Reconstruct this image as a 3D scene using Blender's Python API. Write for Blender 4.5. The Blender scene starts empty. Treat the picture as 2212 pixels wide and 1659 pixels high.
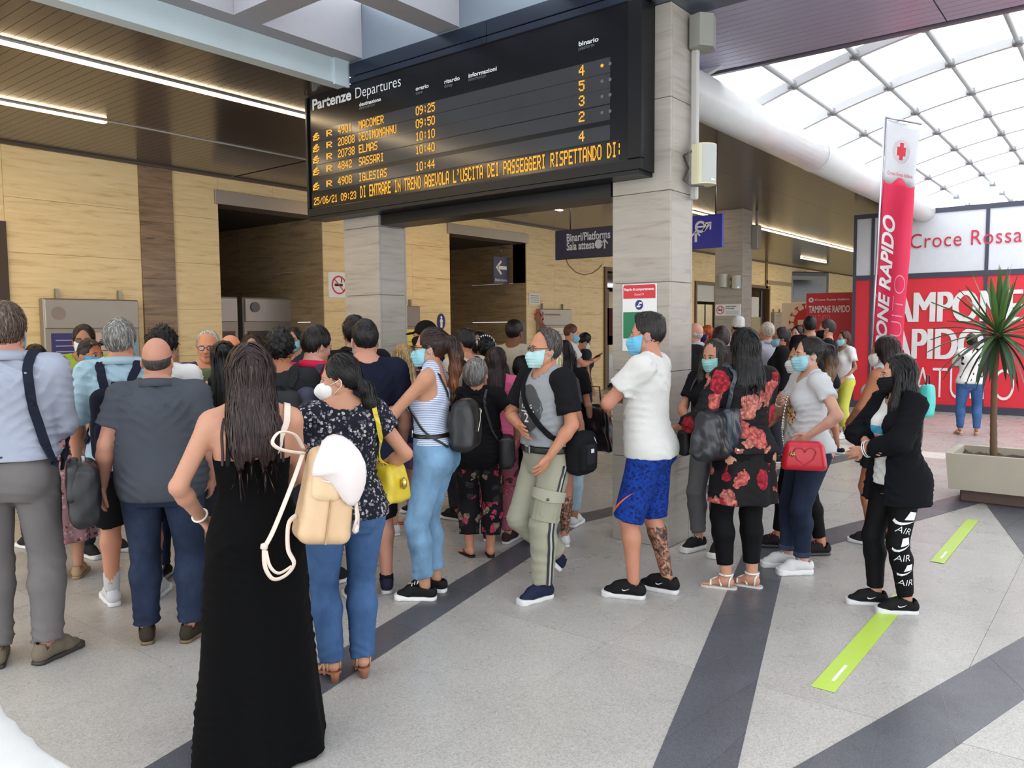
import bpy, bmesh, math, random
import numpy as np
from mathutils import Vector, Matrix
from mathutils.bvhtree import BVHTree
random.seed(7); np.random.seed(7)
scene = bpy.context.scene
COL = scene.collection
PI = math.pi
R_ = math.radians
# ------------------------------------------------------------------ camera
FPX, YAW, PITCH, ROLL, CAMH = 1711.48, 0.668708, -0.0723378, -0.0080544, 1.72
W_, H_ = 2212.0, 1659.0
_fw = Vector((math.cos(YAW)*math.cos(PITCH), math.sin(YAW)*math.cos(PITCH), math.sin(PITCH)))
_rt = Vector((math.sin(YAW), -math.cos(YAW), 0))
_up = _rt.cross(_fw)
_r2 = _rt*math.cos(ROLL)+_up*math.sin(ROLL)
_u2 = _up*math.cos(ROLL)-_rt*math.sin(ROLL)
CAMP = Vector((0, 0, CAMH))
cam = bpy.data.cameras.new('camera'); cam_o = bpy.data.objects.new('camera', cam); COL.objects.link(cam_o)
cam.sensor_width = 36.0; cam.lens = 36.0*FPX/W_; cam.clip_start = .05; cam.clip_end = 300
cam_o.matrix_world = Matrix(((_r2.x, _u2.x, -_fw.x, 0), (_r2.y, _u2.y, -_fw.y, 0), (_r2.z, _u2.z, -_fw.z, CAMH), (0, 0, 0, 1)))
scene.camera = cam_o
# ------------------------------------------------------------------ world, lights, exposure
wd = bpy.data.worlds.new('overcast_sky'); scene.world = wd; wd.use_nodes = True
wbg = wd.node_tree.nodes['Background']; wbg.inputs['Color'].default_value = (.93, .97, 1.0, 1); wbg.inputs['Strength'].default_value = 3.6
scene.view_settings.view_transform = 'Standard'; scene.view_settings.look = 'None'
scene.view_settings.gamma = 1; scene.view_settings.use_curve_mapping = False
scene.view_settings.exposure = -0.05
LAMP_COL, LAMP_STR = (1.0, .75, .45), 40.0
scene.cycles.max_bounces = 10; scene.cycles.diffuse_bounces = 6; scene.cycles.glossy_bounces = 4
scene.cycles.transparent_max_bounces = 12; scene.cycles.use_denoising = True
scene.cycles.sample_clamp_indirect = 6.0

def ray(px, py):
    d = _fw*FPX+_r2*(px-W_/2)-_u2*(py-H_/2)
    return d.normalized()
def at_z(px, py, z=0.0):
    d = ray(px, py); return CAMP+d*((z-CAMH)/d.z)
def at_x(px, py, x):
    d = ray(px, py); return CAMP+d*(x/d.x)
def at_y(px, py, y):
    d = ray(px, py); return CAMP+d*(y/d.y)
def at_d(px, py, depth):
    d = ray(px, py); return CAMP+d*(depth/d.dot(_fw))

# ------------------------------------------------------------------ object helpers
def tag(o, label=None, cat=None, group=None, kind=None):
    if label: o['label'] = label
    if cat: o['category'] = cat
    if group: o['group'] = group
    if kind: o['kind'] = kind
    return o
def empty(name, loc=(0, 0, 0), rz=0.0, label=None, cat=None, group=None, kind=None):
    o = bpy.data.objects.new(name, None); COL.objects.link(o)
    o.empty_display_size = .1
    o.location = loc; o.rotation_euler = (0, 0, rz)
    return tag(o, label, cat, group, kind)
def link(name, me, parent=None, m=None):
    o = bpy.data.objects.new(name, me); COL.objects.link(o)
    if parent is not None: o.parent = parent
    if m is not None:
        me.materials.clear()
        for x in (m if isinstance(m, (list, tuple)) else [m]): me.materials.append(x)
    return o
def np_mesh(name, v, f, smooth=True):
    """v Nx3, f Mx4 or Mx3 (ndarray)"""
    me = bpy.data.meshes.new(name)
    v = np.asarray(v, np.float32); f = np.asarray(f, np.int32)
    n, k = f.shape
    me.vertices.add(len(v)); me.vertices.foreach_set('co', v.ravel())
    me.loops.add(n*k); me.loops.foreach_set('vertex_index', f.ravel())
    me.polygons.add(n); me.polygons.foreach_set('loop_start', np.arange(0, n*k, k, dtype=np.int32))
    me.polygons.foreach_set('loop_total', np.full(n, k, np.int32))
    if smooth: me.polygons.foreach_set('use_smooth', np.ones(n, bool))
    me.update(calc_edges=True)
    return me
class MB:
    """collects boxes, prisms, tubes into one mesh"""
    def __init__(s): s.v = []; s.f = []; s.mi = []; s.sm = []
    def add(s, vs, fs, mi=0, smooth=False):
        b = len(s.v); s.v += [tuple(x) for x in vs]
        for f in fs: s.f.append(tuple(b+i for i in f)); s.mi.append(mi); s.sm.append(smooth)
        return s
    def box(s, lo, hi, mi=0, bev=0.0):
        (x0, y0, z0), (x1, y1, z1) = lo, hi
        if bev > 0:
            bm = bmesh.new(); bmesh.ops.create_cube(bm, size=1)
            for v in bm.verts: v.co = ((x0+x1)/2+v.co.x*(x1-x0), (y0+y1)/2+v.co.y*(y1-y0), (z0+z1)/2+v.co.z*(z1-z0))
            bmesh.ops.bevel(bm, geom=bm.edges[:], offset=bev, segments=1, affect='EDGES')
            bm.verts.index_update()
            s.add([v.co.copy() for v in bm.verts], [[v.index for v in f.verts] for f in bm.faces], mi); bm.free(); return s
        return s.add([(x0, y0, z0), (x1, y0, z0), (x1, y1, z0), (x0, y1, z0), (x0, y0, z1), (x1, y0, z1), (x1, y1, z1), (x0, y1, z1)],
                     [(0, 3, 2, 1), (4, 5, 6, 7), (0, 1, 5, 4), (1, 2, 6, 5), (2, 3, 7, 6), (3, 0, 4, 7)], mi)
    def prism(s, poly, z0, z1, mi=0):
        n = len(poly)
        a = sum(poly[i][0]*poly[(i+1) % n][1]-poly[(i+1) % n][0]*poly[i][1] for i in range(n))
        if a < 0: poly = poly[::-1]
        return s.add([(x, y, z0) for x, y in poly]+[(x, y, z1) for x, y in poly],
                     [tuple(range(n))[::-1], tuple(range(n, 2*n))]+[(i, (i+1) % n, n+(i+1) % n, n+i) for i in range(n)], mi)
    def tube(s, pts, r, seg=8, mi=0, caps=True, flat=1.0, up=None):
        """round (or flattened) bar along pts; r number or list"""
        pts = [Vector(p) for p in pts]; n = len(pts)
        rs = r if isinstance(r, (list, tuple)) else [r]*n
        vs = []; prev = None
        for i, p in enumerate(pts):
            t = (pts[min(i+1, n-1)]-pts[max(i-1, 0)]).normalized()
            if up is not None:
                u = up[i] if isinstance(up, list) else Vector(up)
                a = (u-t*u.dot(t))
                a = a.normalized() if a.length > 1e-6 else t.orthogonal().normalized()
            elif prev is None: a = t.orthogonal().normalized()
            else:
                a = prev-t*prev.dot(t); a = a.normalized() if a.length > 1e-6 else t.orthogonal().normalized()
            prev = a; b = t.cross(a)
            for k in range(seg):
                c, q = math.cos(2*PI*k/seg), math.sin(2*PI*k/seg)
                vs.append(p+a*(c*rs[i]*flat)+b*(q*rs[i]))
        fs = []
        for i in range(n-1):
            for k in range(seg):
                fs.append((i*seg+k, i*seg+(k+1) % seg, (i+1)*seg+(k+1) % seg, (i+1)*seg+k))
        s.add(vs, fs, mi, True)
        if caps:
            b = len(s.v)-len(vs)
            s.f.append(tuple(b+k for k in range(seg))[::-1]); s.mi.append(mi); s.sm.append(False)
            s.f.append(tuple(b+(n-1)*seg+k for k in range(seg))); s.mi.append(mi); s.sm.append(False)
        return s
    def lathe(s, prof, c=(0, 0, 0), seg=16, mi=0, ax=None):
        """prof [(r,z)]; around z through c"""
        vs = []; n = len(prof)
        for r, z in prof:
            for k in range(seg): vs.append((c[0]+r*math.cos(2*PI*k/seg), c[1]+r*math.sin(2*PI*k/seg), c[2]+z))
        fs = [(i*seg+k, i*seg+(k+1) % seg, (i+1)*seg+(k+1) % seg, (i+1)*seg+k) for i in range(n-1) for k in range(seg)]
        return s.add(vs, fs+[tuple(range(seg))[::-1], tuple((n-1)*seg+k for k in range(seg))], mi, True)
    def mesh(s, name):
        me = bpy.data.meshes.new(name); me.from_pydata(s.v, [], s.f)
        me.polygons.foreach_set('material_index', s.mi); me.polygons.foreach_set('use_smooth', s.sm); me.update()
        return me
    def build(s, name, m, parent=None): return link(name, s.mesh(name), parent, m)

# ------------------------------------------------------------------ materials
_M = {}
def srgb(r, g=None, b=None):
    if g is None: r, g, b = r
    f = lambda c: (c/255/12.92) if c/255 <= .04045 else ((c/255+.055)/1.055)**2.4
    return (f(r), f(g), f(b), 1.0)
class NT:
    def __init__(s, name):
        s.m = bpy.data.materials.new(name); s.m.use_nodes = True; s.t = s.m.node_tree; s.n = s.t.nodes
        s.b = s.n['Principled BSDF']; s.out = s.n['Material Output']
    def new(s, t, **kw):
        n = s.n.new(t)
        for k, v in kw.items():
            if k.startswith('i_'): n.inputs[k[2:].replace('_', ' ')].default_value = v
            else: setattr(n, k, v)
        return n
    def l(s, a, b): s.t.links.new(a, b)
    def coord(s, scale=(1, 1, 1), out='Object', rot=(0, 0, 0)):
        c = s.new('ShaderNodeTexCoord'); mp = s.new('ShaderNodeMapping')
        mp.inputs['Scale'].default_value = scale; mp.inputs['Rotation'].default_value = rot
        s.l(c.outputs[out], mp.inputs['Vector']); return mp.outputs['Vector']
    def noise(s, vec, scale, detail=3, rough=.55, dist=0):
        n = s.new('ShaderNodeTexNoise'); n.inputs['Scale'].default_value = scale; n.inputs['Detail'].default_value = detail
        n.inputs['Roughness'].default_value = rough; n.inputs['Distortion'].default_value = dist
        if vec is not None: s.l(vec, n.inputs['Vector'])
        return n.outputs['Fac']
    def ramp(s, fac, stops, interp='LINEAR'):
        r = s.new('ShaderNodeValToRGB'); r.color_ramp.interpolation = interp
        e = r.color_ramp.elements
        while len(e) < len(stops): e.new(.5)
        for el, (p, c) in zip(e, stops): el.position = p; el.color = c
        s.l(fac, r.inputs['Fac']); return r.outputs['Color']
    def mix(s, fac, a, b, mode='MIX'):
        n = s.new('ShaderNodeMix', data_type='RGBA', blend_type=mode)
        for sock, v in ((n.inputs['Factor'], fac), (n.inputs[6], a), (n.inputs[7], b)):
            if hasattr(v, 'links') or hasattr(v, 'is_linked'): s.l(v, sock)
            else: sock.default_value = v
        return n.outputs[2]
    def bump(s, h, strength=.3, dist=.01):
        b = s.new('ShaderNodeBump'); b.inputs['Strength'].default_value = strength; b.inputs['Distance'].default_value = dist
        s.l(h, b.inputs['Height']); s.l(b.outputs['Normal'], s.b.inputs['Normal'])
    def set(s, **kw):
        for k, v in kw.items():
            i = s.b.inputs[k.replace('_', ' ')]
            if hasattr(v, 'is_linked'): s.l(v, i)
            else: i.default_value = v
        return s
def memo(fn):
    def w(*a):
        k = (fn.__name__,)+a
        if k not in _M: _M[k] = fn(*a)
        return _M[k]
    return w
@memo
def plain(rgb, rough=.5, metal=0.0, spec=.5):
    t = NT('plain'); v = t.coord(); n = t.noise(v, 6, 3)
    c = srgb(rgb); d = tuple(x*.88 for x in c[:3])+(1,)
    t.set(Base_Color=t.mix(n, c, d), Roughness=rough, Metallic=metal); t.b.inputs['Specular IOR Level'].default_value = spec
    return t.m
@memo
def cloth(rgb, rough=.9, sheen=.0):
    t = NT('cloth'); v = t.coord(); n = t.noise(v, 9, 4); w = t.noise(v, 380, 2)
    c = srgb(rgb); d = tuple(x*.80 for x in c[:3])+(1,)
    t.set(Base_Color=t.mix(n, c, d), Roughness=rough, Sheen_Weight=sheen); t.b.inputs['Specular IOR Level'].default_value = .12
    t.bump(w, .25, .002); return t.m
@memo
def denim(rgb, wash=1.35):
    t = NT('denim'); v = t.coord((1, 1, .6)); n = t.noise(v, 5, 5, .6); w = t.noise(t.coord((220, 220, 60)), 1, 2)
    c = srgb(rgb); hi = tuple(min(1, x*wash+.012) for x in c[:3])+(1,); lo = tuple(x*.55 for x in c[:3])+(1,)
    col = t.ramp(n, [(.3, lo), (.5, c), (.72, hi)])
    t.set(Base_Color=t.mix(t.new('ShaderNodeValue').outputs[0], col, col), Roughness=.85); t.l(col, t.b.inputs['Base Color'])
    t.b.inputs['Specular IOR Level'].default_value = .2; t.bump(w, .3, .002); return t.m
@memo
def floral(base, cols, scale=14.0, size=.33, rough=.8):
    """blobs of petals in several colours on a plain base"""
    t = NT('floral'); v0 = t.coord(); nz = t.new('ShaderNodeTexNoise'); nz.inputs['Scale'].default_value = scale*1.6; nz.inputs['Detail'].default_value = 3
    t.l(v0, nz.inputs['Vector'])
    vm = t.new('ShaderNodeVectorMath', operation='SCALE'); vm.inputs['Scale'].default_value = .9/scale; t.l(nz.outputs['Color'], vm.inputs[0])
    va = t.new('ShaderNodeVectorMath', operation='ADD'); t.l(v0, va.inputs[0]); t.l(vm.outputs[0], va.inputs[1])
    vo = t.new('ShaderNodeTexVoronoi'); vo.inputs['Scale'].default_value = scale; vo.inputs['Randomness'].default_value = .9; t.l(va.outputs[0], vo.inputs['Vector'])
    sep = t.new('ShaderNodeSeparateColor'); t.l(vo.outputs['Color'], sep.inputs[0])
    n = len(cols); stops = [(i/n, srgb(c)) for i, c in enumerate(cols)]
    pc = t.ramp(sep.outputs[0], stops, 'CONSTANT')
    v2 = t.new('ShaderNodeTexVoronoi'); v2.inputs['Scale'].default_value = scale*4.6; t.l(va.outputs[0], v2.inputs['Vector'])
    shade = t.ramp(v2.outputs['Distance'], [(0, (1.1, 1.1, 1.1, 1)), (.75, (.32, .26, .26, 1))])
    pc2 = t.mix(1.0, pc, shade, 'MULTIPLY')
    big = t.noise(v0, scale*.28, 2)
    th = t.new('ShaderNodeMath', operation='MULTIPLY_ADD'); t.l(big, th.inputs[0]); th.inputs[1].default_value = size*1.2; th.inputs[2].default_value = size*.45
    lt = t.new('ShaderNodeMath', operation='LESS_THAN'); t.l(vo.outputs['Distance'], lt.inputs[0]); t.l(th.outputs[0], lt.inputs[1])
    keep = t.new('ShaderNodeMath', operation='GREATER_THAN'); t.l(sep.outputs[1], keep.inputs[0]); keep.inputs[1].default_value = .25
    mm = t.new('ShaderNodeMath', operation='MULTIPLY'); t.l(lt.outputs[0], mm.inputs[0]); t.l(keep.outputs[0], mm.inputs[1])
    t.set(Base_Color=t.mix(mm.outputs[0], srgb(base), pc2), Roughness=rough); t.b.inputs['Specular IOR Level'].default_value = .2; return t.m
@memo
def striped(a, b, period=.02, duty=.35, axis=2, rough=.85):
    t = NT('striped'); c = t.new('ShaderNodeTexCoord'); s = t.new('ShaderNodeSeparateXYZ'); t.l(c.outputs['Object'], s.inputs[0])
    m = t.new('ShaderNodeMath', operation='DIVIDE'); t.l(s.outputs[axis], m.inputs[0]); m.inputs[1].default_value = period
    f = t.new('ShaderNodeMath', operation='FRACT'); t.l(m.outputs[0], f.inputs[0])
    g = t.new('ShaderNodeMath', operation='LESS_THAN'); t.l(f.outputs[0], g.inputs[0]); g.inputs[1].default_value = duty
    t.set(Base_Color=t.mix(g.outputs[0], srgb(a), srgb(b)), Roughness=rough); t.b.inputs['Specular IOR Level'].default_value = .2; return t.m
@memo
def skin(rgb):
    t = NT('skin'); v = t.coord(); n = t.noise(v, 14, 4)
    c = srgb(rgb); d = (c[0]*.86, c[1]*.74, c[2]*.70, 1)
    t.set(Base_Color=t.mix(n, c, d), Roughness=.5); t.b.inputs['Specular IOR Level'].default_value = .35
    t.b.inputs['Subsurface Weight'].default_value = .08; t.b.inputs['Subsurface Radius'].default_value = (.02, .007, .004); t.b.inputs['Subsurface Scale'].default_value = .3
    return t.m
@memo
def tattoo(rgb):
    t = NT('tattooed_skin'); v = t.coord(); n = t.noise(v, 26, 4, .6, 1.2); c = srgb(rgb)
    vo = t.new('ShaderNodeTexVoronoi'); vo.feature = 'DISTANCE_TO_EDGE'; vo.inputs['Scale'].default_value = 24; t.l(v, vo.inputs['Vector'])
    k = t.ramp(n, [(.40, (.05, .04, .045, 1)), (.52, (.55, .5, .48, 1)), (.62, (1, 1, 1, 1))])
    e = t.ramp(vo.outputs['Distance'], [(.0, (.3, .27, .27, 1)), (.10, (1, 1, 1, 1))])
    t.set(Base_Color=t.mix(1.0, t.mix(1.0, c, k, 'MULTIPLY'), e, 'MULTIPLY'), Roughness=.5); return t.m
@memo
def hair(rgb, tip=None, streak=None):
    t = NT('hair'); v = t.coord((90, 90, 7)); n = t.noise(v, 1.0, 4, .6); c = srgb(rgb)
    lo = tuple(x*.45 for x in c[:3])+(1,); hi = tuple(min(1, x*1.7+.006) for x in c[:3])+(1,)
    col = t.ramp(n, [(.3, lo), (.52, c), (.72, hi)])
    if streak:
        s = t.noise(t.coord((26, 26, 1.5)), 1.0, 2); col = t.mix(t.ramp(s, [(.60, (0, 0, 0, 1)), (.74, (.7, .7, .7, 1))]), col, srgb(streak))
    if tip:
        c2 = t.new('ShaderNodeTexCoord'); sp = t.new('ShaderNodeSeparateXYZ'); t.l(c2.outputs['Generated'], sp.inputs[0])
        col = t.mix(t.ramp(sp.outputs[2], [(.25, (1, 1, 1, 1)), (.75, (0, 0, 0, 1))]), col, srgb(tip))
    at = t.new('ShaderNodeAttribute'); at.attribute_name = 'shade'; ad = t.new('ShaderNodeMath', operation='ADD'); t.l(at.outputs['Fac'], ad.inputs[0]); ad.inputs[1].default_value = 1.0
    vm = t.new('ShaderNodeVectorMath', operation='SCALE'); t.l(col, vm.inputs[0]); t.l(ad.outputs[0], vm.inputs['Scale'])
    t.set(Base_Color=vm.outputs[0], Roughness=.45); t.b.inputs['Specular IOR Level'].default_value = .3
    t.bump(n, .6, .004); return t.m
@memo
def leather(rgb, rough=.4):
    t = NT('leather'); v = t.coord(); n = t.noise(v, 12, 3); w = t.new('ShaderNodeTexVoronoi'); w.inputs['Scale'].default_value = 260; t.l(v, w.inputs['Vector'])
    c = srgb(rgb); d = tuple(x*.8 for x in c[:3])+(1,)
    t.set(Base_Color=t.mix(n, c, d), Roughness=rough); t.bump(w.outputs['Distance'], .2, .002); return t.m
@memo
def metal(rgb=(190, 190, 190), rough=.3):
    t = NT('metal'); n = t.noise(t.coord(), 20, 3); c = srgb(rgb); d = tuple(x*.8 for x in c[:3])+(1,)
    t.set(Base_Color=t.mix(n, c, d), Metallic=1.0, Roughness=rough); return t.m
@memo
def glow(rgb, strength):
    t = NT('lamp'); t.set(Base_Color=srgb(6, 6, 6), Roughness=.6); t.b.inputs['Emission Color'].default_value = (*rgb, 1); t.b.inputs['Emission Strength'].default_value = strength; return t.m
@memo
def glass(tint=(225, 235, 235), rough=.05, tr=.85):
    t = NT('glass'); tb = t.new('ShaderNodeBsdfTransparent'); tb.inputs[0].default_value = srgb(tint)
    n = t.noise(t.coord(), 3, 2)
    g = t.new('ShaderNodeBsdfGlossy'); g.inputs['Roughness'].default_value = rough; mx = t.new('ShaderNodeMixShader'); mx.inputs[0].default_value = 1-tr
    t.l(t.mix(n, (.9, .9, .9, 1), (.8, .8, .8, 1)), g.inputs['Color'])
    t.l(tb.outputs[0], mx.inputs[1]); t.l(g.outputs[0], mx.inputs[2]); t.l(mx.outputs[0], t.out.inputs['Surface']); return t.m
@memo
def travertine(a, b, dark, rough=.35, vein=1.0):
    """horizontally veined stone; offsets per piece by object random"""
    t = NT('travertine'); oi = t.new('ShaderNodeObjectInfo')
    c = t.new('ShaderNodeTexCoord'); ad = t.new('ShaderNodeVectorMath', operation='ADD'); sc = t.new('ShaderNodeVectorMath', operation='SCALE'); sc.inputs['Scale'].default_value = 37
    cmb = t.new('ShaderNodeCombineXYZ'); 
    for i in range(3): t.l(oi.outputs['Random'], cmb.inputs[i])
    t.l(cmb.outputs[0], sc.inputs[0]); t.l(c.outputs['Object'], ad.inputs[0]); t.l(sc.outputs[0], ad.inputs[1])
    mp = t.new('ShaderNodeMapping'); mp.inputs['Scale'].default_value = (1.6, 1.6, 16); mp.inputs['Rotation'].default_value = (0, .03, 0); t.l(ad.outputs[0], mp.inputs['Vector'])
    n = t.noise(mp.outputs[0], 1.0, 6, .62, .5)
    mp2 = t.new('ShaderNodeMapping'); mp2.inputs['Scale'].default_value = (3, 3, 46); t.l(ad.outputs[0], mp2.inputs['Vector'])
    n2 = t.noise(mp2.outputs[0], 1.0, 3, .6, .8)
    col = t.ramp(n, [(.28, srgb(dark)), (.45, srgb(b)), (.68, srgb(a))])
    pits = t.ramp(n2, [(.30, srgb(dark)), (.36, (1, 1, 1, 1))])
    col2 = t.mix(.55*vein, col, pits, 'MULTIPLY')
    t.set(Base_Color=col2, Roughness=rough); t.b.inputs['Specular IOR Level'].default_value = .4; t.bump(n2, .12, .004); return t.m
@memo
def speckled(a, b, c, rough=.35, scale=90):
    t = NT('terrazzo'); v = t.coord(); vo = t.new('ShaderNodeTexVoronoi'); vo.inputs['Scale'].default_value = scale; t.l(v, vo.inputs['Vector'])
    sp = t.new('ShaderNodeSeparateColor'); t.l(vo.outputs['Color'], sp.inputs[0])
    col = t.ramp(sp.outputs[0], [(0, srgb(c)), (.16, srgb(b)), (.5, srgb(a)), (1, srgb(tuple(min(255, x+14) for x in a)))])
    big = t.noise(v, .9, 5, .6); col = t.mix(t.ramp(big, [(.35, (.86, .86, .85, 1)), (.65, (1, 1, 1, 1))]), (0, 0, 0, 1), col) if False else t.mix(1.0, col, t.ramp(big, [(.3, (.84, .83, .82, 1)), (.65, (1, 1, 1, 1))]), 'MULTIPLY')
    r = t.ramp(t.noise(v, 4, 4), [(.3, (rough-.08,)*3+(1,)), (.7, (rough+.1,)*3+(1,))])
    t.set(Base_Color=col, Roughness=r); t.b.inputs['Specular IOR Level'].default_value = .45; return t.m

# ------------------------------------------------------------------ writing
_TXT = {}
def text_mesh(s, size=1.0, bold=0.0, shear=0.0, spacing=1.0, squash=1.0, extrude=0.0, align='LEFT'):
    """flat text mesh in XY plane (x right, y up), origin at baseline start; height of a capital = about .7*size"""
    cu = bpy.data.curves.new('text', 'FONT'); cu.body = s; cu.size = size; cu.offset = bold; cu.shear = shear
    cu.space_character = spacing; cu.extrude = extrude; cu.align_x = align; cu.resolution_u = 5
    o = bpy.data.objects.new('text', cu); COL.objects.link(o)
    dg = bpy.context.evaluated_depsgraph_get(); dg.update()
    me = bpy.data.meshes.new_from_object(o.evaluated_get(dg))
    bpy.data.objects.remove(o); bpy.data.curves.remove(cu)
    if squash != 1.0:
        for v in me.vertices: v.co.x *= squash
    return me
def frame_mat(o, right, up):
    r = Vector(right).normalized(); u = Vector(up); u = (u-r*u.dot(r)).normalized(); n = r.cross(u)
    return Matrix(((r.x, u.x, n.x, o[0]), (r.y, u.y, n.y, o[1]), (r.z, u.z, n.z, o[2]), (0, 0, 0, 1)))
def fatten(me, d):
    bm = bmesh.new(); bm.from_mesh(me); base = bm.verts[:]+bm.edges[:]+bm.faces[:]
    for k, (dx, dy) in enumerate(((-d, 0), (d, 0), (-d*.5, 0), (d*.5, 0))):
        r = bmesh.ops.duplicate(bm, geom=base)
        for v in r['geom']:
            if isinstance(v, bmesh.types.BMVert): v.co += Vector((dx, dy, .0004*(k+1)))
    bm.to_mesh(me); bm.free()
def text(s, o, right, up, size, m, parent=None, name='lettering', width=None, fat=0.0, **kw):
    """size = capital height; width = wanted length"""
    me = text_mesh(s, size/.72, **kw)
    if width:
        xs = [v.co.x for v in me.vertices]
        if xs:
            k = width/(max(xs)-min(xs)); x0 = min(xs)
            for v in me.vertices: v.co.x = (v.co.x-x0)*k
    if fat: fatten(me, fat)
    M = frame_mat(o, right, up)
    if parent is not None: M = parent.matrix_world.inverted()@M if False else M
    me.transform(M)
    me.name = name
    return link(name, me, parent, m)
F57 = {k: [int(x, 16) for x in v.split()] for k, v in {
 '0': '3E 41 41 41 3E', '1': '00 42 7F 40 00', '2': '62 51 49 49 46', '3': '22 41 49 49 36', '4': '18 14 12 7F 10', '5': '27 45 45 45 39', '6': '3C 4A 49 49 30',
 '7': '01 71 09 05 03', '8': '36 49 49 49 36', '9': '06 49 49 29 1E', ':': '00 00 36 00 00', 'A': '7E 11 11 11 7E', 'B': '7F 49 49 49 36', 'C': '3E 41 41 41 22',
 'D': '7F 41 41 22 1C', 'E': '7F 49 49 49 41', 'F': '7F 09 09 09 01', 'G': '3E 41 49 49 7A', 'I': '00 41 7F 41 00', 'L': '7F 40 40 40 40', 'M': '7F 02 0C 02 7F',
 'N': '7F 04 08 10 7F', 'O': '3E 41 41 41 3E', 'P': '7F 09 09 09 06', 'R': '7F 09 19 29 46', 'S': '46 49 49 49 31', 'T': '01 01 7F 01 01', 'U': '3F 40 40 40 3F',
 'V': '1F 20 40 20 1F', 'Z': '61 51 49 45 43', "'": '00 05 03 00 00', '/': '20 10 08 04 02', ' ': '00 00 00 00 00', '#': '68 5C 56 4A 28'}.items()}
def led(s, o, right, up, h, width, m, parent, name='led_text', off=.004):
    """dot-matrix writing made of lit dots; h total height, width total length"""
    r = Vector(right).normalized(); u = Vector(up).normalized(); n = r.cross(u)
    cols = len(s)*6-1; dx = width/cols; dy = h/7; mb = MB(); o = Vector(o)+n*off
    for i, ch in enumerate(s):
        for c, bits in enumerate(F57[ch]):
            for k in range(7):
                if bits >> k & 1:
                    p = o+r*((i*6+c)*dx)+u*((6-k)*dy)
                    a, b = dx*1.22, dy*1.08
                    mb.add([p, p+r*a, p+r*a+u*b, p+u*b], [(0, 1, 2, 3)])
    return mb.build(name, m, parent)
# ================================================================== the setting
ZC = 4.1
WY = 11.33
GROUT = plain((148, 146, 142), .8)
def pieces_box(name, rects, m, parent, depth_axis, d0, d1, gap=.004):
    """rects [(u0,u1,v0,v1)]: stone pieces on a plane; each its own object"""
    for (u0, u1, v0, v1) in rects:
        cu, cv = (u0+u1)/2, (v0+v1)/2; hu, hv = (u1-u0)/2-gap/2, (v1-v0)/2-gap/2; j = random.uniform(-.0012, .0012)
        if depth_axis == 'y': lo, hi, loc = (-hu, d0+j, -hv), (hu, d1, hv), (cu, 0, cv)
        elif depth_axis == 'x': lo, hi, loc = (d0+j, -hu, -hv), (d1, hu, hv), (0, cu, cv)
        else: lo, hi, loc = (-hu, -hv, d0), (hu, hv, d1+j), (cu, cv, 0)
        o = MB().box(lo, hi).build(name, m, parent); o.location = loc
def split(a, b, step):
    n = max(1, round((b-a)/step)); return [(a+(b-a)*i/n, a+(b-a)*(i+1)/n) for i in range(n)]

# ---- floor
TERR = speckled((176, 173, 168), (168, 165, 160), (156, 153, 149), .30, 170)
SLATE = speckled((86, 88, 94), (80, 82, 89), (72, 74, 82), .34, 260)
LIGHTB = speckled((218, 214, 205), (212, 208, 200), (202, 198, 190), .32, 220)
floor = MB().box((-6, -9, -.2), (62, 22, -.008)).build('floor', GROUT)
tag(floor, kind='structure')
far = []
cells = [(x, y) for x in np.arange(-6, 62, 1.6) for y in np.arange(-9, 20.8, 1.6)]
near_c = [(x, y) for x, y in cells if -1 < x < 16 and -2.2 < y < 10.5]
rest = MB()
for x, y in cells:
    if (x, y) in near_c: continue
    rest.box((x+.0015, y+.0015, -.02), (x+1.5985, y+1.5985, 0))
o = rest.build('floor_slab', TERR, floor); tag(o, kind='stuff')
pieces_box('floor_slab', [(x, x+1.6, y, y+1.6) for x, y in near_c], TERR, floor, 'z', -.02, 0, .0018)
def strip(outer, inner, m, L=.66, z=.0022):
    """mitred band of tiles between two polylines"""
    for i in range(len(outer)-1):
        o0, o1, i0, i1 = [Vector(p) for p in (outer[i], outer[i+1], inner[i], inner[i+1])]
        n = max(1, round(((o1-o0).length+(i1-i0).length)/2/L))
        g = .0016/max(.1, (o1-o0).length)
        for k in range(n):
            a, b = k/n+g, (k+1)/n-g
            q = [o0.lerp(o1, a), o0.lerp(o1, b), i0.lerp(i1, b), i0.lerp(i1, a)]
            c = sum(q, Vector((0, 0)))/4
            ob = MB().prism([(p.x-c.x, p.y-c.y) for p in q], -.004, z+random.uniform(-.0004, .0004)).build('floor_tile', m, floor)
            ob.location = (c.x, c.y, 0)
strip([(1.456, 1.077), (5.74, 2.298), (9.9, 1.06), (5.65, -.04), (1.456, 1.077)], [(2.62, 1.09), (5.76, 1.983), (8.70, 1.10), (5.65, .27), (2.62, 1.09)], SLATE)
strip([(-1.5, 2.31), (5.74, 4.01), (11.18, 2.93)], [(-1.5, 2.07), (5.74, 3.76), (11.18, 2.66)], SLATE)
strip([(11.2, -3), (11.2, 9.2)], [(11.72, -3), (11.72, 9.2)], LIGHTB, .8)
strip([(7.4, 7.55), (11.18, 6.98)], [(7.4, 7.2), (11.18, 6.62)], SLATE)
strip([(11.74, 8.1), (16, 9.75)], [(11.74, 7.7), (16, 9.3)], LIGHTB, .8)

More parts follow.
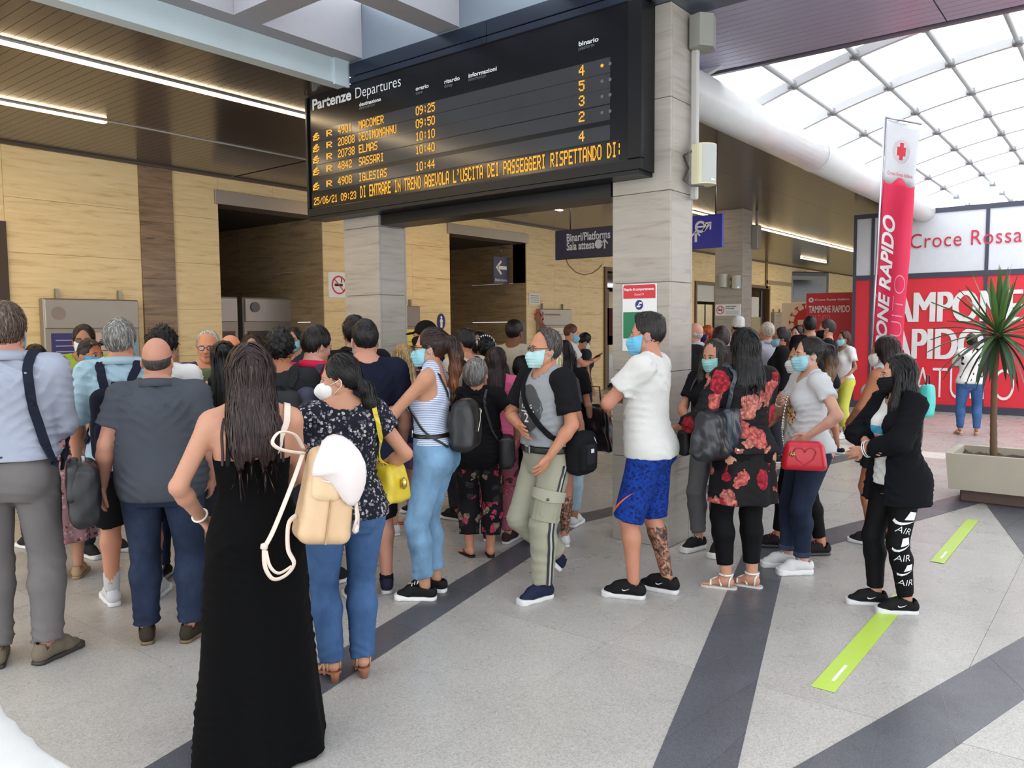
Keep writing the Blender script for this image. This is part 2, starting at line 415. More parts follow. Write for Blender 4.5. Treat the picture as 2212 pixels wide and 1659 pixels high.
# ---- back wall in travertine panels
TRAV = travertine((230, 207, 160), (221, 196, 146), (192, 162, 114), .42, .6)
BROWN = travertine((150, 122, 92), (120, 95, 70), (78, 60, 46), .3, 1.6)
PILST = travertine((172, 165, 155), (163, 156, 146), (144, 136, 127), .5, .45)
STEEL = plain((150, 142, 132), .38, .55)
wall = empty('wall_back', (0, 0, 0), kind='structure')
OPEN = [(1.9, 4.0, 0, 3.1), (6.99, 9.0, 0, 3.87), (12.28, 14.92, 0, 3.87), (18.35, 20.6, 0, 3.3), (23.9, 25.6, 0, 3.15), (28.5, 30.5, 0, 3.2)]
b = MB(); xs = [-5]
for o_ in OPEN: xs += [o_[0], o_[1]]
xs.append(46)
for i in range(0, len(xs), 2): b.box((xs[i], WY+.03, 0), (xs[i+1], WY+.4, ZC+.1))
for o_ in OPEN: b.box((o_[0], WY+.03, o_[3]), (o_[1], WY+.4, ZC+.1))
b.build('wall_core', GROUT, wall)
R = []
ZR = [(0, .62), (.62, 1.32), (1.32, 2.02), (2.02, 2.72), (2.72, 3.42), (3.42, ZC)]
segs = [(-5, 1.9), (4.0, 5.74), (6.24, 6.99), (9.0, 12.28), (14.92, 18.35), (20.6, 23.9), (25.6, 28.5), (30.5, 46)]
for a, c in segs:
    for u0, u1 in split(a, c, 1.25 if c < 31 else 2.4):
        for z0, z1 in ZR: R.append((u0, u1, z0, z1))
for o_ in OPEN:
    for u0, u1 in split(o_[0], o_[1], 1.1): R.append((u0, u1, o_[3]+(.0 if o_[3] < 3.5 else 0), ZC))
pieces_box('stone_panel', R, TRAV, wall, 'y', WY, WY+.035)
pieces_box('marble_panel', [(5.74, 6.24, z0, z1) for z0, z1 in split(0, ZC, .82)], BROWN, wall, 'y', WY-.03, WY+.03)
for x0, x1 in ((6.93, 9.06), (12.2, 14.97)):
    MB().box((x0, WY-.035, 3.66), (x1, WY+.42, 3.875), bev=.004).build('steel_lintel', STEEL, wall)
# a stone slab standing proud above the ticket kiosk
o = MB().box((10.95, WY-.03, 3.35), (12.05, WY, 4.06), bev=.006).build('stone_panel', TRAV, wall)
# recesses behind the openings
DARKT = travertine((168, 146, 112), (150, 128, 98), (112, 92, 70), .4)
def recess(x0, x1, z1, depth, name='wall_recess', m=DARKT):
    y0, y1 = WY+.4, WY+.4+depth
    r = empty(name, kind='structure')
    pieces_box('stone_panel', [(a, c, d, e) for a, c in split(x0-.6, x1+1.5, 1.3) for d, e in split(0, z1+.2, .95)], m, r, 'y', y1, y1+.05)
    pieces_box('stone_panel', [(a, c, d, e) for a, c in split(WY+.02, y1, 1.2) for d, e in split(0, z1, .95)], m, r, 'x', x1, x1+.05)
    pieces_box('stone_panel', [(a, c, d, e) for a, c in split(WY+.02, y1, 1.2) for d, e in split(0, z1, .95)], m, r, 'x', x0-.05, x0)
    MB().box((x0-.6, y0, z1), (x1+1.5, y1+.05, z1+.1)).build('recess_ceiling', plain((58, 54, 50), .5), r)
    return r
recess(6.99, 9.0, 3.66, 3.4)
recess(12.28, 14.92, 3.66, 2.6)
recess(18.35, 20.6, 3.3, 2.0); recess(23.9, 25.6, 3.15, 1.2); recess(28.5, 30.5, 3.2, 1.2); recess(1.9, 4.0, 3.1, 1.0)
endw = empty('wall_right', kind='structure')
pieces_box('stone_panel', [(a, c, d, e) for a, c in split(-9, 12, 2.6) for d, e in split(0, ZC, 1.37)], TRAV, endw, 'x', 45.9, 46)

# ---- doors and windows in the back wall
WOODF = plain((104, 78, 52), .5)
def doorway(name, x0, x1, z1, parts):
    d = empty(name, kind='structure'); f = .11
    fb = MB().box((x0, WY-.05, 0), (x0+f, WY+.12, z1)).box((x1-f, WY-.05, 0), (x1, WY+.12, z1)).box((x0+f, WY-.05, z1-f), (x1-f, WY+.12, z1))
    fb.build('door_frame', WOODF, d)
    for (nm, a, c, z0, zz, m) in parts: MB().box((a, WY+.02, z0), (c, WY+.06, zz)).build(nm, m, d)
    return d
DK = plain((40, 42, 44), .4); GL = glass((150, 165, 160), .04, .55); GREY = plain((196, 196, 190), .5)
d1 = doorway('door_1', 18.35, 20.6, 3.3, [('transom_pane', 18.5, 20.45, 2.75, 3.15, GL), ('door_leaf', 18.5, 18.66, .1, 2.7, DK), ('door_leaf', 19.35, 19.6, .1, 2.7, DK), ('glass_pane', 18.66, 19.35, .15, 2.65, GL), ('glass_pane', 19.6, 20.4, .15, 2.65, GL), ('door_rail', 18.66, 19.35, 1.2, 1.45, DK), ('notice_strip', 18.5, 18.85, 1.2, 2.2, plain((196, 96, 100), .6))])
d2 = doorway('door_2', 23.9, 25.6, 3.15, [('transom_panel', 24.0, 25.5, 2.5, 3.05, GREY), ('glass_pane', 24.0, 25.5, .1, 2.4, GL), ('door_leaf', 24.7, 24.8, .1, 2.4, DK)])
d3 = doorway('door_3', 28.5, 30.5, 3.2, [('glass_pane', 28.7, 29.7, .1, 2.0, GL), ('door_leaf', 29.7, 29.85, .1, 3.0, DK), ('notice_panel', 28.65, 29.5, 2.0, 2.75, GREY)])
w1 = empty('window_1', kind='structure')
MB().box((1.9, WY-.04, 0), (2.02, WY+.1, 3.1)).box((3.82, WY-.04, 0), (4.0, WY+.1, 3.1)).box((2.02, WY-.04, 2.92), (3.82, WY+.1, 3.1)).build('window_frame', plain((62, 48, 36), .5), w1)
MB().box((2.02, WY+.03, .1), (3.82, WY+.05, 2.92)).build('glass_pane', GL, w1)
MB().box((2.02, WY, 1.5), (3.82, WY+.08, 1.58)).box((2.9, WY, .1), (2.96, WY+.08, 2.92)).build('window_bar', plain((38, 36, 34), .4), w1)

# ---- ceilings of glossy brown metal slats
SLAT = plain((84, 76, 72), .2, .35)
SLAT_REFLECT = plain((176, 172, 196), .26, .3)  # soffit slats: lilac reflection of bright floor and outdoors put into the colour
ceil = empty('ceiling', kind='structure')
def slats(x0, x1, y0, y1, m, pitch=.1, z=ZC, joints=()):
    mb = MB(); n = round((x1-x0)/pitch); ys = [y0]+list(joints)+[y1]
    for i in range(n):
        a = x0+i*pitch
        for j in range(len(ys)-1):
            mb.box((a+.002, ys[j]+(.004 if j else 0), z), (a+pitch-.002, ys[j+1], z+.012))
    mb.box((x0, y0, z+.02), (x1, y1, z+.06), 1)
    o = mb.build('ceiling_slat', [m, plain((62, 54, 48), .6)], ceil); tag(o, kind='stuff'); return o
slats(-5, 7.25, 6.35, WY, SLAT, .1, ZC, (9.28,))
slats(7.25, 46, 3.55, WY, SLAT, .12, ZC, (5.2, 7.36, 9.28))
slats(7.25, 46, -9, -3.55, SLAT, .2)
slats(5.9, 7.25, 3.0, 6.35, SLAT_REFLECT, .1, ZC, (4.6,))
for i in range(14):
    x = 5.86+i*.1
    o = MB().box((-.046, -9, ZC), (.046, 1.28, ZC+.012)).box((-.046, 1.29, ZC), (.046, 3.0, ZC+.012)).build('ceiling_slat', SLAT_REFLECT, ceil); o.location = (x, 0, 0)
MB().box((5.3, -9, ZC+.02), (7.25, 3.0, ZC+.06)).build('ceiling_backing', plain((40, 36, 33), .6), ceil)
MB().box((5.3, -9, ZC), (5.81, 2.9, ZC+.02)).build('ceiling_edge_panel', plain((94, 102, 116), .3, .4), ceil)
MB().box((5.42, 2.9, ZC), (5.9, 6.35, ZC+.06)).build('ceiling_edge_panel', plain((70, 72, 80), .3, .4), ceil)
MB().box((7.25, -3.5, ZC-.012), (7.3, 3.3, 5.2)).build('ceiling_fascia', plain((110, 104, 116), .3, .3), ceil)
MB().box((-5, WY-.06, ZC-.035), (46, WY, ZC)).build('ceiling_trim', plain((80, 66, 56), .4), ceil)

# ---- coffered skylight over the waiting area
sky = empty('ceiling_skylight', kind='structure')
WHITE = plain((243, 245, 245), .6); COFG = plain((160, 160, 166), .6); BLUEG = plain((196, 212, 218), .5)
ZL, ZT = 4.32, 4.84
MB().box((-5, 6.2, ZC-.01), (5.28, 6.35, ZL+.02)).box((5.1, 6.17, ZC-.03), (5.28, 6.2, ZL)).build('fascia_beam', BLUEG, sky)
PX = [5.3-1.33*i for i in range(8)]; PY = [6.2-1.33*i for i in range(8)]
def coffer(lo, hi): 
    (x0, y0), (x1, y1) = lo, hi
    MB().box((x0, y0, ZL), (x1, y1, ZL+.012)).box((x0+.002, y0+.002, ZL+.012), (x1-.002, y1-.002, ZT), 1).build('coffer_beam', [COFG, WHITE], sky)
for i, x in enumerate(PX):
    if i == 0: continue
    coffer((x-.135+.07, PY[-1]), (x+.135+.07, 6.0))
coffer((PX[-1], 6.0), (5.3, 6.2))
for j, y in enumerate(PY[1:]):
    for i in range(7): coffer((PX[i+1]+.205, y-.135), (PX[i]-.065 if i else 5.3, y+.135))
MB().box((5.3, PY[-1], 4.31), (5.42, 6.3, 4.6)).box((5.302, PY[-1], 4.6), (5.42, 6.3, ZT), 1).box((5.285, PY[-1], 4.295), (5.42, 6.3, 4.31), 2).build('skylight_curb', [plain((128, 140, 152), .35, .4), WHITE, WHITE], sky)
GW = glass((254, 254, 255), .2, .97)
for i in range(7):
    for j in range(7):
        o = MB().box((-.64, -.64, -.006), (.64, .64, .006)).build('glass_pane', GW, sky); o.location = (PX[i]-.66, PY[j]-.66, ZT+.02)

# ---- glazed barrel vault over the concourse
vault = empty('ceiling_vault', kind='structure')
BAR = plain((198, 199, 200), .45, .1)
RV = 9.58; zv = lambda y: 4.67-RV+math.sqrt(RV*RV-y*y)
VX = [7.1+1.345*i for i in range(22)]
VY = [2.92-.61*j for j in range(10)]
edge = [3.3]+VY+[-3.3]
for x in VX:
    ys = np.linspace(3.32, -3.32, 28); t = MB(); vs = []
    for y in ys:
        n = Vector((0, y, zv(y)-4.67+RV)).normalized()
        for dx, dn in ((-.028, -.05), (.028, -.05), (.028, .04), (-.028, .04)): vs.append((dx, y+n.y*dn, zv(y)+n.z*dn))
    t.add(vs, [(4*i+k, 4*i+(k+1) % 4, 4*i+4+(k+1) % 4, 4*i+4+k) for i in range(27) for k in range(4)])
    o = t.build('vault_rib', BAR, vault); o.location = (x, 0, 0)
for y in VY:
    MB().tube([(VX[0], y, zv(y)-.005), (VX[-1], y, zv(y)-.005)], .026, 8).build('vault_purlin', BAR, vault)
for x in VX:
    o = MB()
    for y in VY: o.lathe([(.055, -.055), (.06, -.02), (.05, .02)], (0, y, zv(y)), 8)
    o = o.build('vault_node', plain((140, 140, 142), .4, .4), vault); o.location = (x, 0, 0)
pm = {}
for j in range(len(edge)-1):
    a, c = edge[j]-.004, edge[j+1]+.004
    ks = np.linspace(a, c, 4); vs = []
    for y in ks: vs += [(.03, y, zv(y)+.03), (1.315, y, zv(y)+.03), (1.315, y, zv(y)+.042), (.03, y, zv(y)+.042)]
    fs = [(4*i+k, 4*i+(k+1) % 4, 4*i+4+(k+1) % 4, 4*i+4+k) for i in range(3) for k in range(4)]
    pm[j] = MB().add(vs, fs).mesh('glass_pane')
for x in VX[:-1]:
    for j in range(len(edge)-1):
        o = link('glass_pane', pm[j], vault, GW); o.location = (x, 0, 0)
TUBEW = plain((214, 214, 214), .28)
for s in (1, -1):
    for a, c in split(6.3, 36, 4.1):
        o = MB().tube([(a+.006, s*3.36, 3.885), (c-.006, s*3.36, 3.885)], .205, 24).build('gutter_tube', TUBEW, vault)
        MB().tube([(c-.03, s*3.36, 3.885), (c+.03, s*3.36, 3.885)], .213, 24).build('tube_collar', TUBEW, vault)
    MB().box((7.5, s*3.4-.02, 3.98), (36, s*3.4+.15*s, 4.12) if s > 0 else (36, s*3.4+.02, 4.12)).build('gutter_back', TUBEW, vault) if s > 0 else None

# ---- stone clad pillars
def pillar(x0, x1, y0, y1, m, name='pillar', z1=ZC):
    p = empty(name, kind='structure')
    MB().box((x0+.02, y0+.02, 0), (x1-.02, y1-.02, z1)).build('pillar_core', GROUT, p)
    for z0, zz in split(0, z1, .68):
        for lo, hi in (((x0, y0+.0, z0+.002), (x0+.025, y1, zz-.002)), ((x1-.025, y0, z0+.002), (x1, y1, zz-.002)),
                       ((x0+.026, y0, z0+.002), (x1-.026, y0+.025, zz-.002)), ((x0+.026, y1-.025, z0+.002), (x1-.026, y1, zz-.002))):
            c = [(a+b_)/2 for a, b_ in zip(lo, hi)]
            o = MB().box([a-q for a, q in zip(lo, c)], [a-q for a, q in zip(hi, c)], bev=.003).build('stone_panel', m, p); o.location = c
    return p
pillar(5.46, 5.84, 2.79, 3.29, PILST)
pillar(5.46, 5.84, 6.0, 6.53, PILST)
pillar(15.85, 16.35, 6.45, 7.05, PILST)
pillar(15.85, 16.35, -3.4, -2.9, PILST)
# ================================================================== fixtures and signs
LAMP = glow(LAMP_COL, LAMP_STR)
ALU = plain((176, 172, 166), .35, .6)
def strip_lamp(x0, x1, y, label, w=.075):
    t = empty('strip_light', (x0, y, ZC), label=label, cat='light', group='strip lights in the ceiling')
    MB().box((0, -w/2-.012, -.02), (x1-x0, w/2+.012, .0)).build('housing', ALU, t)
    MB().box((.01, -w/2, -.032), (x1-x0-.01, w/2, -.0205)).build('diffuser', LAMP, t)
    return t
strip_lamp(-4.5, 5.95, 7.4, 'long white strip light in the brown ceiling running to the departure board')
strip_lamp(-4.5, 4.39, 9.34, 'shorter strip light along the ceiling close to the stone wall, ending before the board')
strip_lamp(8.9, 9.6, 7.4, 'small bit of strip light showing beneath the departure board')
strip_lamp(15.3, 16.75, 7.4, 'short strip light between the near pillar and the far pillar')
strip_lamp(17.6, 27.4, 7.4, 'long distant strip light from the far pillar to the white and red booth')
strip_lamp(28.8, 31.6, 9.55, 'short far strip light above the wall television')
strip_lamp(9.5, 13.5, 9.34, 'strip light over the passage with the blue arrow sign')
tr = empty('ceiling_track', (0, 0, 0), label='thin pale light track continuing the strip lights across the ceiling', cat='track')
MB().box((4.42, 9.32, ZC-.012), (9.48, 9.345, ZC)).build('rail', ALU, tr)
MB().box((9.62, 7.39, ZC-.012), (15.28, 7.41, ZC)).build('rail', ALU, tr)

# ---- departure board
BX = 5.28
board = empty('departure_board', (BX, 4.9, 2.87), label='large black departure board with amber dot lettering hung between the pillars', cat='departure board')
def bpart(name, mb, m):
    o = mb.build(name, m, board); o.location = (-BX, -4.9, -2.87); return o
def bset(o): o.location = (-BX, -4.9, -2.87); return o
BLK = plain((18, 20, 24), .35, 0, .25); BLK2 = plain((18, 19, 21), .16); ROWG = plain((58, 60, 64), .16, 0, .35); NAVY = plain((36, 46, 62), .25, .3)
yL, yR = 6.85, 2.92
bpart('housing', MB().box((BX+.012, yR, 2.87), (BX+.17, yL, 4.09)).box((BX+.03, yR+.02, 4.09), (BX+.12, 6.15, 4.29)), BLK)
bpart('rear_housing', MB().box((BX+.2, 3.32, 2.74), (BX+.5, 5.98, 3.0)), BLK)
bpart('frame', MB().box((BX-.03, yR, 2.87), (BX+.02, yL, 2.955), bev=.006).box((BX-.03, yR, 2.955), (BX+.02, yR+.12, 4.10), bev=.006).box((BX-.03, yL-.035, 2.955), (BX+.02, yL, 4.09), bev=.006), BLK)
bpart('screen', MB().box((BX-.004, yR+.12, 2.955), (BX+.014, yL-.035, 4.10)), plain((16, 18, 24), .22, 0, .3))
for z0, z1 in ((4.10, 4.158), (4.165, 4.29)):
    bpart('top_panel', MB().box((BX-.022, yR, z0), (BX+.02, 4.4, z1), bev=.004).box((BX-.022, 4.405, z0), (BX+.02, 6.15 if z0 > 4.05 else yL, z1), bev=.004), NAVY)
AMB = glow((1.0, .45, .03), 1.15)
RGT, UPV = (0, -1, 0), (0, 0, 1)
def bp(px, py): return at_x(px, py, BX-.006)
rows = [(1257, 150, 'MACOMER', '4901', '09:25', '4', 686, 295), (1257, 183, 'DECIMOMANNU', '20808', '09:50', '5', 686, 320), (1257, 216, 'ELMAS', '20738', '10:10', '3', 686, 344),
        (1257, 250, 'SASSARI', '4842', '10:40', '2', 686, 370), (1257, 293, 'IGLESIAS', '4908', '10:44', '4', 686, 402)]
ZROW = []
for (ax, ay, dest, num, tm, bn, lx, ly) in rows:
    za, zb = bp(ax, ay).z, bp(lx, ly).z
    z = (za+zb)/2; ZROW.append(z); h = .078; b0 = z-h/2
    yy = lambda px: bp(px, ay+(ly-ay)*(ax-px)/(ax-lx)).y
    bpart('row_panel', MB().box((BX-.008, yR+.28, z-.062), (BX, yL-.14, z+.05)), ROWG)
    o = lambda y: (BX-.008, y, b0)
    for s, p0, p1 in ((dest, 776, 776+6.8*len(dest)+6), (num, 731, 767 if len(num) == 5 else 761), (tm, 899, 940), (bn, 1251, 1263)):
        y0, y1 = yy(p0), yy(p1); bset(led(s, o(y0), RGT, UPV, h, y0-y1, AMB, board))
    for s, p0, p1, hh in (('#', 677, 690, .085), ('R', 706, 718, .06)):
        y0, y1 = yy(p0), yy(p1); bset(led(s, (BX-.008, y0, z-hh/2-.004), RGT, UPV, hh, y0-y1, AMB, board))
zt = (bp(1340, 326).z+bp(790, 412).z)/2; tl, trr = bp(779, 410).y, bp(1343, 325).y
bpart('row_panel', MB().box((BX-.007, yR+.2, zt-.075), (BX, yL-.05, zt+.075)), plain((30, 31, 34), .14))
bset(led("DI ENTRARE IN TRENO AGEVOLA L'USCITA DEI PASSEGGERI RISPETTANDO DI:", (BX-.008, tl, zt-.052), RGT, UPV, .112, tl-trr, AMB, board, 'ticker_text'))
tl2, tr2 = bp(679, 427).y, bp(770, 414).y
bset(led('25/06/21 09:23', (BX-.008, tl2, zt-.052), RGT, UPV, .075, tl2-tr2, AMB, board, 'clock_text'))
PRT = plain((205, 210, 216), .5)
for s, a, c, sz, kw in (('Partenze', (675, 238), (759, 216), .105, dict(bold=.0042)), ('Departures', (768, 213), (866, 190), .105, dict(bold=-.0008)), ('destinazione', (776, 230), (823, 219), .035, dict(bold=.0013)),
                       ('destination', (776, 237), (810, 229), .03, {}), ('orario', (898, 196), (926, 189), .035, dict(bold=.0013)), ('time', (898, 205), (913, 202), .03, {}), ('ritardo', (960, 181), (993, 173), .035, dict(bold=.0013)), ('delay', (960, 190), (978, 186), .03, {}),
                       ('informazioni', (1012, 168), (1073, 153), .035, dict(bold=.0013)), ('information', (1012, 176), (1050, 167), .03, {}), ('binario', (1250, 100), (1293, 89), .035, dict(bold=.0013)), ('platform', (1250, 109), (1284, 101), .03, {})):
    p, q = at_x(*a, BX-.009), at_x(*c, BX-.009)
    bset(text(s, p, RGT, UPV, sz, PRT if sz > .033 else plain((98, 104, 112), .5), board, width=p.y-q.y, **kw))
# indicator lamps at the right end of the rows
for i, z in enumerate(ZROW[:4]):
    for k, yy_ in enumerate((3.27, 3.2)):
        m = AMB if (i == 0 and k == 0) else plain((96, 98, 102), .3)
        bpart('indicator_lamp', MB().tube([(BX-.012, yy_, z+.0), (BX, yy_, z+.0)], .013, 10), m)
bpart('foot_rail', MB().box((BX-.03, yR+.02, 2.84), (BX+.19, yL-.02, 2.87)), BLK)

# ---- loudspeakers on the pillars
CREAM = plain((214, 208, 176), .5); GRILLE = plain((186, 190, 186), .6)
def speaker(loc, rz, label, s=1.0):
    t = empty('loudspeaker', loc, rz, label, 'speaker')
    pts = []
    for k in range(13):
        a = PI*(k/12)-PI/2; pts.append((.085*s*math.cos(a)*1.0, .09*s*math.sin(a)))
    MB().prism([(-.06*s, -.09*s)]+[(x*.8+.0, y) for x, y in pts]+[(-.06*s, .09*s)], -.15*s, .15*s).build('cabinet', CREAM, t)
    g = MB(); n = len(pts); vs = [(x*.8+.004, y*.96, z) for z in (-.14*s, .14*s) for x, y in pts]
    g.add(vs, [(i, i+1, n+i+1, n+i) for i in range(n-1)], 0, True); g.build('grille', GRILLE, t)
    MB().box((.05*s, -.02*s, -.128*s), (.075*s, .02*s, -.115*s)).build('badge', metal((210, 210, 210)), t)
    br = MB(); br.tube([(-.05*s, -.1*s, .1*s), (-.13*s, -.1*s, .08*s), (-.16*s, -.02*s, .0), (-.13*s, -.1*s, -.1*s), (-.05*s, -.1*s, -.155*s), (-.02*s, 0, -.155*s)], .008*s, 6); br.build('bracket', metal((120, 120, 118), .5), t)
    return t
speaker((5.70, 2.62, 2.93), R_(-110), 'cream and grey loudspeaker bracketed to the near stone pillar')
speaker((15.78, 6.85, 2.64), R_(170), 'small cream loudspeaker on the far pillar, facing the stone wall', .9)
speaker((15.80, 6.55, 2.6), R_(-130), 'small grey loudspeaker on the far pillar, facing the crowd', .9)
jb = empty('junction_box', (5.80, 2.70, 3.94), label='grey hexagonal junction box at the top of the near pillar', cat='box')
MB().prism([(.12*math.cos(PI/3*k+.3), .1*math.sin(PI/3*k+.3)) for k in range(6)], -.12, .12).build('casing', plain((150, 150, 142), .5), jb)
MB().box((-.045, .02, -1.25), (.0, .075, -.12), bev=.008).build('conduit', plain((188, 186, 182), .5), jb)
for (x, y, z, s, lab) in ((16.38, 6.42, 3.55, .9, 'grey metal box high on the right edge of the far pillar'),):
    j = empty('wall_box', (x, y, z), label=lab, cat='box'); MB().box((-.1, -.12, -.25), (.1, .04, .25), bev=.02).build('casing', plain((150, 144, 136), .5), j); MB().tube([(0, -.05, .25), (0, -.05, .55)], .03, 8).build('conduit', plain((150, 144, 136), .5), j)

# ---- flat signs
def sign_box(name, c, right, w, h, m, label, cat='sign', th=.02, group=None, frame=None):
    """a panel centred on c; local axes: x right, y up, z towards the viewer; returns the thing and a text helper"""
    t = empty(name, (0, 0, 0), 0, label, cat, group)
    t.matrix_world = frame_mat(c, right, (0, 0, 1))
    MB().box((-w/2, -h/2, -th), (w/2, h/2, 0), bev=min(.004, th/3)).build('panel', m, t)
    if frame is not None:
        MB().box((-w/2-.015, -h/2-.015, -th-.004), (w/2+.015, -h/2, .006)).box((-w/2-.015, h/2, -th-.004), (w/2+.015, h/2+.015, .006)).box((-w/2-.015, -h/2, -th-.004), (-w/2, h/2, .006)).box((w/2, -h/2, -th-.004), (w/2+.015, h/2, .006)).build('frame', frame, t)
    return t
def ltext(t, s, x, y, size, m, width=None, z=.002, **kw): return text(s, (x, y, z), (1, 0, 0), (0, 1, 0), size, m, t, width=width, **kw)
def lpoly(t, name, polys, m, z=.002, th=.0015):
    mb = MB()
    for p in polys: mb.prism(p, z, z+th)
    return mb.build(name, m, t)
def disc(cx, cy, r, n=24, ry=None): return [(cx+r*math.cos(2*PI*k/n), cy+(ry or r)*math.sin(2*PI*k/n)) for k in range(n)]
def ring(cx, cy, r, w, n=24): return [[(cx+rr*math.cos(2*PI*q/n), cy+rr*math.sin(2*PI*q/n)) for rr, q in ((r, k), (r, k+1), (r-w, k+1), (r-w, k))] for k in range(n)]
def arrow(cx, cy, s, ang, w=.16):
    P = [(0, .5), (.42, .08), (.24, .08-.1), (w/2, .22), (w/2, -.5), (-w/2, -.5), (-w/2, .22), (-.24, -.02), (-.42, .08)]
    c, q = math.cos(ang), math.sin(ang)
    tri = lambda pts: [(cx+s*(x*c-y*q), cy+s*(x*q+y*c)) for x, y in pts]
    return [tri([(-w/2, -.5), (w/2, -.5), (w/2, .3), (-w/2, .3)]), tri([(0, .5), (0, .28), (-.34, -.06), (-.42, .04)]), tri([(0, .5), (.42, .04), (.34, -.06), (0, .28)])]
XR = (1, 0, 0); YR = (0, -1, 0)
PAPER = plain((228, 226, 220), .7); BLUE = plain((26, 32, 112), .45); WHT = plain((236, 236, 236), .6); REDP = plain((206, 40, 52), .5); INK = plain((40, 40, 44), .7)
GRN = plain((22, 122, 82), .5)
# red rules sign on the near pillar
ps = sign_box('notice_sign', Vector((5.452, 3.045, 1.78)), YR, .30, .52, WHT, 'white, red and green rules of behaviour notice fixed to the near pillar', 'notice', .006)
lpoly(ps, 'red_band', [[(-.14, .15), (.14, .15), (.14, .245), (.13, .255), (-.13, .255), (-.14, .245)]], REDP)
ltext(ps, 'Regole di comportamento', -.13, .212, .02, WHT, .26, .0045, bold=.0007); ltext(ps, 'Covid 19', -.04, .173, .016, WHT, .08, .0045)
lpoly(ps, 'blue_disc', [disc(0, .1, .034, 24, .038)], BLUE); lpoly(ps, 'hand_symbol', [[(-.024, .082), (.006, .082), (.02, .094), (-.012, .096)], [(-.002, .108), (.026, .108), (.024, .122), (.0, .12)], [(-.004, .098), (.004, .098), (.002, .108), (-.008, .108)]], WHT, .004)
lpoly(ps, 'green_band', [[(-.14, -.16), (.14, -.16), (.14, .045), (-.14, .045)]], GRN)
for k in range(5): lpoly(ps, 'print_line', [[(.03, .02-.035*k), (.12, .02-.035*k), (.12, .027-.035*k), (.03, .027-.035*k)]], WHT, .0035)
# hanging blue signs
hs = sign_box('hanging_sign', at_x(1300, 522, 10.5), YR, 1.75, .46, plain((24, 28, 62), .4), 'dark blue hanging sign to the platforms and waiting room, left of the near pillar', 'sign', .06)
hx = lambda px, py: (hs.matrix_world.inverted()@at_x(px, py, 10.5-.003))
p = hx(1224, 522); q = hx(1322, 512); ltext(hs, 'Binari/Platforms 1-20', p.x, p.y, .125, PRT, (q.x-p.x)*1.28, bold=.004)
p = hx(1224, 538); q = hx(1284, 535); ltext(hs, 'Sala attesa', p.x, p.y-.02, .125, PRT, q.x-p.x, bold=.004)
lpoly(hs, 'round_symbol', [disc(hx(1293, 527).x, hx(1293, 527).y, .07)], PRT); lpoly(hs, 'arrow', arrow(hx(1306, 526).x, hx(1306, 526).y, .15, 0), PRT)
for x in (-.6, .6): MB().tube([(x, .23, -.03), (x, ZC-hs.location.z, -.03)], .012, 8).build('hanger_rod', metal((120, 120, 120)), hs)
hs2 = sign_box('hanging_sign', at_x(1515, 501, 10.5), YR, .62, .46, plain((38, 44, 160), .4), 'bright blue hanging sign with white arrows, right of the near pillar', 'sign', .06)
hx = lambda px, py: (hs2.matrix_world.inverted()@at_x(px, py, 10.5-.003))
a = hx(1513, 490); lpoly(hs2, 'round_symbol', ring(a.x, a.y, .085, .035)+[[(a.x-.05, a.y-.012), (a.x+.05, a.y-.012), (a.x+.05, a.y+.012), (a.x-.05, a.y+.012)]], WHT)
a = hx(1528, 489); lpoly(hs2, 'arrow', arrow(a.x, a.y, .17, -PI/4, .2), WHT); a = hx(1503, 510); lpoly(hs2, 'arrow', arrow(a.x, a.y, .17, 0, .22), WHT)
for x in (-.2, .2): MB().tube([(x, .23, -.03), (x, ZC-hs2.location.z, -.03)], .012, 8).build('hanger_rod', metal((120, 120, 120)), hs2)
# signs on the back wall
def wp(px, py, d=.012): return at_y(px, py, WY-d)
def wsize(a, c): return abs(wp(*a).x-wp(*c).x)
def wsign(name, c, w, h, m, label, cat='sign', th=.012): return sign_box(name, wp(*c), XR, w, h, m, label, cat, th)
ex = wsign('exit_sign', (850, 578), .62, .42, GRN, 'green emergency exit sign with running figure high on the stone wall')
lpoly(ex, 'door_symbol', [[(-.26, -.15), (-.13, -.15), (-.13, .15), (-.26, .15)]], WHT); lpoly(ex, 'arrow', arrow(-.01, .0, .2, PI/2, .16), WHT)
lpoly(ex, 'running_figure', [disc(.2, .12, .035, 12), [(.14, .08), (.22, .07), (.2, -.04), (.15, -.03)], [(.15, -.02), (.2, -.04), (.25, -.15), (.2, -.15)], [(.15, -.02), (.18, -.05), (.12, -.15), (.08, -.13)], [(.14, .08), (.15, .05), (.09, .0), (.08, .03)], [(.21, .07), (.22, .04), (.28, .0), (.28, .04)]], WHT)
ar = sign_box('arrow_sign', Vector((14.35, WY+.3, 3.02)), XR, .56, .62, plain((24, 28, 70), .4), 'navy sign with a white arrow pointing left inside the passage')
lpoly(ar, 'arrow', arrow(0, .06, .4, PI/2, .2), WHT); ltext(ar, 'Biglietteria', -.22, -.25, .06, WHT, .44)
MB().tube([(0, .31, -.006), (0, .6, -.006)], .01, 8).build('hanger_rod', metal((120, 120, 120)), ar)
ov = sign_box('oval_sign', wp(953, 695), XR, .02, .02, BLUE, 'small dark blue oval sign with a white figure beside the passage', 'sign', .01)
lpoly(ov, 'oval_plate', [disc(0, 0, .12, 24, .17)], BLUE, .0, .006); lpoly(ov, 'figure_symbol', [disc(0, .09, .028, 12), [(-.055, .0), (.055, .0), (.02, .06), (-.02, .06)], [(-.03, -.12), (.03, -.12), (.03, 0), (-.03, 0)]], WHT, .0065)
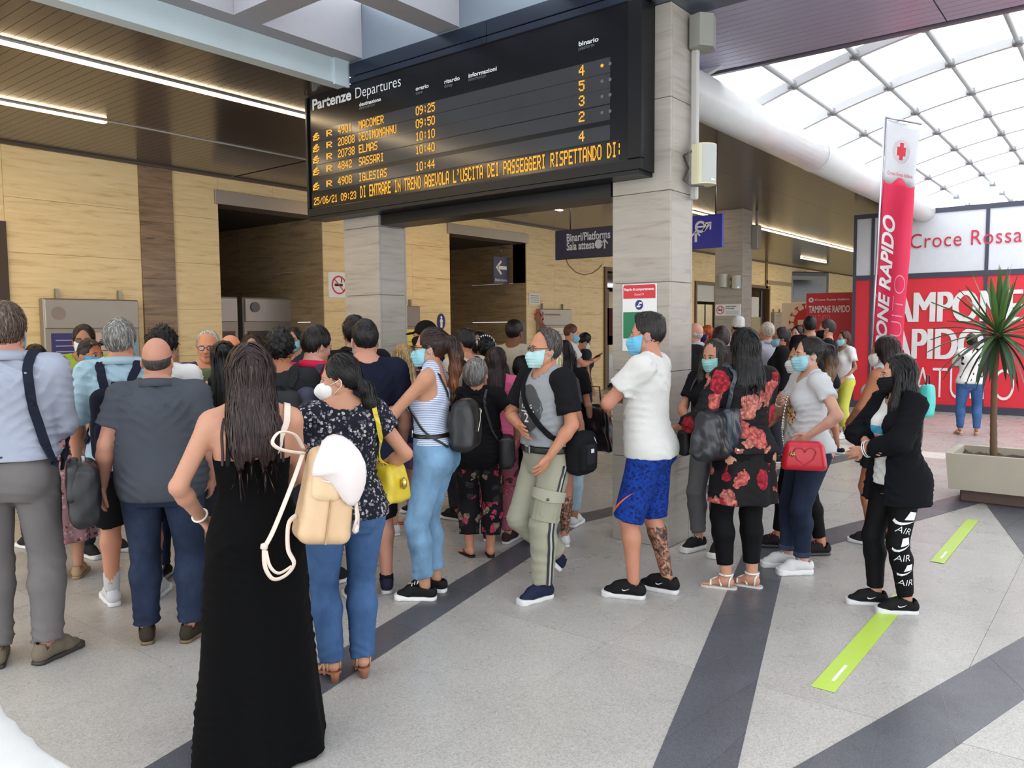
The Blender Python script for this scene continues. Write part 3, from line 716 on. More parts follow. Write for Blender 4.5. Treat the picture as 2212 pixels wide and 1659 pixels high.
def nosmoke(c, right, w, h, label):
    t = sign_box('no_smoking_sign', c, right, w, h, WHT, label, 'sign', .03)
    r = h*.36; cx = -w/2+r*1.35
    lpoly(t, 'red_ring', ring(cx, 0, r, r*.16)+[[(cx-r*.7, r*.62), (cx-r*.62, r*.7), (cx+r*.7, -r*.62), (cx+r*.62, -r*.7)]], REDP, .003)
    lpoly(t, 'cigarette_symbol', [[(cx-r*.6, -.05*h), (cx+r*.5, -.05*h), (cx+r*.5, .05*h), (cx-r*.6, .05*h)], [(cx+r*.3, .1*h), (cx+r*.45, .1*h), (cx+r*.4, .28*h), (cx+r*.28, .28*h)]], INK)
    x = cx+r*1.3
    ltext(t, 'Vietato fumare', x, h*.25, h*.12, INK, w*.42, bold=h*.004); ltext(t, 'No smoking', x, h*.08, h*.12, INK, w*.34, bold=h*.004)
    for k in range(4): lpoly(t, 'small_print', [[(x, -h*(.1+.08*k)), (x+w*.5, -h*(.1+.08*k)), (x+w*.5, -h*(.13+.08*k)), (x, -h*(.13+.08*k))]], plain((176, 176, 176), .7))
    return t
nosmoke(Vector((9.6, WY-.02, 2.49)), XR, 1.0, .46, 'white no smoking sign on the stone wall behind the far end of the board')
nosmoke(Vector((15.83, 6.75, 2.03)), YR, .56, .24, 'white no smoking sign on the far pillar')
for c, w, h, lab in (((1042, 652), .5, .28, 'small framed paper notice on the dark passage wall'), ((1155, 646), .44, .28, 'pale paper notice taped above the timetable case by the passage')):
    pos = wp(*c) if c[0] > 1100 else at_y(c[0], c[1], WY+2.9975)
    t = sign_box('paper_notice', pos, XR, w, h, PAPER, lab, 'notice', .006)
    for k in range(4): lpoly(t, 'print_line', [[(-w*.38, h*(.3-.18*k)), (w*.38, h*(.3-.18*k)), (w*.38, h*(.25-.18*k)), (-w*.38, h*(.25-.18*k))]], plain((130, 126, 120), .7))
# timetable cases
CASE = plain((150, 140, 128), .4, .35)
def timetable(px0, px1, z1, label, posters, heads):
    x0, x1 = wp(px0, 680).x, wp(px1, 680).x; w = x1-x0
    t = empty('timetable_case', ((x0+x1)/2, WY, 1.3), label=label, cat='notice board', group='metal timetable cases on the stone wall')
    zt = z1-1.3
    MB().box((-w/2, -.14, -.95), (w/2, -.001, zt), bev=.012).build('cabinet', CASE, t)
    MB().box((-w/2+.01, -.165, zt-.40), (w/2-.01, -.14, zt-.01), bev=.01).build('header_panel', STEEL, t)
    MB().box((-w*.4, -.167, zt-.16), (-w*.4+w*.5*heads, -.165, zt-.12)).build('print_line', plain((118, 110, 102), .5), t)
    if heads < .3: MB().tube([(-w*.36, -.167, zt-.2), (-w*.36, -.165, zt-.2)], .09, 20).build('round_emblem', plain((140, 128, 120), .5), t)
    for x in (-w*.33, w*.33): MB().box((x-.02, -.06, zt), (x+.02, -.01, zt+.13)).build('mount_tab', STEEL, t)
    n = len(posters); cw = (w-.12)/n
    for i, pc in enumerate(posters):
        a = -w/2+.06+cw*i; MB().box((a+.02, -.146, -.85), (a+cw-.02, -.14, zt-.46)).build('poster_sheet', plain(pc, .6), t)
        ln = MB()
        for r in range(16):
            zz = zt-.56-r*.075; ln.box((a+.07, -.148, zz), (a+cw-.07-random.uniform(0, cw*.4), -.146, zz+.012))
        ln.build('print_lines', plain(tuple(int(c*.42) for c in pc) if sum(pc) > 330 else (168, 168, 190), .6), t)
    return t
timetable(85, 290, 2.14, 'wide grey metal timetable case at the far end, with blue and pink sheets', [(58, 56, 110), (205, 180, 170)], 0.0)
timetable(820, 897, 2.14, 'grey metal timetable case with a yellow departures sheet beside the oval sign', [(236, 214, 96)], 1.0)
timetable(1158, 1225, 2.14, 'narrow grey timetable case with a white sheet, beyond the passage', [(226, 220, 208)], 1.0)
timetable(1666, 1686, 2.2, 'small far timetable case beside the virus poster', [(150, 140, 120)], 1.0)
# steel ticket counters inside the first opening
for i, x in enumerate((7.35, 8.6)):
    t = empty('ticket_counter', (x, WY+1.0, 0), label=('steel ticket machine housing with a round lock, further along the dark opening' if i else 'steel ticket machine housing with a round lock, first in the dark opening'), cat='counter')
    MB().box((-.58, 0, 0), (.58, .5, 2.28), bev=.02).build('cabinet', STEEL, t)
    MB().box((-.55, -.03, 1.84), (.55, 0, 2.25), bev=.01).build('header_panel', plain((170, 164, 156), .35, .5), t)
    MB().box((-.5, -.012, .9), (.5, 0, 1.68)).build('display', plain((60, 58, 56), .2), t)
    MB().tube([(-.36, -.06, 2.1), (-.36, -.03, 2.1)], .09, 18).build('round_lock', plain((104, 100, 96), .4, .5), t)
# television on the wall
tv = empty('wall_television', wp(1742, 625, .35), R_(-28), 'grey framed television hung on the far stone wall', 'television')
MB().box((-1.2, -.05, -.75), (1.2, .12, .72), bev=.03).build('casing', plain((34, 32, 30), .4), tv)
MB().box((-1.02, -.07, -.58), (1.02, -.05, .55)).build('bezel', plain((126, 120, 110), .4), tv)
MB().box((-.78, -.08, -.38), (.78, -.07, .38)).build('screen', plain((34, 38, 40), .12), tv)
MB().tube([(0, .12, 0), (0, .4, .1)], .06, 8).build('bracket', DK, tv)
for px, z0, z1, lab in ((1655, 3.2, 4.1, 'thin brown cable conduit running up the far stone wall'),):
    c = wp(px, 590); t = empty('cable_conduit', (c.x, WY-.05, 0), label=lab, cat='conduit'); MB().box((-.09, 0, z0-.1), (.09, .05, z1)).build('conduit', plain((128, 104, 72), .5), t); MB().box((-.05, 0, 3.28), (7.5, .05, 3.42)).build('cable_tray', plain((150, 132, 104), .5), t)
cb = empty('cable', (0, 0, 0), label='thin cable drooping across the stone wall to the door', cat='cable')
MB().tube([wp(1218, 548), wp(1228, 572), wp(1244, 588), wp(1262, 594), wp(1280, 590), wp(1294, 580), wp(1300, 572)], .012, 6).build('wire', plain((140, 116, 84), .6), cb)

# ---- red and white booth
BXF = 17.21
booth = empty('test_booth', (BXF, 1.0, 0), label='white and red panelled booth with large lettering beyond the palm', cat='booth')
FR = plain((70, 72, 88), .4, .2); PW = plain((222, 225, 232), .4); PR = plain((226, 46, 62), .45)
def bo(name, mb, m): o = mb.build(name, m, booth); o.location = (-BXF, -1.0, 0); return o
ye = [4.62, 4.28, 2.28, .28, -1.72, -3.3]
for i in range(5):
    a, c = ye[i+1]+.03, ye[i]-.03
    bo('white_panel', MB().box((BXF+.01, a, 2.70), (BXF+.05, c, 3.84)), PW); bo('red_panel', MB().box((BXF+.01, a, .14), (BXF+.05, c, 2.6)), PR)
for y in ye: bo('mullion', MB().box((BXF-.01, y-.03, .12), (BXF+.07, y+.03, 3.92)), FR)
for z0, z1 in ((3.84, 3.93), (2.6, 2.7), (0, .14)): bo('rail', MB().box((BXF-.012, -3.33, z0), (BXF+.08, 4.65, z1)), FR)
bo('side_panel', MB().box((BXF+.08, 4.56, 0), (BXF+2.4, 4.64, 3.9)), plain((216, 190, 150), .5))
bo('back_panel', MB().box((BXF+2.4, -3.3, 0), (BXF+2.45, 4.64, 3.9)).box((BXF+.08, -3.3, 3.8), (BXF+2.4, 4.6, 3.88)), PW)
REDL = plain((200, 52, 74), .5)
def btext(s, a, c, size, m, **kw):
    p, q = at_x(*a, BXF-.014), at_x(*c, BXF-.014); o = text(s, p, YR, UPV, size, m, booth, width=p.y-q.y, **kw); o.location = (-BXF, -1.0, 0); return o
k = (at_x(1966, 537, BXF).y-at_x(2197, 526, BXF).y)/11*20
p = at_x(1966, 537, BXF-.014); o = text('Croce Rossa Italiana', p, YR, UPV, .29, REDL, booth, width=k*.93, spacing=1.1); o.location = (-BXF, -1.0, 0)
for s, a, c, top, kw in (('TAMPONE', (1891, 697), (2205, 697), 628, dict(fat=.024)), ('RAPIDO', (1891, 776), (2122, 776), 707, dict(fat=.024)), ('GRATUITO', (1903, 858), (2190, 860), 789, dict(bold=-.012))):
    z0 = at_x(2000, (695 if s == 'TAMPONE' else 775 if s == 'RAPIDO' else 858), BXF).z; z1 = at_x(2000, top+(0 if s != 'TAMPONE' else 0), BXF).z
    p, q = at_x(*a, BXF-.014), at_x(*c, BXF-.014); o = text(s, (BXF-.014, p.y, z0), YR, UPV, z1-z0, WHT, booth, width=p.y-q.y, **kw); o.location = (-BXF, -1.0, 0)
lab = [at_x(2010, 757, BXF-.014)]
# red poster and virus poster beyond
rp = sign_box('poster_stand', Vector((18.2, 5.42, 1.2)), YR, .98, 2.42, plain((206, 46, 58), .5), 'tall red poster panel with white lettering standing between virus poster and booth', 'poster', .04)
lpoly(rp, 'round_emblem', [disc(-.38, 1.06, .055)], WHT); ltext(rp, 'Croce Rossa Italiana', -.3, 1.04, .045, WHT, .74, bold=.0015); ltext(rp, 'TAMPONE RAPIDO', -.43, .78, .15, WHT, .88, bold=.005); ltext(rp, 'GRATUITO', -.43, .6, .13, plain((228, 120, 128), .5), .47)
lpoly(rp, 'red_cross', [[(-.40, 1.05), (-.36, 1.05), (-.36, 1.07), (-.40, 1.07)], [(-.39, 1.04), (-.37, 1.04), (-.37, 1.08), (-.39, 1.08)]], REDP, .004)
vp = sign_box('virus_poster', Vector((20, 6.55, 1.15)), YR, 1.1, 2.22, plain((226, 220, 204), .6), 'pale poster with a red spiked virus and white no entry bar', 'poster', .03)
VR = plain((196, 40, 44), .5); cx, cy = .1, .62
lpoly(vp, 'virus_disc', [disc(cx, cy, .34, 32)], VR)
lpoly(vp, 'virus_spikes', [[(cx+r*math.cos(a+d), cy+r*math.sin(a+d)) for r, d in ((.33, -.06), (.42, -.03), (.44, -.11), (.47, -.1), (.47, .1), (.44, .11), (.42, .03), (.33, .06))] for a in [2*PI*k/14 for k in range(14)]], VR)
lpoly(vp, 'white_bar', [[(cx-.24, cy-.06), (cx+.26, cy-.06), (cx+.26, cy+.06), (cx-.24, cy+.06)]], plain((226, 220, 204), .6), .004)

# ---- feather flag
FX = 10.4; FY = 2.5
flag = empty('banner_flag', (FX, FY, 0), label='tall red and white banner flag on a pole with vertical white lettering', cat='flag')
TL, TR_, BL_, BR_ = at_x(1915, 258, FX), at_x(1989, 274, FX), at_x(1882, 830, FX), at_x(1940, 838, FX)
BL_ = TL+(BL_-TL)*1.2; BR_ = TR_+(BR_-TR_)*1.2
def fpt(u, v, off=0.0):
    p = (TL*(1-u)+TR_*u)*(1-v)+(BL_*(1-u)+BR_*u)*v
    w = .035*math.sin(u*5.2+v*3.0)*(.3+u)+.02*math.sin(v*14+u*3)*u
    return Vector((FX+w-off, p.y, p.z))
def fgrid(u0, u1, v0, v1, nu, nv, m, name, off=0):
    vs = [fpt(u0+(u1-u0)*i/nu, v0+(v1-v0)*j/nv+(.012*math.sin(9*i/nu) if (j == 0 and name != 'white_cloth') or (j == nv and name == 'white_cloth') else 0), off)-Vector((FX, FY, 0)) for j in range(nv+1) for i in range(nu+1)]
    fs = [(j*(nu+1)+i, j*(nu+1)+i+1, (j+1)*(nu+1)+i+1, (j+1)*(nu+1)+i) for j in range(nv) for i in range(nu)]
    o = MB().add(vs, fs, 0, True).build(name, m, flag); md = o.modifiers.new('thickness', 'SOLIDIFY'); md.thickness = .003; return o
fgrid(0, 1, 0, .182, 16, 12, plain((212, 212, 217), .7), 'white_cloth'); fgrid(0, 1, .182, 1, 16, 60, plain((222, 40, 82), .6), 'red_cloth')
def fdecal(me, u0, v0, du, dv, m, name):
    """me in a unit frame x 0..1 (across u), y 0..1 (up v)"""
    bm = bmesh.new(); bm.from_mesh(me); bmesh.ops.triangulate(bm, faces=bm.faces[:]); bmesh.ops.subdivide_edges(bm, edges=[e for e in bm.edges if e.calc_length() > .12], cuts=1)
    for v in bm.verts: v.co = fpt(u0+du*v.co.x, v0-dv*v.co.y, .006)-Vector((FX, FY, 0))
    me2 = bpy.data.meshes.new(name); bm.to_mesh(me2); bm.free(); return link(name, me2, flag, m)
def unit_text(s, rot, **kw):
    me = text_mesh(s, 1, **kw); xs = [v.co.x for v in me.vertices]; ys = [v.co.y for v in me.vertices]
    for v in me.vertices:
        x, y = (v.co.x-min(xs))/(max(xs)-min(xs)), (v.co.y-min(ys))/(max(ys)-min(ys))
        v.co = (1-y, x, 0) if rot else (x, y, 0)
    return me
fdecal(unit_text('TAMPONE RAPIDO', True, bold=.03, shear=.25), .06, .84, .42, .55, WHT, 'lettering')
fdecal(unit_text('GRATUITO', True, bold=-.024), .60, .90, .34, .43, plain((236, 140, 165), .6), 'lettering')
fdecal(unit_text('Croce Rossa Italiana', False, bold=.01), .12, .165, .8, .012, plain((214, 120, 134), .6), 'lettering')
mb = MB()
for q in ([(.36, .4), (.64, .4), (.64, .6), (.36, .6)], [(.44, .3), (.56, .3), (.56, .7), (.44, .7)]): mb.add([(x, y, 0) for x, y in q], [(0, 1, 2, 3)])
fdecal(mb.mesh('cross'), 0, .155, 1, .135, REDP, 'red_cross')
mb = MB()
for r_, w_ in ((.27, .012), (.20, .012)):
    for q in ring(.5, .5, r_, w_, 32): mb.add([(x, y, 0) for x, y in q], [(0, 1, 2, 3)])
for k in range(28):
    a = 2*PI*k/28; mb.add([(.5+r*math.cos(a+d), .5+r*math.sin(a+d), 0) for r, d in ((.215, -.05), (.25, -.05), (.25, .05), (.215, .05))], [(0, 1, 2, 3)])
fdecal(mb.mesh('emblem'), 0, .155, 1, .135, plain((206, 190, 196), .6), 'round_emblem')
f0 = Vector((FX, FY, 0))
MB().tube([Vector((.0, BL_.y-FY+.03, .05)), TL-f0+Vector((0, .015, .03))], .016, 8).build('pole', metal((190, 190, 196), .35), flag)
MB().tube([TL-f0+Vector((0, .015, .03)), TR_-f0+Vector((0, -.01, .03))], .014, 8).build('top_bar', metal((170, 170, 174), .35), flag)
MB().lathe([(.11, 0), (.11, .03), (.03, .06), (.02, .12)], (0, BL_.y-FY+.03, 0), 16).build('base', plain((60, 60, 64), .5), flag)

# ---- planter and palm
pl = empty('planter', (8.9, .5, 0), label='beige concrete planter box on a dark plinth', cat='planter')
CONC = plain((186, 178, 160), .7)
hx_, hy_ = .36, .92
mb = MB(); z0, z1, wt = .12, .47, .06
o_b = [(-hx_+.03, -hy_+.03), (hx_-.03, -hy_+.03), (hx_-.03, hy_-.03), (-hx_+.03, hy_-.03)]; o_t = [(-hx_, -hy_), (hx_, -hy_), (hx_, hy_), (-hx_, hy_)]; i_t = [(x*(1-wt/hx_*.9) if abs(x) > .1 else x, y*(1-wt/hy_)) for x, y in o_t]
vs = [(x, y, z0) for x, y in o_b]+[(x, y, z1) for x, y in o_t]+[(x, y, z1) for x, y in i_t]+[(x, y, z1-.09) for x, y in i_t]
fs = [(3, 2, 1, 0)]+[(i, (i+1) % 4, 4+(i+1) % 4, 4+i) for i in range(4)]+[(4+i, 4+(i+1) % 4, 8+(i+1) % 4, 8+i) for i in range(4)]+[(8+i, 8+(i+1) % 4, 12+(i+1) % 4, 12+i) for i in range(4)]+[(12, 13, 14, 15)]
mb.add(vs, fs).build('trough', CONC, pl)
MB().box((-.27, -.8, 0), (.27, .8, .12), bev=.01).build('plinth', plain((92, 70, 62), .7), pl)
mb = MB(); nx, ny = 10, 24; hh = lambda i, j: .40+.02*math.sin(i*2.3+j*1.7)+.015*math.sin(j*3.1-i)
mb.add([(-.29+.58*i/nx, -.85+1.7*j/ny, hh(i, j)) for j in range(ny+1) for i in range(nx+1)], [(j*(nx+1)+i, j*(nx+1)+i+1, (j+1)*(nx+1)+i+1, (j+1)*(nx+1)+i) for j in range(ny) for i in range(nx)], 0, True)
so = mb.build('soil', plain((74, 58, 46), .9), pl); 
palm = empty('yucca_palm', (8.9, 1.06, .36), label='spiky green palm with a thin brown trunk growing in the planter', cat='palm')
LEAFG = [plain((70, 104, 52), .45), plain((92, 128, 62), .45), plain((52, 78, 46), .45), plain((92, 98, 90), .45)]
TRK = plain((112, 88, 66), .9)
tk = MB(); zz = np.linspace(0, 1.32, 34); tk.tube([(.015*math.sin(z*3), .02*math.sin(z*2), z) for z in zz], [.033-.010*z/1.32+(.003 if i % 2 else 0) for i, z in enumerate(zz)], 10); tk.build('trunk', TRK, palm)
rl = random.Random(5)
for k in range(78):
    az = k*2.39996+rl.uniform(-.2, .2); el = R_(88-k*1.9+rl.uniform(-8, 8)) ; L = rl.uniform(.5, .68)*(.92 if k < 8 else 1); w = .022 if k < 55 else .026
    z_b = 1.30-.10*k/78; droop = max(0, (k-22)/56)
    pts = []; d = Vector((math.cos(az)*math.cos(el), math.sin(az)*math.cos(el), math.sin(el))); p = Vector((0.02*math.cos(az), .02*math.sin(az), z_b))
    for i in range(7):
        pts.append(p.copy()); p = p+d*(L/6); d = (d+Vector((0, 0, -.16*droop*1.6))).normalized()
    sd = Vector((-math.sin(az), math.cos(az), 0)); vs = []
    for i, q in enumerate(pts):
        ww = w*math.sin(PI*(.16+.84*i/6))**.8 if i < 6 else .001
        vs += [q-sd*ww+Vector((0, 0, .006)), q-Vector((0, 0, .004)), q+sd*ww+Vector((0, 0, .006))]
    fs = [(3*i+j, 3*i+j+1, 3*i+4+j, 3*i+3+j) for i in range(6) for j in range(2)]
    MB().add(vs, fs, 0, True).build('leaf', LEAFG[3 if (k > 50 and k % 7 == 0) else (1 if k < 30 and k % 2 else (0 if k < 52 else 2))], palm)
# ---- green floor tapes
TAPE = plain((186, 216, 84), .35)
for x0, x1, y0, y1, lab in ((3.74, 5.36, 1.05, 1.16, 'long lime green floor tape under the feet of the girl in black'), (6.28, 7.84, 1.03, 1.12, 'shorter lime green floor tape strip further back near the planter')):
    t = empty('floor_tape', (x0, y0, 0), label=lab, cat='tape', group='lime floor tapes')
    MB().box((0, 0, .003), (x1-x0, y1-y0, .0042)).build('tape', TAPE, t); 
    MB().box((.12, .035, .0043), (.34, .05, .0047)).build('white_mark', WHT, t)
# ================================================================== people: smooth implicit bodies, hair and clothes
f32 = np.float32
def smin(a, b, k):
    if k <= 0: return np.minimum(a, b)
    h = np.maximum(k-np.abs(a-b), 0)/k
    return np.minimum(a, b)-h*h*k*.25
def smax(a, b, k): return -smin(-a, -b, k)
class Cone:
    def __init__(s, a, b, ra, rb, sx=1.0):
        s.a = np.array(a, float); s.b = np.array(b, float); s.ra = ra; s.rb = rb
        m = max(ra, rb); s.lo = np.minimum(s.a, s.b)-m; s.hi = np.maximum(s.a, s.b)+m
    def d(s, x, y, z):
        ba = s.b-s.a; L2 = max(ba@ba, 1e-9)
        px, py, pz = x-s.a[0], y-s.a[1], z-s.a[2]
        t = np.clip((px*ba[0]+py*ba[1]+pz*ba[2])/L2, 0, 1)
        return np.sqrt((px-ba[0]*t)**2+(py-ba[1]*t)**2+(pz-ba[2]*t)**2)-(s.ra+(s.rb-s.ra)*t)
class Ell:
    def __init__(s, c, r, R=None):
        s.c = np.array(c, float); s.r = np.array(r, float); s.R = None if R is None else np.array(R, float)
        m = s.r if R is None else np.full(3, s.r.max()); s.lo = s.c-m; s.hi = s.c+m
    def d(s, x, y, z):
        px, py, pz = x-s.c[0], y-s.c[1], z-s.c[2]
        if s.R is not None:
            R = s.R; px, py, pz = (R[0, 0]*px+R[1, 0]*py+R[2, 0]*pz, R[0, 1]*px+R[1, 1]*py+R[2, 1]*pz, R[0, 2]*px+R[1, 2]*py+R[2, 2]*pz)
        k0 = np.sqrt((px/s.r[0])**2+(py/s.r[1])**2+(pz/s.r[2])**2); k1 = np.sqrt((px/s.r[0]**2)**2+(py/s.r[1]**2)**2+(pz/s.r[2]**2)**2)
        return k0*(k0-1)/np.maximum(k1, 1e-6)
class Loft:
    """stack of ellipses along z: rows (z, a, b, cy[, cx]); fold = (n, amp_top, amp_bottom, phase)"""
    def __init__(s, rows, fold=None, ex=2.0, cap=True):
        r = np.array(sorted([tuple(q)+(0,)*(5-len(q)) for q in rows]), float); s.r = r; s.fold = fold; s.ex = ex; s.cap = cap
        a, b = r[:, 1].max()*1.25, r[:, 2].max()*1.25
        s.lo = np.array([r[:, 4].min()-a, r[:, 3].min()-b, r[0, 0]]); s.hi = np.array([r[:, 4].max()+a, r[:, 3].max()+b, r[-1, 0]])
    def d(s, x, y, z):
        r = s.r; zz = np.clip(z, r[0, 0], r[-1, 0])
        # smooth interpolation
        a, b, cy, cx = [np.interp(zz, r[:, 0], r[:, i]) for i in (1, 2, 3, 4)]
        px, py = x-cx, y-cy
        if s.fold:
            n, at, ab, ph = s.fold; th = np.arctan2(px/a, py/b); t = (r[-1, 0]-zz)/(r[-1, 0]-r[0, 0]); am = at+(ab-at)*t
            g = 1+am*np.sin(n*th+ph+1.3*np.sin(2*th+ph)+.8*t); a, b = a*g, b*g
        if s.ex == 2.0: e = np.sqrt((px/a)**2+(py/b)**2)
        else: e = ((np.abs(px)/a)**s.ex+(np.abs(py)/b)**s.ex)**(1/s.ex)
        k1 = np.sqrt((px/a**2)**2+(py/b**2)**2)
        d = np.where(e > .35, e*(e-1)/np.maximum(k1, 1e-4), -.5*np.minimum(a, b))
        return np.maximum(d, np.maximum(r[0, 0]-z, z-r[-1, 0])) if s.cap else d
class Half:
    """keeps the side where (p-o).n < 0"""
    def __init__(s, o, n): s.o = np.array(o, float); s.n = np.array(n, float)/np.linalg.norm(n); s.lo = s.hi = None
    def d(s, x, y, z): return (x-s.o[0])*s.n[0]+(y-s.o[1])*s.n[1]+(z-s.o[2])*s.n[2]
class Fn:
    def __init__(s, f, lo=None, hi=None): s.d = f; s.lo = None if lo is None else np.array(lo, float); s.hi = None if hi is None else np.array(hi, float)
def wob(x, y, z, f, ph=0.0):
    """cheap smooth noise, about -1..1"""
    return (np.sin(f*(1.0*x+.6*y+.35*z)+ph)*np.cos(f*(.8*y-.5*x+.7*z)+1.7*ph)+.6*np.sin(f*1.9*(.5*x-.9*y+.6*z)+2.1+ph)*np.cos(f*1.7*(.9*x+.3*z)-ph))/1.3
class Field:
    def __init__(s): s.ops = []; s.post = []
    def add(s, p, k=.02): s.ops.append(('+', p, k)); return s
    def sub(s, p, k=.004): s.ops.append(('-', p, k)); return s
    def cut(s, p, k=0.0): s.ops.append(('&', p, k)); return s
    def disp(s, f): s.ops.append(('~', f, 0)); return s
    def at(s, x, y, z):
        v = np.full(np.broadcast(x, y, z).shape, 1.0)
        for o, p, k in s.ops:
            if o == '+': v = smin(v, p.d(x, y, z), k)
            elif o == '-': v = smax(v, -p.d(x, y, z), k)
            elif o == '&': v = smax(v, p.d(x, y, z), k)
            else: v = v+p(x, y, z)
        return v
    def mesh(s, h, lo=None, hi=None):
        """surface nets -> verts, quads"""
        L = [p for o, p, k in s.ops if o == '+']
        if lo is None: lo = np.min([p.lo for p in L], axis=0)-2.5*h-.012
        if hi is None: hi = np.max([p.hi for p in L], axis=0)+2.5*h+.012
        n = np.ceil((np.array(hi)-lo)/h).astype(int)+1
        X, Y, Z = [(lo[i]+h*np.arange(n[i])).astype(f32) for i in range(3)]
        V = np.full(n, .3, f32)
        for o, p, k in s.ops:
            if o == '~':
                m = np.abs(V) < .06; idx = np.nonzero(m)
                if len(idx[0]): V[idx] += p(X[idx[0]], Y[idx[1]], Z[idx[2]]).astype(f32)
                continue
            if p.lo is not None:
                mg = k+2*h+.02
                i0 = np.clip(np.floor((p.lo-mg-lo)/h).astype(int), 0, n); i1 = np.clip(np.ceil((p.hi+mg-lo)/h).astype(int)+1, 0, n)
                if (i1 <= i0).any(): continue
                sl = tuple(slice(a, c) for a, c in zip(i0, i1))
            else: sl = (slice(None),)*3
            x, y, z = X[sl[0]][:, None, None], Y[sl[1]][None, :, None], Z[sl[2]][None, None, :]
            d = np.asarray(p.d(x, y, z), f32)
            if o == '+': V[sl] = smin(V[sl], d, k)
            elif o == '-': V[sl] = smax(V[sl], -d, k)
            else: V[sl] = smax(V[sl], d, k)
        V[0], V[-1] = .3, .3; V[:, 0], V[:, -1] = .3, .3; V[:, :, 0], V[:, :, -1] = .3, .3
        return nets(V, lo, h)
def nets(V, lo, h):
    S = V < 0
    n = np.array(V.shape)
    c = np.zeros(n-1, np.uint8)
    for i in (0, 1):
        for j in (0, 1):
            for k in (0, 1): c += S[i:n[0]-1+i, j:n[1]-1+j, k:n[2]-1+k]
    act = np.nonzero((c > 0) & (c < 8)); na = len(act[0])
    if na == 0: return np.zeros((0, 3)), np.zeros((0, 4), int)
    idx = np.full(n-1, -1, np.int32); idx[act] = np.arange(na)
    P = np.zeros((na, 3)); cnt = np.zeros(na)
    A = np.array(act)
    for ax in range(3):
        u, w = [q for q in range(3) if q != ax]
        for du in (0, 1):
            for dw in (0, 1):
                o0 = np.zeros(3, int); o0[u] = du; o0[w] = dw; o1 = o0.copy(); o1[ax] = 1
                v0 = V[tuple(A[i]+o0[i] for i in range(3))]; v1 = V[tuple(A[i]+o1[i] for i in range(3))]
                m = (v0 < 0) != (v1 < 0)
                t = v0[m]/(v0[m]-v1[m]); q = np.tile(o0.astype(float), (m.sum(), 1)); q[:, ax] = t
                P[m] += q; cnt[m] += 1
    P = (P/cnt[:, None]+A.T)*h+lo
    F = []
    for ax in range(3):
        u, w = (ax+1) % 3, (ax+2) % 3
        s0 = [slice(1, -1)]*3; s1 = [slice(1, -1)]*3; s0[ax] = slice(0, -1); s1[ax] = slice(1, None)
        a, b = S[tuple(s0)], S[tuple(s1)]
        for val, flip in ((a & ~b, False), (~a & b, True)):
            e = np.array(np.nonzero(val))
            if e.shape[1] == 0: continue
            base = e+1; base[ax] = e[ax]
            q = []
            for du, dw in ((-1, -1), (0, -1), (0, 0), (-1, 0)):
                g = base.copy(); g[u] += du; g[w] += dw; q.append(idx[g[0], g[1], g[2]])
            q = np.array(q).T
            F.append(q[:, ::-1] if flip else q)
    return P, np.concatenate(F)
def join(parts):
    v, f, b = [], [], 0
    for P, F in parts:
        v.append(P); f.append(F+b); b += len(P)
    return np.concatenate(v), np.concatenate(f)
def xf(P, M):
    M = np.array(M); return P@M[:3, :3].T+M[:3, 3]
def rotz(a): c, s = math.cos(a), math.sin(a); return np.array([[c, -s, 0], [s, c, 0], [0, 0, 1.]])
def rotx(a): c, s = math.cos(a), math.sin(a); return np.array([[1., 0, 0], [0, c, -s], [0, s, c]])
def roty(a): c, s = math.cos(a), math.sin(a); return np.array([[c, 0, s], [0, 1., 0], [-s, 0, c]])
def m4(R, t): M = np.eye(4); M[:3, :3] = R; M[:3, 3] = t; return M
_C = {}
def cached(key, fn):
    if key not in _C: _C[key] = fn()
    return _C[key]

# ---- head (own frame: origin at the top of the neck, +y forward, z up; chin -.03, crown .2)
def head_field(fem, infl=0.0):
    g = Field(); i = infl; j = .93 if fem else 1.0
    g.add(Ell((0, -.012, .103), (.074+i, .094+i, .096+i)), 0)
    g.add(Ell((0, .030, .045), (.058*j+i, .060+i, .084+i)), .03)
    g.add(Cone((-.048*j, .005, .008), (-.012, .070, -.020), .022+i, .019+i), .03); g.add(Cone((.048*j, .005, .008), (.012, .070, -.020), .022+i, .019+i), .03)
    g.add(Ell((-.034, .066, .042), (.022+i, .016+i, .018+i)), .02); g.add(Ell((.034, .066, .042), (.022+i, .016+i, .018+i)), .02)
    g.add(Cone((-.035, .078, .088), (.035, .078, .088), .011+i, .011+i), .02)
    g.add(Cone((0, -.022, -.09), (0, -.012, .03), (.046 if fem else .057)+i, (.043 if fem else .054)+i), .03)
    return g
def head_full(fem):
    g = head_field(fem)
    for s in (-1, 1):
        g.sub(Ell((s*.031, .099, .072), (.017, .014, .011)), .012)
        g.add(Ell((s*.031, .080, .070), (.015, .013, .010)), .004)
        g.add(Ell((s*.077, -.010, .058), (.008, .019, .030), rotz(s*.35)), .008); g.sub(Ell((s*.085, -.006, .062), (.006, .010, .018), rotz(s*.35)), .004)
    g.add(Cone((0, .089, .076), (0, .106, .040), .0085, .0125), .012); g.add(Cone((-.011, .094, .036), (.011, .094, .036), .0085, .0085), .008)
    g.add(Ell((0, .086, .013), (.024, .013, .006)), .005); g.add(Ell((0, .085, .003), (.021, .013, .007)), .005)
    return g
def head_mesh(fem, h): return cached(('head', fem, h), lambda: head_full(fem).mesh(h, np.array([-.105, -.13, -.10]), np.array([.105, .13, .21])))
def face_y(fem, pts, off):
    """puts (x, z) face points on the skin"""
    g = cached(('hf', fem), lambda: head_full(fem)); P = np.array([(x, .13, z) for x, z in pts])
    for _ in range(60): P[:, 1] -= np.clip(g.at(P[:, 0], P[:, 1], P[:, 2])*.6, 0, .01)
    P[:, 1] += off; return [Vector(q) for q in P]
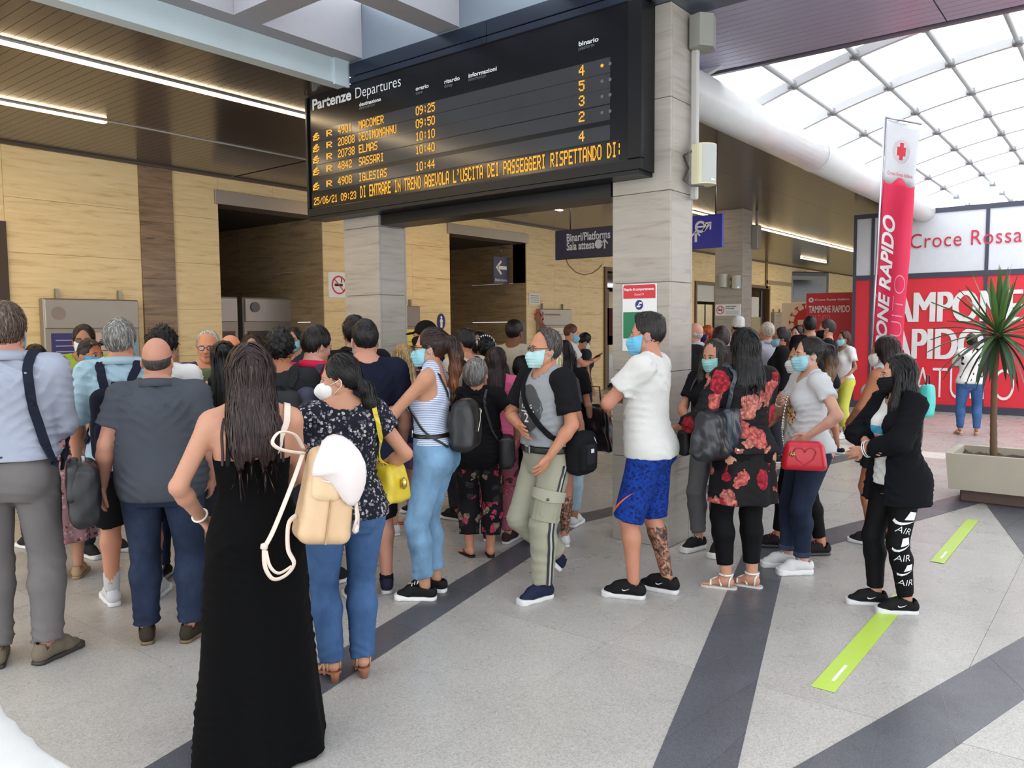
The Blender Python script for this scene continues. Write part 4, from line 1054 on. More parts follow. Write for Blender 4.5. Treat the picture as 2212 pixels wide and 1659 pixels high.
def hair_field(style, seed=0):
    """in the head frame"""
    g = Field(); st = style
    th = lambda x, y: np.arctan2(x, y)
    def face_cut(front=.058, low=.0, temple=.035, nape=-.02):
        # keep the scalp: away from the face, above the nape
        g.cut(Fn(lambda x, y, z: np.minimum(.0+(front-(z-.15)*.1)-y+0*z, 1)*-1 if False else np.maximum(y-front-.35*(z-.17), -1)), .01)
        g.cut(Fn(lambda x, y, z: np.where(y > -.03, (temple+.028)-(z-.055*np.clip((y+.03)/.1, 0, 1)*1.3), nape-z+0*y)), .012)
    if st == 'bald':
        g.add(Ell((0, -.014, .088), (.0765, .0965, .088)), 0); g.cut(Half((0, 0, .105), (0, -.28, 1)), .006); g.cut(Half((0, .03, 0), (0, 1, -.15)), .01)
        g.cut(Fn(lambda x, y, z: np.where(y > -.02, .045-z, -.012-z)), .01)
    elif st in ('short', 'crop', 'fade', 'receding', 'quiff'):
        t = {'short': .012, 'crop': .005, 'fade': .0035, 'receding': .012, 'quiff': .012}[st]
        g.add(Ell((0, -.014, .103), (.0745+t, .095+t, .097+t)), 0)
        if st in ('quiff', 'fade'): g.add(Ell((0, .02, .165), (.056, .075, .044)), .02)
        if st == 'fade': g.add(Ell((0, -.02, .158), (.064, .086, .052)), .02)
        f = {'receding': .03}.get(st, .062)
        g.cut(Fn(lambda x, y, z: y-f-.30*(z-.16)-(.02*np.abs(x)/.06 if st != 'receding' else -.0)), .01)
        g.cut(Fn(lambda x, y, z: np.where(y > -.028, .066-z+.5*np.maximum(y-.02, 0), -.012-z)), .012)
        g.disp(lambda x, y, z: .0022*wob(x, y, z, 120, seed)+(.0015*wob(x, y, z, 60, seed+2)))
    elif st == 'curly':
        g.add(Ell((0, -.012, .112), (.092, .108, .108)), 0); g.cut(Fn(lambda x, y, z: y-.06-.25*(z-.16)), .02); g.cut(Fn(lambda x, y, z: np.where(y > -.03, .058-z, -.015-z)), .02)
        g.disp(lambda x, y, z: .010*wob(x, y, z, 95, seed)+.005*wob(x, y, z, 190, seed+1))
    elif st == 'bob':
        g.add(Ell((0, -.02, .10), (.098, .108, .112)), 0); g.add(Ell((0, -.05, .05), (.094, .072, .085)), .04); g.cut(Fn(lambda x, y, z: y-.058-.2*(z-.15)-.012*np.abs(x)/.06), .012)
        g.cut(Fn(lambda x, y, z: np.where(y > .0, .075-z-.0*x, -1.0+0*z)), .02)
        g.disp(lambda x, y, z: .0035*np.sin(26*th(x, y+.02)+3*np.sin(30*z+seed))+.004*wob(x, y, z, 48, seed))
    elif st in ('long', 'verylong', 'frontlong', 'medlong'):
        L = {'medlong': -.20, 'long': -.30, 'verylong': -.52, 'frontlong': -.40}[st]
        g.add(Ell((0, -.016, .106), (.086, .104, .106)), 0)
        g.add(Loft([(.10, .086, .078, -.035), (.02, .092, .072, -.045), (-.06, .102, .066, -.072), (-.14, .104, .056, -.096), (-.14+(L+.14)*.5, .094, .044, -.106), (L*.85, .080, .030, -.108), (L, .066, .014, -.105)]), .03)
        if st in ('frontlong', 'verylong'):
            for s in (-1, 1): g.add(Cone((s*.078, .01, .08), (s*.086, .045, -.12), .03, .036), .03); g.add(Cone((s*.086, .045, -.12), (s*.07, .085, -.36), .036, .016), .03)
        g.cut(Fn(lambda x, y, z: (L+.030+.022*np.sin(62*x+2)+.016*np.sin(133*x))-z+np.where(y > -.02, -.3, 0)), .008)
        g.sub(Ell((0, .105, .035), (.058, .075, .125)), .012)
        g.cut(Fn(lambda x, y, z: y-.075-.0*z-(.0 if st in ('long', 'medlong') else .06)+.0*x), .01)
        g.disp(lambda x, y, z: .0048*np.sin(30*th(x, y+.04)+2.5*np.sin(9*z+seed)+1.2*wob(x, y, z, 14, seed))+.006*wob(x, y, z, 22, seed+3))
    elif st in ('ponytail', 'lowpony'):
        g.add(Ell((0, -.014, .104), (.080, .101, .101)), 0); g.cut(Fn(lambda x, y, z: y-.058-.28*(z-.16)-.02*np.abs(x)/.06), .01)
        g.cut(Fn(lambda x, y, z: np.where(y > -.028, .066-z+.5*np.maximum(y-.02, 0), .012+.25*(y+.1)-z-.03)), .012)
        if st == 'ponytail': pts = [(0, -.10, .13, .026), (0, -.145, .105, .036), (0, -.165, .03, .040), (0, -.16, -.06, .036), (0, -.145, -.15, .024), (0, -.14, -.20, .008)]
        else: pts = [(0, -.095, .045, .028), (0, -.13, .01, .034), (.01, -.145, -.06, .036), (.015, -.14, -.13, .026), (.015, -.135, -.18, .008)]
        for a, b in zip(pts, pts[1:]): g.add(Cone(a[:3], b[:3], a[3], b[3]), .025)
        g.disp(lambda x, y, z: .0028*np.sin(34*th(x, y+.05)+2*np.sin(14*z+seed))+.003*wob(x, y, z, 34, seed))
    elif st == 'bun':
        g.add(Ell((0, -.014, .104), (.080, .101, .101)), 0); g.add(Ell((0, -.105, .15), (.042, .040, .040)), .015)
        g.add(Loft([(.12, .07, .05, -.07), (.0, .082, .05, -.085), (-.1, .085, .04, -.095), (-.28, .08, .032, -.10), (-.36, .07, .022, -.10)]), .03)
        g.cut(Fn(lambda x, y, z: y-.058-.28*(z-.16)), .01); g.cut(Fn(lambda x, y, z: np.where(y > -.028, .066-z, -1.0+0*z)), .012)
        g.disp(lambda x, y, z: .003*np.sin(40*th(x, y+.05)+np.sin(9*z)))
    return g
def hair_mesh(style, h, seed=0): return cached(('hair', style, h, seed), lambda: hair_field(style, seed).mesh(h))
STR = {'short': (1500, .035, 5), 'crop': (900, .010, 3), 'fade': (1100, .012, 3), 'receding': (1500, .035, 5), 'quiff': (1500, .04, 5), 'curly': (1500, .05, 6), 'bob': (1900, .10, 7), 'long': (2800, .13, 9), 'medlong': (2600, .11, 8), 'verylong': (3200, .22, 11), 'frontlong': (2600, .18, 10), 'ponytail': (2200, .12, 8), 'lowpony': (2200, .12, 8), 'bun': (2200, .18, 9)}
def strand_mesh(style, h, seed, dens):
    def mk():
        g = hair_field(style, seed); g.ops = [o for o in g.ops if o[0] != '~' or style == 'curly']
        P0, _ = hair_mesh(style, h, seed); rs = np.random.RandomState(seed+11); n, L, m = STR[style]; n = int(n*dens*.72)
        p = P0[rs.randint(0, len(P0), n)]+rs.normal(0, .002, (n, 3)); L = L*rs.uniform(.5, 1.15, n)
        F = lambda Q: g.at(Q[:, 0], Q[:, 1], Q[:, 2]); e = 1e-3; v = F(p)
        gy = (F(p+np.array([0, e, 0]))-v)/e; keep = ~((gy > .5) & (p[:, 1] > .0)); p = p[keep]; L = L[keep]; n = len(p)
        off = rs.uniform(.0005, .0045, n); rows = []; jit = rs.normal(0, .13, (n, 3))
        tie = np.array([0, -.10, .13]) if style == 'ponytail' else np.array([0, -.095, .045]) if style == 'lowpony' else np.array([0, -.105, .15])
        alive = np.ones(n)
        for i in range(m+1):
            e = 1e-3; v = F(p); G = np.stack([(F(p+np.eye(3)[a]*e)-v)/e for a in range(3)], 1); G /= np.maximum(np.linalg.norm(G, axis=1), .2)[:, None]
            if style in ('short', 'crop', 'fade', 'receding', 'quiff'): D = p-np.array([.01, -.05, .24]); D[:, 1] += .02
            elif style == 'curly': D = np.stack([np.sin(p[:, 1]*160+seed), np.cos(p[:, 0]*150), np.sin(p[:, 2]*140+p[:, 0]*90)], 1)
            else:
                D = np.tile([0, -.08, -1.0], (n, 1))
                if style in ('ponytail', 'lowpony', 'bun'):
                    t = tie-p; far = np.linalg.norm(t, axis=1) > .035; up = (p[:, 1] > -.10) & far & (p[:, 2] > (-.01 if style != 'bun' else .02)); D[up] = t[up]
                else:
                    topm = p[:, 2] > .14; D[topm] = np.stack([np.sign(p[topm, 0]+.008)*1.0, -.5+0*p[topm, 0], -.5+0*p[topm, 0]], 1)
            D = D/np.maximum(np.linalg.norm(D, axis=1), 1e-6)[:, None]+jit
            D = D-G*np.sum(D*G, 1)[:, None]*(v < .02)[:, None]; D /= np.maximum(np.linalg.norm(D, axis=1), 1e-6)[:, None]
            S = np.cross(D, G); S /= np.maximum(np.linalg.norm(S, axis=1), 1e-6)[:, None]
            alive *= ~((p[:, 1] > .052) & (np.abs(p[:, 0]) < .064) & (p[:, 2] < .158)); w = ((.0021*math.sqrt(max(0, 1-(i/m)**2))+.0001)*alive)[:, None]
            q = p+G*np.maximum(off-v, 0)[:, None]; rows += [q-S*w, q+S*w]
            p = q+D*(L/m*alive)[:, None]; v = F(p); ins = v < off
            if ins.any(): p[ins] += G[ins]*(off-v)[ins][:, None]
        R_a = np.stack(rows, 1).reshape(-1, 3); k = 2*(m+1); b = (np.arange(n)*k)[:, None, None]
        f = b+np.array([(2*i, 2*i+1, 2*i+3, 2*i+2) for i in range(m)])[None]
        return R_a, f.reshape(-1, 4), np.repeat(rs.uniform(-.55, .75, n), k)
    return cached(('strand', style, h, seed, dens), mk)
def mask_mesh(kind, h, fem):
    def mk():
        g = Field()
        if kind == 'kn95':
            g.add(Ell((0, .062, .018), (.064, .066, .062)), 0); g.add(Cone((0, .075, .06), (0, .120, .012), .012, .016), .03); g.add(Cone((0, .120, .012), (0, .085, -.035), .016, .014), .03)
        else:
            g = head_field(fem, .006); g.add(Cone((0, .088, .052), (0, .098, .022), .020, .024), .03); g.add(Cone((0, .098, .022), (0, .082, -.025), .024, .024), .03); g.add(Ell((0, .052, .012), (.064, .050, .05)), .02)
        g.cut(Half((0, .030, 0), (0, -1, -.15)), .003); g.cut(Half((0, .10, .056), (0, .22, 1)), .003); g.cut(Half((0, .06, -.046), (0, .0, -1)), .005)
        if kind != 'kn95': g.disp(lambda x, y, z: .0014*np.sign(np.sin(z*300))*np.clip((.07-np.abs(x))/.03, 0, 1))
        P, F = g.mesh(h, np.array([-.09, -.02, -.07]), np.array([.09, .16, .08]))
        t = MB()
        for s in (-1, 1):
            t.tube([(s*.062, .042, .045), (s*.075, .005, .058), (s*.083, -.018, .074), (s*.085, -.028, .06)], .0022, 4); t.tube([(s*.058, .048, -.022), (s*.070, .005, .012), (s*.082, -.022, .036), (s*.085, -.028, .06)], .0022, 4)
        tv = np.array([tuple(v) for v in t.v]); tf = np.array([f for f in t.f if len(f) == 4])
        return join([(P, F), (tv, tf)])
    return cached(('mask', kind, h, fem), mk)
def eye_mesh(fem):
    def mk():
        mb = MB(); mi = MB()
        for s in (-1, 1):
            N = 14; al = lambda r: [(s*.0315+r*.0150*math.cos(2*PI*k/N), .0715+r*(.0062 if math.sin(2*PI*k/N) > 0 else .0046)*math.sin(2*PI*k/N)) for k in range(N)]
            pts = [(s*.0315, .0715)]+al(.5)+al(1.0); V = face_y(fem, pts, .0012); V[0].y += .0012
            for v in V[1:1+N]: v.y += .0010
            mb.add(V, [(0, 1+k, 1+(k+1) % N) for k in range(N)]+[(1+k, 1+N+k, 1+N+(k+1) % N, 1+(k+1) % N) for k in range(N)], 0, True)
            I = face_y(fem, [(s*.0315, .0718)]+[(s*.0315+.0062*math.cos(2*PI*k/N), .0718+.0056*math.sin(2*PI*k/N)) for k in range(N)], .0045)
            mi.add(I, [(0, 1+k, 1+(k+1) % N) for k in range(N)], 0, True)
            L = face_y(fem, [(s*.0315+.0158*math.cos(q), .0715+.0068*math.sin(q)) for q in np.linspace(0, PI, 9)], .0025); mi.tube(L, .0014, 4, 0)
        return mb.mesh('eye'), mi.mesh('iris')
    return cached(('eyes', fem), mk)
def brow_mesh(fem):
    def mk():
        mb = MB()
        for s in (-1, 1): mb.tube(face_y(fem, [(s*.013, .0905), (s*.022, .0930), (s*.032, .0940), (s*.042, .0915), (s*.050, .0870)], .0006), [.0022, .0030, .0030, .0024, .0010], 5)
        return mb.mesh('eyebrow')
    return cached(('brows', fem), mk)

# ---- hands (own frame: wrist at the origin, fingers along +y, thumb towards +x for a right hand seen from the back, palm facing -z)
def hand_mesh(curl, spread, h, side):
    def mk():
        g = Field()
        g.add(Cone((0, -.045, 0), (0, .0, 0), .025, .0235), 0)
        g.add(Cone((0.006, .008, 0), (.022, .075, 0), .017, .0125), .012); g.add(Cone((-.006, .008, 0), (-.026, .070, 0), .017, .012), .012)
        g.add(Ell((0, .045, -.002), (.036, .045, .0145)), .012)
        for i, (x, L, y0) in enumerate(((.029, .072, .080), (.010, .080, .086), (-.010, .075, .083), (-.029, .058, .075))):
            a = spread*(1.5-i)*.10; p = np.array([x, y0-.012, 0.0]); ang = curl*(.35+.08*i); r = .0088-.0006*(i == 3)
            for k, (fr, rr) in enumerate(((.46, r), (.30, r*.92), (.24, r*.82))):
                d = np.array([math.sin(a)*math.cos(ang), math.cos(a)*math.cos(ang), -math.sin(ang)])
                q = p+d*L*fr; g.add(Cone(p, q, rr, rr*.93), .004 if k else .008); p = q; ang += curl*(.95 if k == 0 else .6)
        p = np.array([.022, .018, -.004]); ang = .75
        for L, rr in ((.040, .0135), (.032, .0105), (.026, .0090)):
            d = np.array([math.sin(ang), math.cos(ang), -.30-.35*curl]); d /= np.linalg.norm(d); q = p+d*L; g.add(Cone(p, q, rr, rr*.85), .008); p = q; ang -= .32+.15*curl
        P, F = g.mesh(h)
        if side < 0: P = P*np.array([-1, 1, 1]); F = F[:, ::-1]
        return P, F
    return cached(('hand', round(curl, 2), round(spread, 2), h, side), mk)

# ---- footwear (own frame: ankle axis at the origin on the ground, toes along +y)
def shoe_meshes(kind, h):
    def mk():
        up, so = Field(), Field()
        hs = {'chunky': .038, 'sneaker': .026, 'vans': .026, 'dress': .020, 'runner': .028}.get(kind, .022)
        ol = lambda e, z0, z1, rr=0: (so.add(Fn(lambda x, y, z: np.maximum(np.sqrt(np.maximum(np.abs(x-.004*np.clip(y/.15, -1, 1))-(.006+.009*np.clip((y+.02)/.12, 0, 1)), 0)**2+np.maximum(np.abs(y-.055)-.105, 0)**2)-(.027+e), np.maximum(z0-z-(.018*np.clip((y-.12)/.06, 0, 1)**2 if True else 0)*0, z-z1-(.012*np.clip((y-.10)/.08, 0, 1)))), (-.07, -.10, z0), (.07, .20, z1+.015)), 0))
        ol(.004, 0.0, hs)
        up.add(Cone((0, -.048, hs+.022), (0, .03, hs+.036), .033, .037), 0); up.add(Cone((0, .03, hs+.034), (.004, .10, hs+.016), .038, .036), .03); up.add(Cone((.004, .10, hs+.014), (.005, .148, hs+.006), .036, .030), .02)
        if kind != 'slip': up.add(Cone((0, -.038, hs+.03), (0, -.030, .104), .035, .036), .03); up.add(Cone((0, .0, .088), (.002, .09, hs+.048), .032, .025), .03)
        up.cut(Half((0, 0, hs-.004), (0, 0, -1)), .002); up.cut(Half((0, -.02, .106 if kind not in ('slip', 'vans') else .085), (0, -.1, 1)), .004); up.sub(Cone((0, -.022, .075), (0, -.022, .14), .034, .04), .004)
        return up.mesh(h), so.mesh(h)
    return cached(('shoe', kind, h), mk)

# ---- the figure
BODY_M = [(.80, .125, .105, -.012), (.86, .160, .118, -.018), (.93, .170, .122, -.018), (1.02, .158, .112, -.004), (1.10, .150, .105, .006), (1.20, .162, .112, .006), (1.30, .176, .118, -.002), (1.37, .172, .106, -.010), (1.42, .135, .082, -.016), (1.465, .07, .062, -.018)]
BODY_F = [(.80, .130, .108, -.014), (.86, .166, .120, -.022), (.93, .174, .122, -.022), (1.02, .150, .106, -.006), (1.09, .128, .094, .004), (1.18, .138, .098, .004), (1.28, .150, .104, -.004), (1.36, .150, .094, -.012), (1.42, .115, .072, -.016), (1.46, .06, .054, -.016)]
ARMS = {  # right-hand wrist (x right, y forward, z up), elbow pole, palm normal, curl
 'down': ((.265, .03, .90), (.4, -1, 0), (-1, .1, 0), .35), 'down2': ((.24, .10, .91), (.3, -1, 0), (-1, .3, 0), .4), 'cross': ((-.035, .225, 1.20), ('E', .215, .185, 1.205), (0, -1, 0), .30), 'crosslow': ((-.03, .215, 1.135), ('E', .215, .155, 1.165), (0, -1, 0), .35),
 'phone': ((.07, .33, 1.24), (.8, -.5, -1), (-.6, .2, .7), .75), 'hip': ((.20, .07, 1.03), (1, -.9, .1), (-.2, 1, -.6), .5), 'front': ((.05, .25, 1.03), (.8, -.3, -.6), (-.2, -1, .1), .6), 'pocket': ((.205, .15, .97), (.7, -1, 0), (-1, .2, 0), .45),
 'raise': ((.10, .30, 1.70), (1, .3, -.5), (0, 1, 0), .7), 'chest': ((.02, .20, 1.25), (1, 0, -1), (0, -1, 0), .5), 'offer': ((.10, .36, 1.10), (.7, -.6, -1), (-.3, -.2, 1), .25), 'belly': ((-.03, .235, 1.06), (1, .1, -.8), (0, -1, 0), .2), 'up_strap': ((.13, .14, 1.33), (1, -.3, -1), (0, -1, 0), .9), 'wide': ((.33, .02, .93), (.6, -1, 0), (-1, .2, 0), .3)}
def ik(a, c, l1, l2, pole):
    a, c, pole = np.array(a, float), np.array(c, float), np.array(pole, float)
    d = c-a; L = np.linalg.norm(d); n = d/L; mx = (l1+l2)*.998
    if L > mx: L = mx; c = a+n*L
    x = (l1*l1-l2*l2+L*L)/(2*L); r = math.sqrt(max(l1*l1-x*x, 1e-8)); p = pole-n*(pole@n)
    p /= max(np.linalg.norm(p), 1e-6); return a+n*x+p*r, c
class Person: pass
def person(label, px=None, d=None, top=None, feet=None, ang=0, sex='m', fat=0.0, belly=0.0, skin_c=(198, 150, 122), arms=('down', 'down'), head=(0, 0), legs=((.10, .02, 8), (.10, -.02, 8)),
           hair_s=('short', (40, 32, 28), None, None), mask=None, glasses=None, shoes=('sneaker', (40, 40, 42), (220, 220, 220)), wear=(), H=None, lean=0.0, tat=None, face=None, sunny=None, pos=None, curl=None, seed=0, group=None, lod=0):
    """px/d: image column and depth of the head, top: image row of the crown; feet: image point between the feet"""
    if pos is not None: base = Vector((pos[0], pos[1], 0)); depth = base.x*_fw.x+base.y*_fw.y
    elif feet is not None: base = at_z(*feet); depth = (base-CAMP).dot(_fw)
    else: p0 = at_d(px, 706, d); base = Vector((p0.x, p0.y, 0)); depth = d
    if H is None:
        hp = base.copy(); t_ = _fw.dot(_u2) ; # height of the crown from its image row
        lo_, hi_ = 1.2, 2.1
        for _ in range(30):
            mid = (lo_+hi_)/2; q = Vector((base.x, base.y, mid))-CAMP; yy = H_/2-FPX*q.dot(_u2)/q.dot(_fw)
            if yy > top: lo_ = mid
            else: hi_ = mid
        H = (lo_+hi_)/2
    view = math.atan2(base.y, base.x)
    rz = view-PI/2+R_(ang)
    R = empty('person', base, rz, label, 'person', group)
    k = H/1.72; fem = sex == 'f'; near = depth < 6.3
    hb = .0100 if depth < 4.2 else (.0118 if near else (.017 if depth < 8.5 else .021)); hh = .0062 if depth < 4.5 else (.0072 if near else .0095); hd = .0052 if near else (.008 if depth < 8.5 else .012)
    if depth > 8.5: hb, hh = .024, .0125
    if lod: hb *= 1.3; hd = max(hd, .009); hh = max(hh, .0085)
    A = Person(); A.k = k; A.root = R; A.near = near; A.hb = hb; A.hh = hh; A.fem = fem; A.depth = depth; A.base = base; A.rz = rz
    f = 1+fat
    rows = [list(r) for r in (BODY_F if fem else BODY_M)]
    for r in rows:
        u = math.exp(-((r[0]-1.10)/.13)**2); fz = f if r[0] < 1.40 else 1+fat*.4
        r[1] *= fz*(1+.5*belly*u); r[2] *= fz*(1+.9*belly*u); r[3] += .05*belly*u+lean*(r[0]-.9)
    A.rows = rows
    sw = (.160 if fem else .182)*(1+.45*fat); zs = 1.405; A.sw = sw
    ly = lean*(zs-.9)
    ra = .85 if fem else 1.0; ra *= 1+.6*fat
    A.arms = {}
    for s, nm, side in ((-1, arms[0], 'l'), (1, arms[1], 'r')):
        W, pole, pn, cu = ARMS[nm] if isinstance(nm, str) else nm
        S = np.array([s*sw, -.014+ly, zs]); Wt = np.array([s*W[0]*(1 if nm not in ('down', 'wide', 'pocket') else 1+.5*fat+.25*belly), W[1]+ly+(.06*belly if nm in ('cross', 'crosslow', 'belly', 'front') else 0), W[2]])
        if pole[0] == 'E':
            if s < 0: Wt[2] -= .045; Wt[1] += .045
            E = np.array([s*pole[1], pole[2]+ly, pole[3]-(.02 if s < 0 else 0)]); E = S+(E-S)/np.linalg.norm(E-S)*.282; Wt = E+(Wt-E)/np.linalg.norm(Wt-E)*.245
        else: E, Wt = ik(S, Wt, .282, .245, (s*pole[0], pole[1], pole[2]))
        A.arms[side] = (S, E, Wt, np.array([s*pn[0], pn[1], pn[2]]), cu if curl is None else curl)
    A.legs = {}
    for s, lg, side in ((-1, legs[0], 'l'), (1, legs[1], 'r')):
        x, y, yaw = lg[:3]; lift = lg[3] if len(lg) > 3 else 0.0; ft = lg[4] if len(lg) > 4 else 0.0
        hp = np.array([s*.088*f, -.015, .885]); an = np.array([s*x, y, .088+lift])
        kn, an = ik(hp, an, .41, .40, (s*.15, 1, 0)); A.legs[side] = (hp, kn, an, s*-R_(yaw), ft)
    rl = (1.06 if fem else 1.0)*(1+.75*fat)
    # --- body
    g = Field(); g.add(Loft(rows), 0)
    for side, s in (('l', -1), ('r', 1)):
        hp, kn, an, yaw, ft = A.legs[side]
        g.add(Cone(hp+np.array([s*.002, -.006, -.01]), kn, .090*rl, .055*rl**.6), .035); cm = kn*.72+an*.28+np.array([0, -.012, 0])
        g.add(Cone(kn, cm, .053*rl**.6, .055*rl**.7), .03); g.add(Cone(cm, an+np.array([0, -.006, .0]), .055*rl**.7, .036), .03)
        S, E, Wt, pn, cu = A.arms[side]
        g.add(Ell(S+np.array([-s*.012, 0, -.008]), (.058*ra, .055*ra, .056*ra)), .04); g.add(Cone(S, E, .050*ra, .040*ra), .03); fm = E*.72+Wt*.28
        g.add(Cone(E, fm, .040*ra, .042*ra), .02); g.add(Cone(fm, Wt, .042*ra, .0255*(.95 if fem else 1.05)), .02)
        g.add(Cone((s*.035, -.02+lean*.53, 1.475), (s*sw*.82, -.018+ly, zs+.012), .04, .042), .035)
    nk = np.array([0, -.020+lean*.56, 1.44]); hy, hpit = head[0], head[1]
    hr = rotz(R_(hy))@rotx(R_(hpit)); hp0 = np.array([0, .0+lean*.62, 1.522]); A.HM = m4(hr*(.98 if fem else 1.0), hp0)
    g.add(Cone(nk, hp0+np.array([0, -.012, 0]), .055 if fem else .066, .045 if fem else .056), .03)
    if fem:
        for s in (-1, 1): g.add(Ell((s*.068, .075+lean*.37, 1.265), (.066*f, .058*f, .066*f)), .03)
    if belly > .15: g.add(Ell((0, .075+.05*belly, 1.07), (.13*f, .10, .13)), .06)
    g.add(Ell((-.075, -.085, .90), (.085*f, .065*f, .09)), .04); g.add(Ell((.075, -.085, .90), (.085*f, .065*f, .09)), .04)
    A.field = g
    parts = [g.mesh(hb*1.5)]
    HP, HF = head_mesh(fem, hh); parts.append((xf(HP, A.HM), HF))
    for side, s in (('l', -1), ('r', 1)):
        S, E, Wt, pn, cu = A.arms[side]
        y = Wt-E; y /= np.linalg.norm(y); z = -(pn-y*(pn@y)); z /= np.linalg.norm(z); x = np.cross(y, z)
        P, F = hand_mesh(cu, .5, hd, s); M = np.eye(4); sc = .92 if fem else 1.0
        M[:3, 0], M[:3, 1], M[:3, 2], M[:3, 3] = x*sc, y*sc, z*sc, Wt
        parts.append((xf(P, M), F)); A.arms[side] += (M,)
    bare = shoes[0] in ('sandal', 'flipflop', 'strappy', 'heel')
    for side in 'lr':
        hp, kn, an, yaw, ft = A.legs[side]
        if bare:
            fg = Field(); hz = .045 if shoes[0] == 'heel' else .012
            fg.add(Cone((0, -.03, .03+hz), (0, .02, .045+hz), .027, .028), 0); fg.add(Cone((0, -.006, .05+hz), (0, -.004, .13), .034, .036), .03); fg.add(Cone((0, .02, .035+hz), (.004, .10, .015+.012), .028, .019), .03)
            for i in range(5): fg.add(Cone((.032-.016*i, .10-.006*i, .024), (.036-.018*i, .145-.012*i-.004*abs(i-1), .021), .011-.0008*i, .010-.0009*i), .008)
            fg.cut(Half((0, 0, .012), (0, 0, -1)), .002)
            P, F = cached(('foot', hd, hz), lambda: fg.mesh(hd*1.1)); parts.append((xf(P*np.array([1 if side == 'r' else -1, 1, 1]), m4(rotz(yaw)@rotx(-ft), [an[0], an[1]+.0, an[2]-.088])), F if side == 'r' else F[:, ::-1]))
    v, fc = join(parts)
    A.body = link('body', np_mesh('body', v*k, fc), R, skin(skin_c))
    if tat:
        A.body.data.materials.append(tattoo(skin_c)); hp, kn, an, *_ = A.legs[tat]
        c = v[fc].mean(axis=1); z_ = c[:, 2]; m = (z_ < kn[2]-.06) & (z_ > an[2]+.03) & (np.hypot(c[:, 0]-(kn[0]+an[0])/2, c[:, 1]-(kn[1]+an[1])/2) < .16) & (np.sign(c[:, 0]) == (-1 if tat == 'l' else 1))
        A.body.data.polygons.foreach_set('material_index', m.astype(np.int32))
    # --- face
    vis = abs(((ang+hy+180) % 360)-180) > 50
    if vis:
        for nm, me, ms in (('eye', eye_mesh(fem)[0], plain((176, 166, 158), .4)), ('iris', eye_mesh(fem)[1], plain((34, 24, 20), .3)), ('eyebrow', brow_mesh(fem), [plain(tuple(int(q*.8) for q in hair_s[1]) if sum(hair_s[1]) < 420 else (140, 120, 100), .8)])):
            me2 = me.copy(); me2.transform(Matrix(np.diag([k, k, k, 1.])@A.HM)); link(nm, me2, R, ms)
        if not mask:
            lp = MB().tube([(-.023, .091, .010), (-.008, .0985, .013), (.008, .0985, .013), (.023, .091, .010)], [.002, .005, .005, .002], 6).tube([(-.020, .092, .004), (0, .0975, .001), (.020, .092, .004)], [.002, .006, .002], 6).mesh('lips')
            lp.transform(Matrix(np.diag([k, k, k, 1.])@A.HM)); link('lips', lp, R, plain((170, 96, 88), .4))
    # --- hair
    if hair_s:
        P, F = hair_mesh(hair_s[0], 1.2*hh*(1.0 if hair_s[0] not in ('verylong', 'long', 'frontlong', 'medlong') else 1.15), seed)
        HMh = A.HM.copy()
        if hair_s[0] in ('long', 'verylong', 'frontlong', 'bun', 'medlong'): HMh = m4(rotz(R_(hy*.75)), hp0)
        shade = np.zeros(len(P))
        if depth < 8 and hair_s[0] in STR:
            SP, SF, ss = strand_mesh(hair_s[0], hh, seed, (1.0 if depth < 5.6 else .7) if not lod else .45); shade = np.concatenate([shade-.15, ss]); P, F = join([(P, F), (SP, SF)])
        hme = np_mesh('hair', xf(P, HMh)*k, F)
        if len(shade): hme.attributes.new('shade', 'FLOAT', 'POINT').data.foreach_set('value', shade.astype(np.float32))
        A.hair = link('hair', hme, R, hair(hair_s[1], hair_s[2] if len(hair_s) > 2 else None, hair_s[3] if len(hair_s) > 3 else None))
    def hpart(name, me, m):
        me.transform(Matrix(np.diag([k, k, k, 1.])@A.HM)); return link(name, me, R, m)
    A.hpart = hpart
    if mask:
        P, F = mask_mesh('kn95' if mask[0] == 'kn95' else 'surgical', max(hh*.75, .0052), fem); hpart('face_mask', np_mesh('face_mask', P, F), cloth(mask[1], .7))
    if glasses:
        mb = MB(); dark = glasses == 'sun'
        for s in (-1, 1):
            q_ = lambda a: (s*.031+.020*math.copysign(abs(math.cos(a))**.6, math.cos(a)), .072+.0145*math.copysign(abs(math.sin(a))**.6, math.sin(a))); e = [(q_(a)[0], .103-.32*abs(q_(a)[0])**1.2, q_(a)[1]) for a in np.linspace(0, 2*PI, 21)]
            mb.tube(e, .0022, 5, 0, False); mb.tube([(s*.051, .094, .076), (s*.078, .0, .078), (s*.082, -.025, .066)], .0022, 5)
        mb.tube([(-.011, .102, .076), (.011, .102, .076)], .0022, 5)
        gl = hpart('glasses', mb.mesh('glasses'), plain((22, 22, 26), .3))
        lm = MB()
        for s in (-1, 1): lm.add([(s*.031+.018*math.cos(a), .1025-.32*abs(s*.031+.018*math.cos(a))**1.2, .072+.013*math.sin(a)) for a in np.linspace(0, 2*PI, 14, endpoint=False)], [tuple(range(14))])
        lo = hpart('lens', lm.mesh('lens'), plain((18, 18, 20), .08) if dark else glass((235, 240, 240), .03, .9)); lo.parent = gl
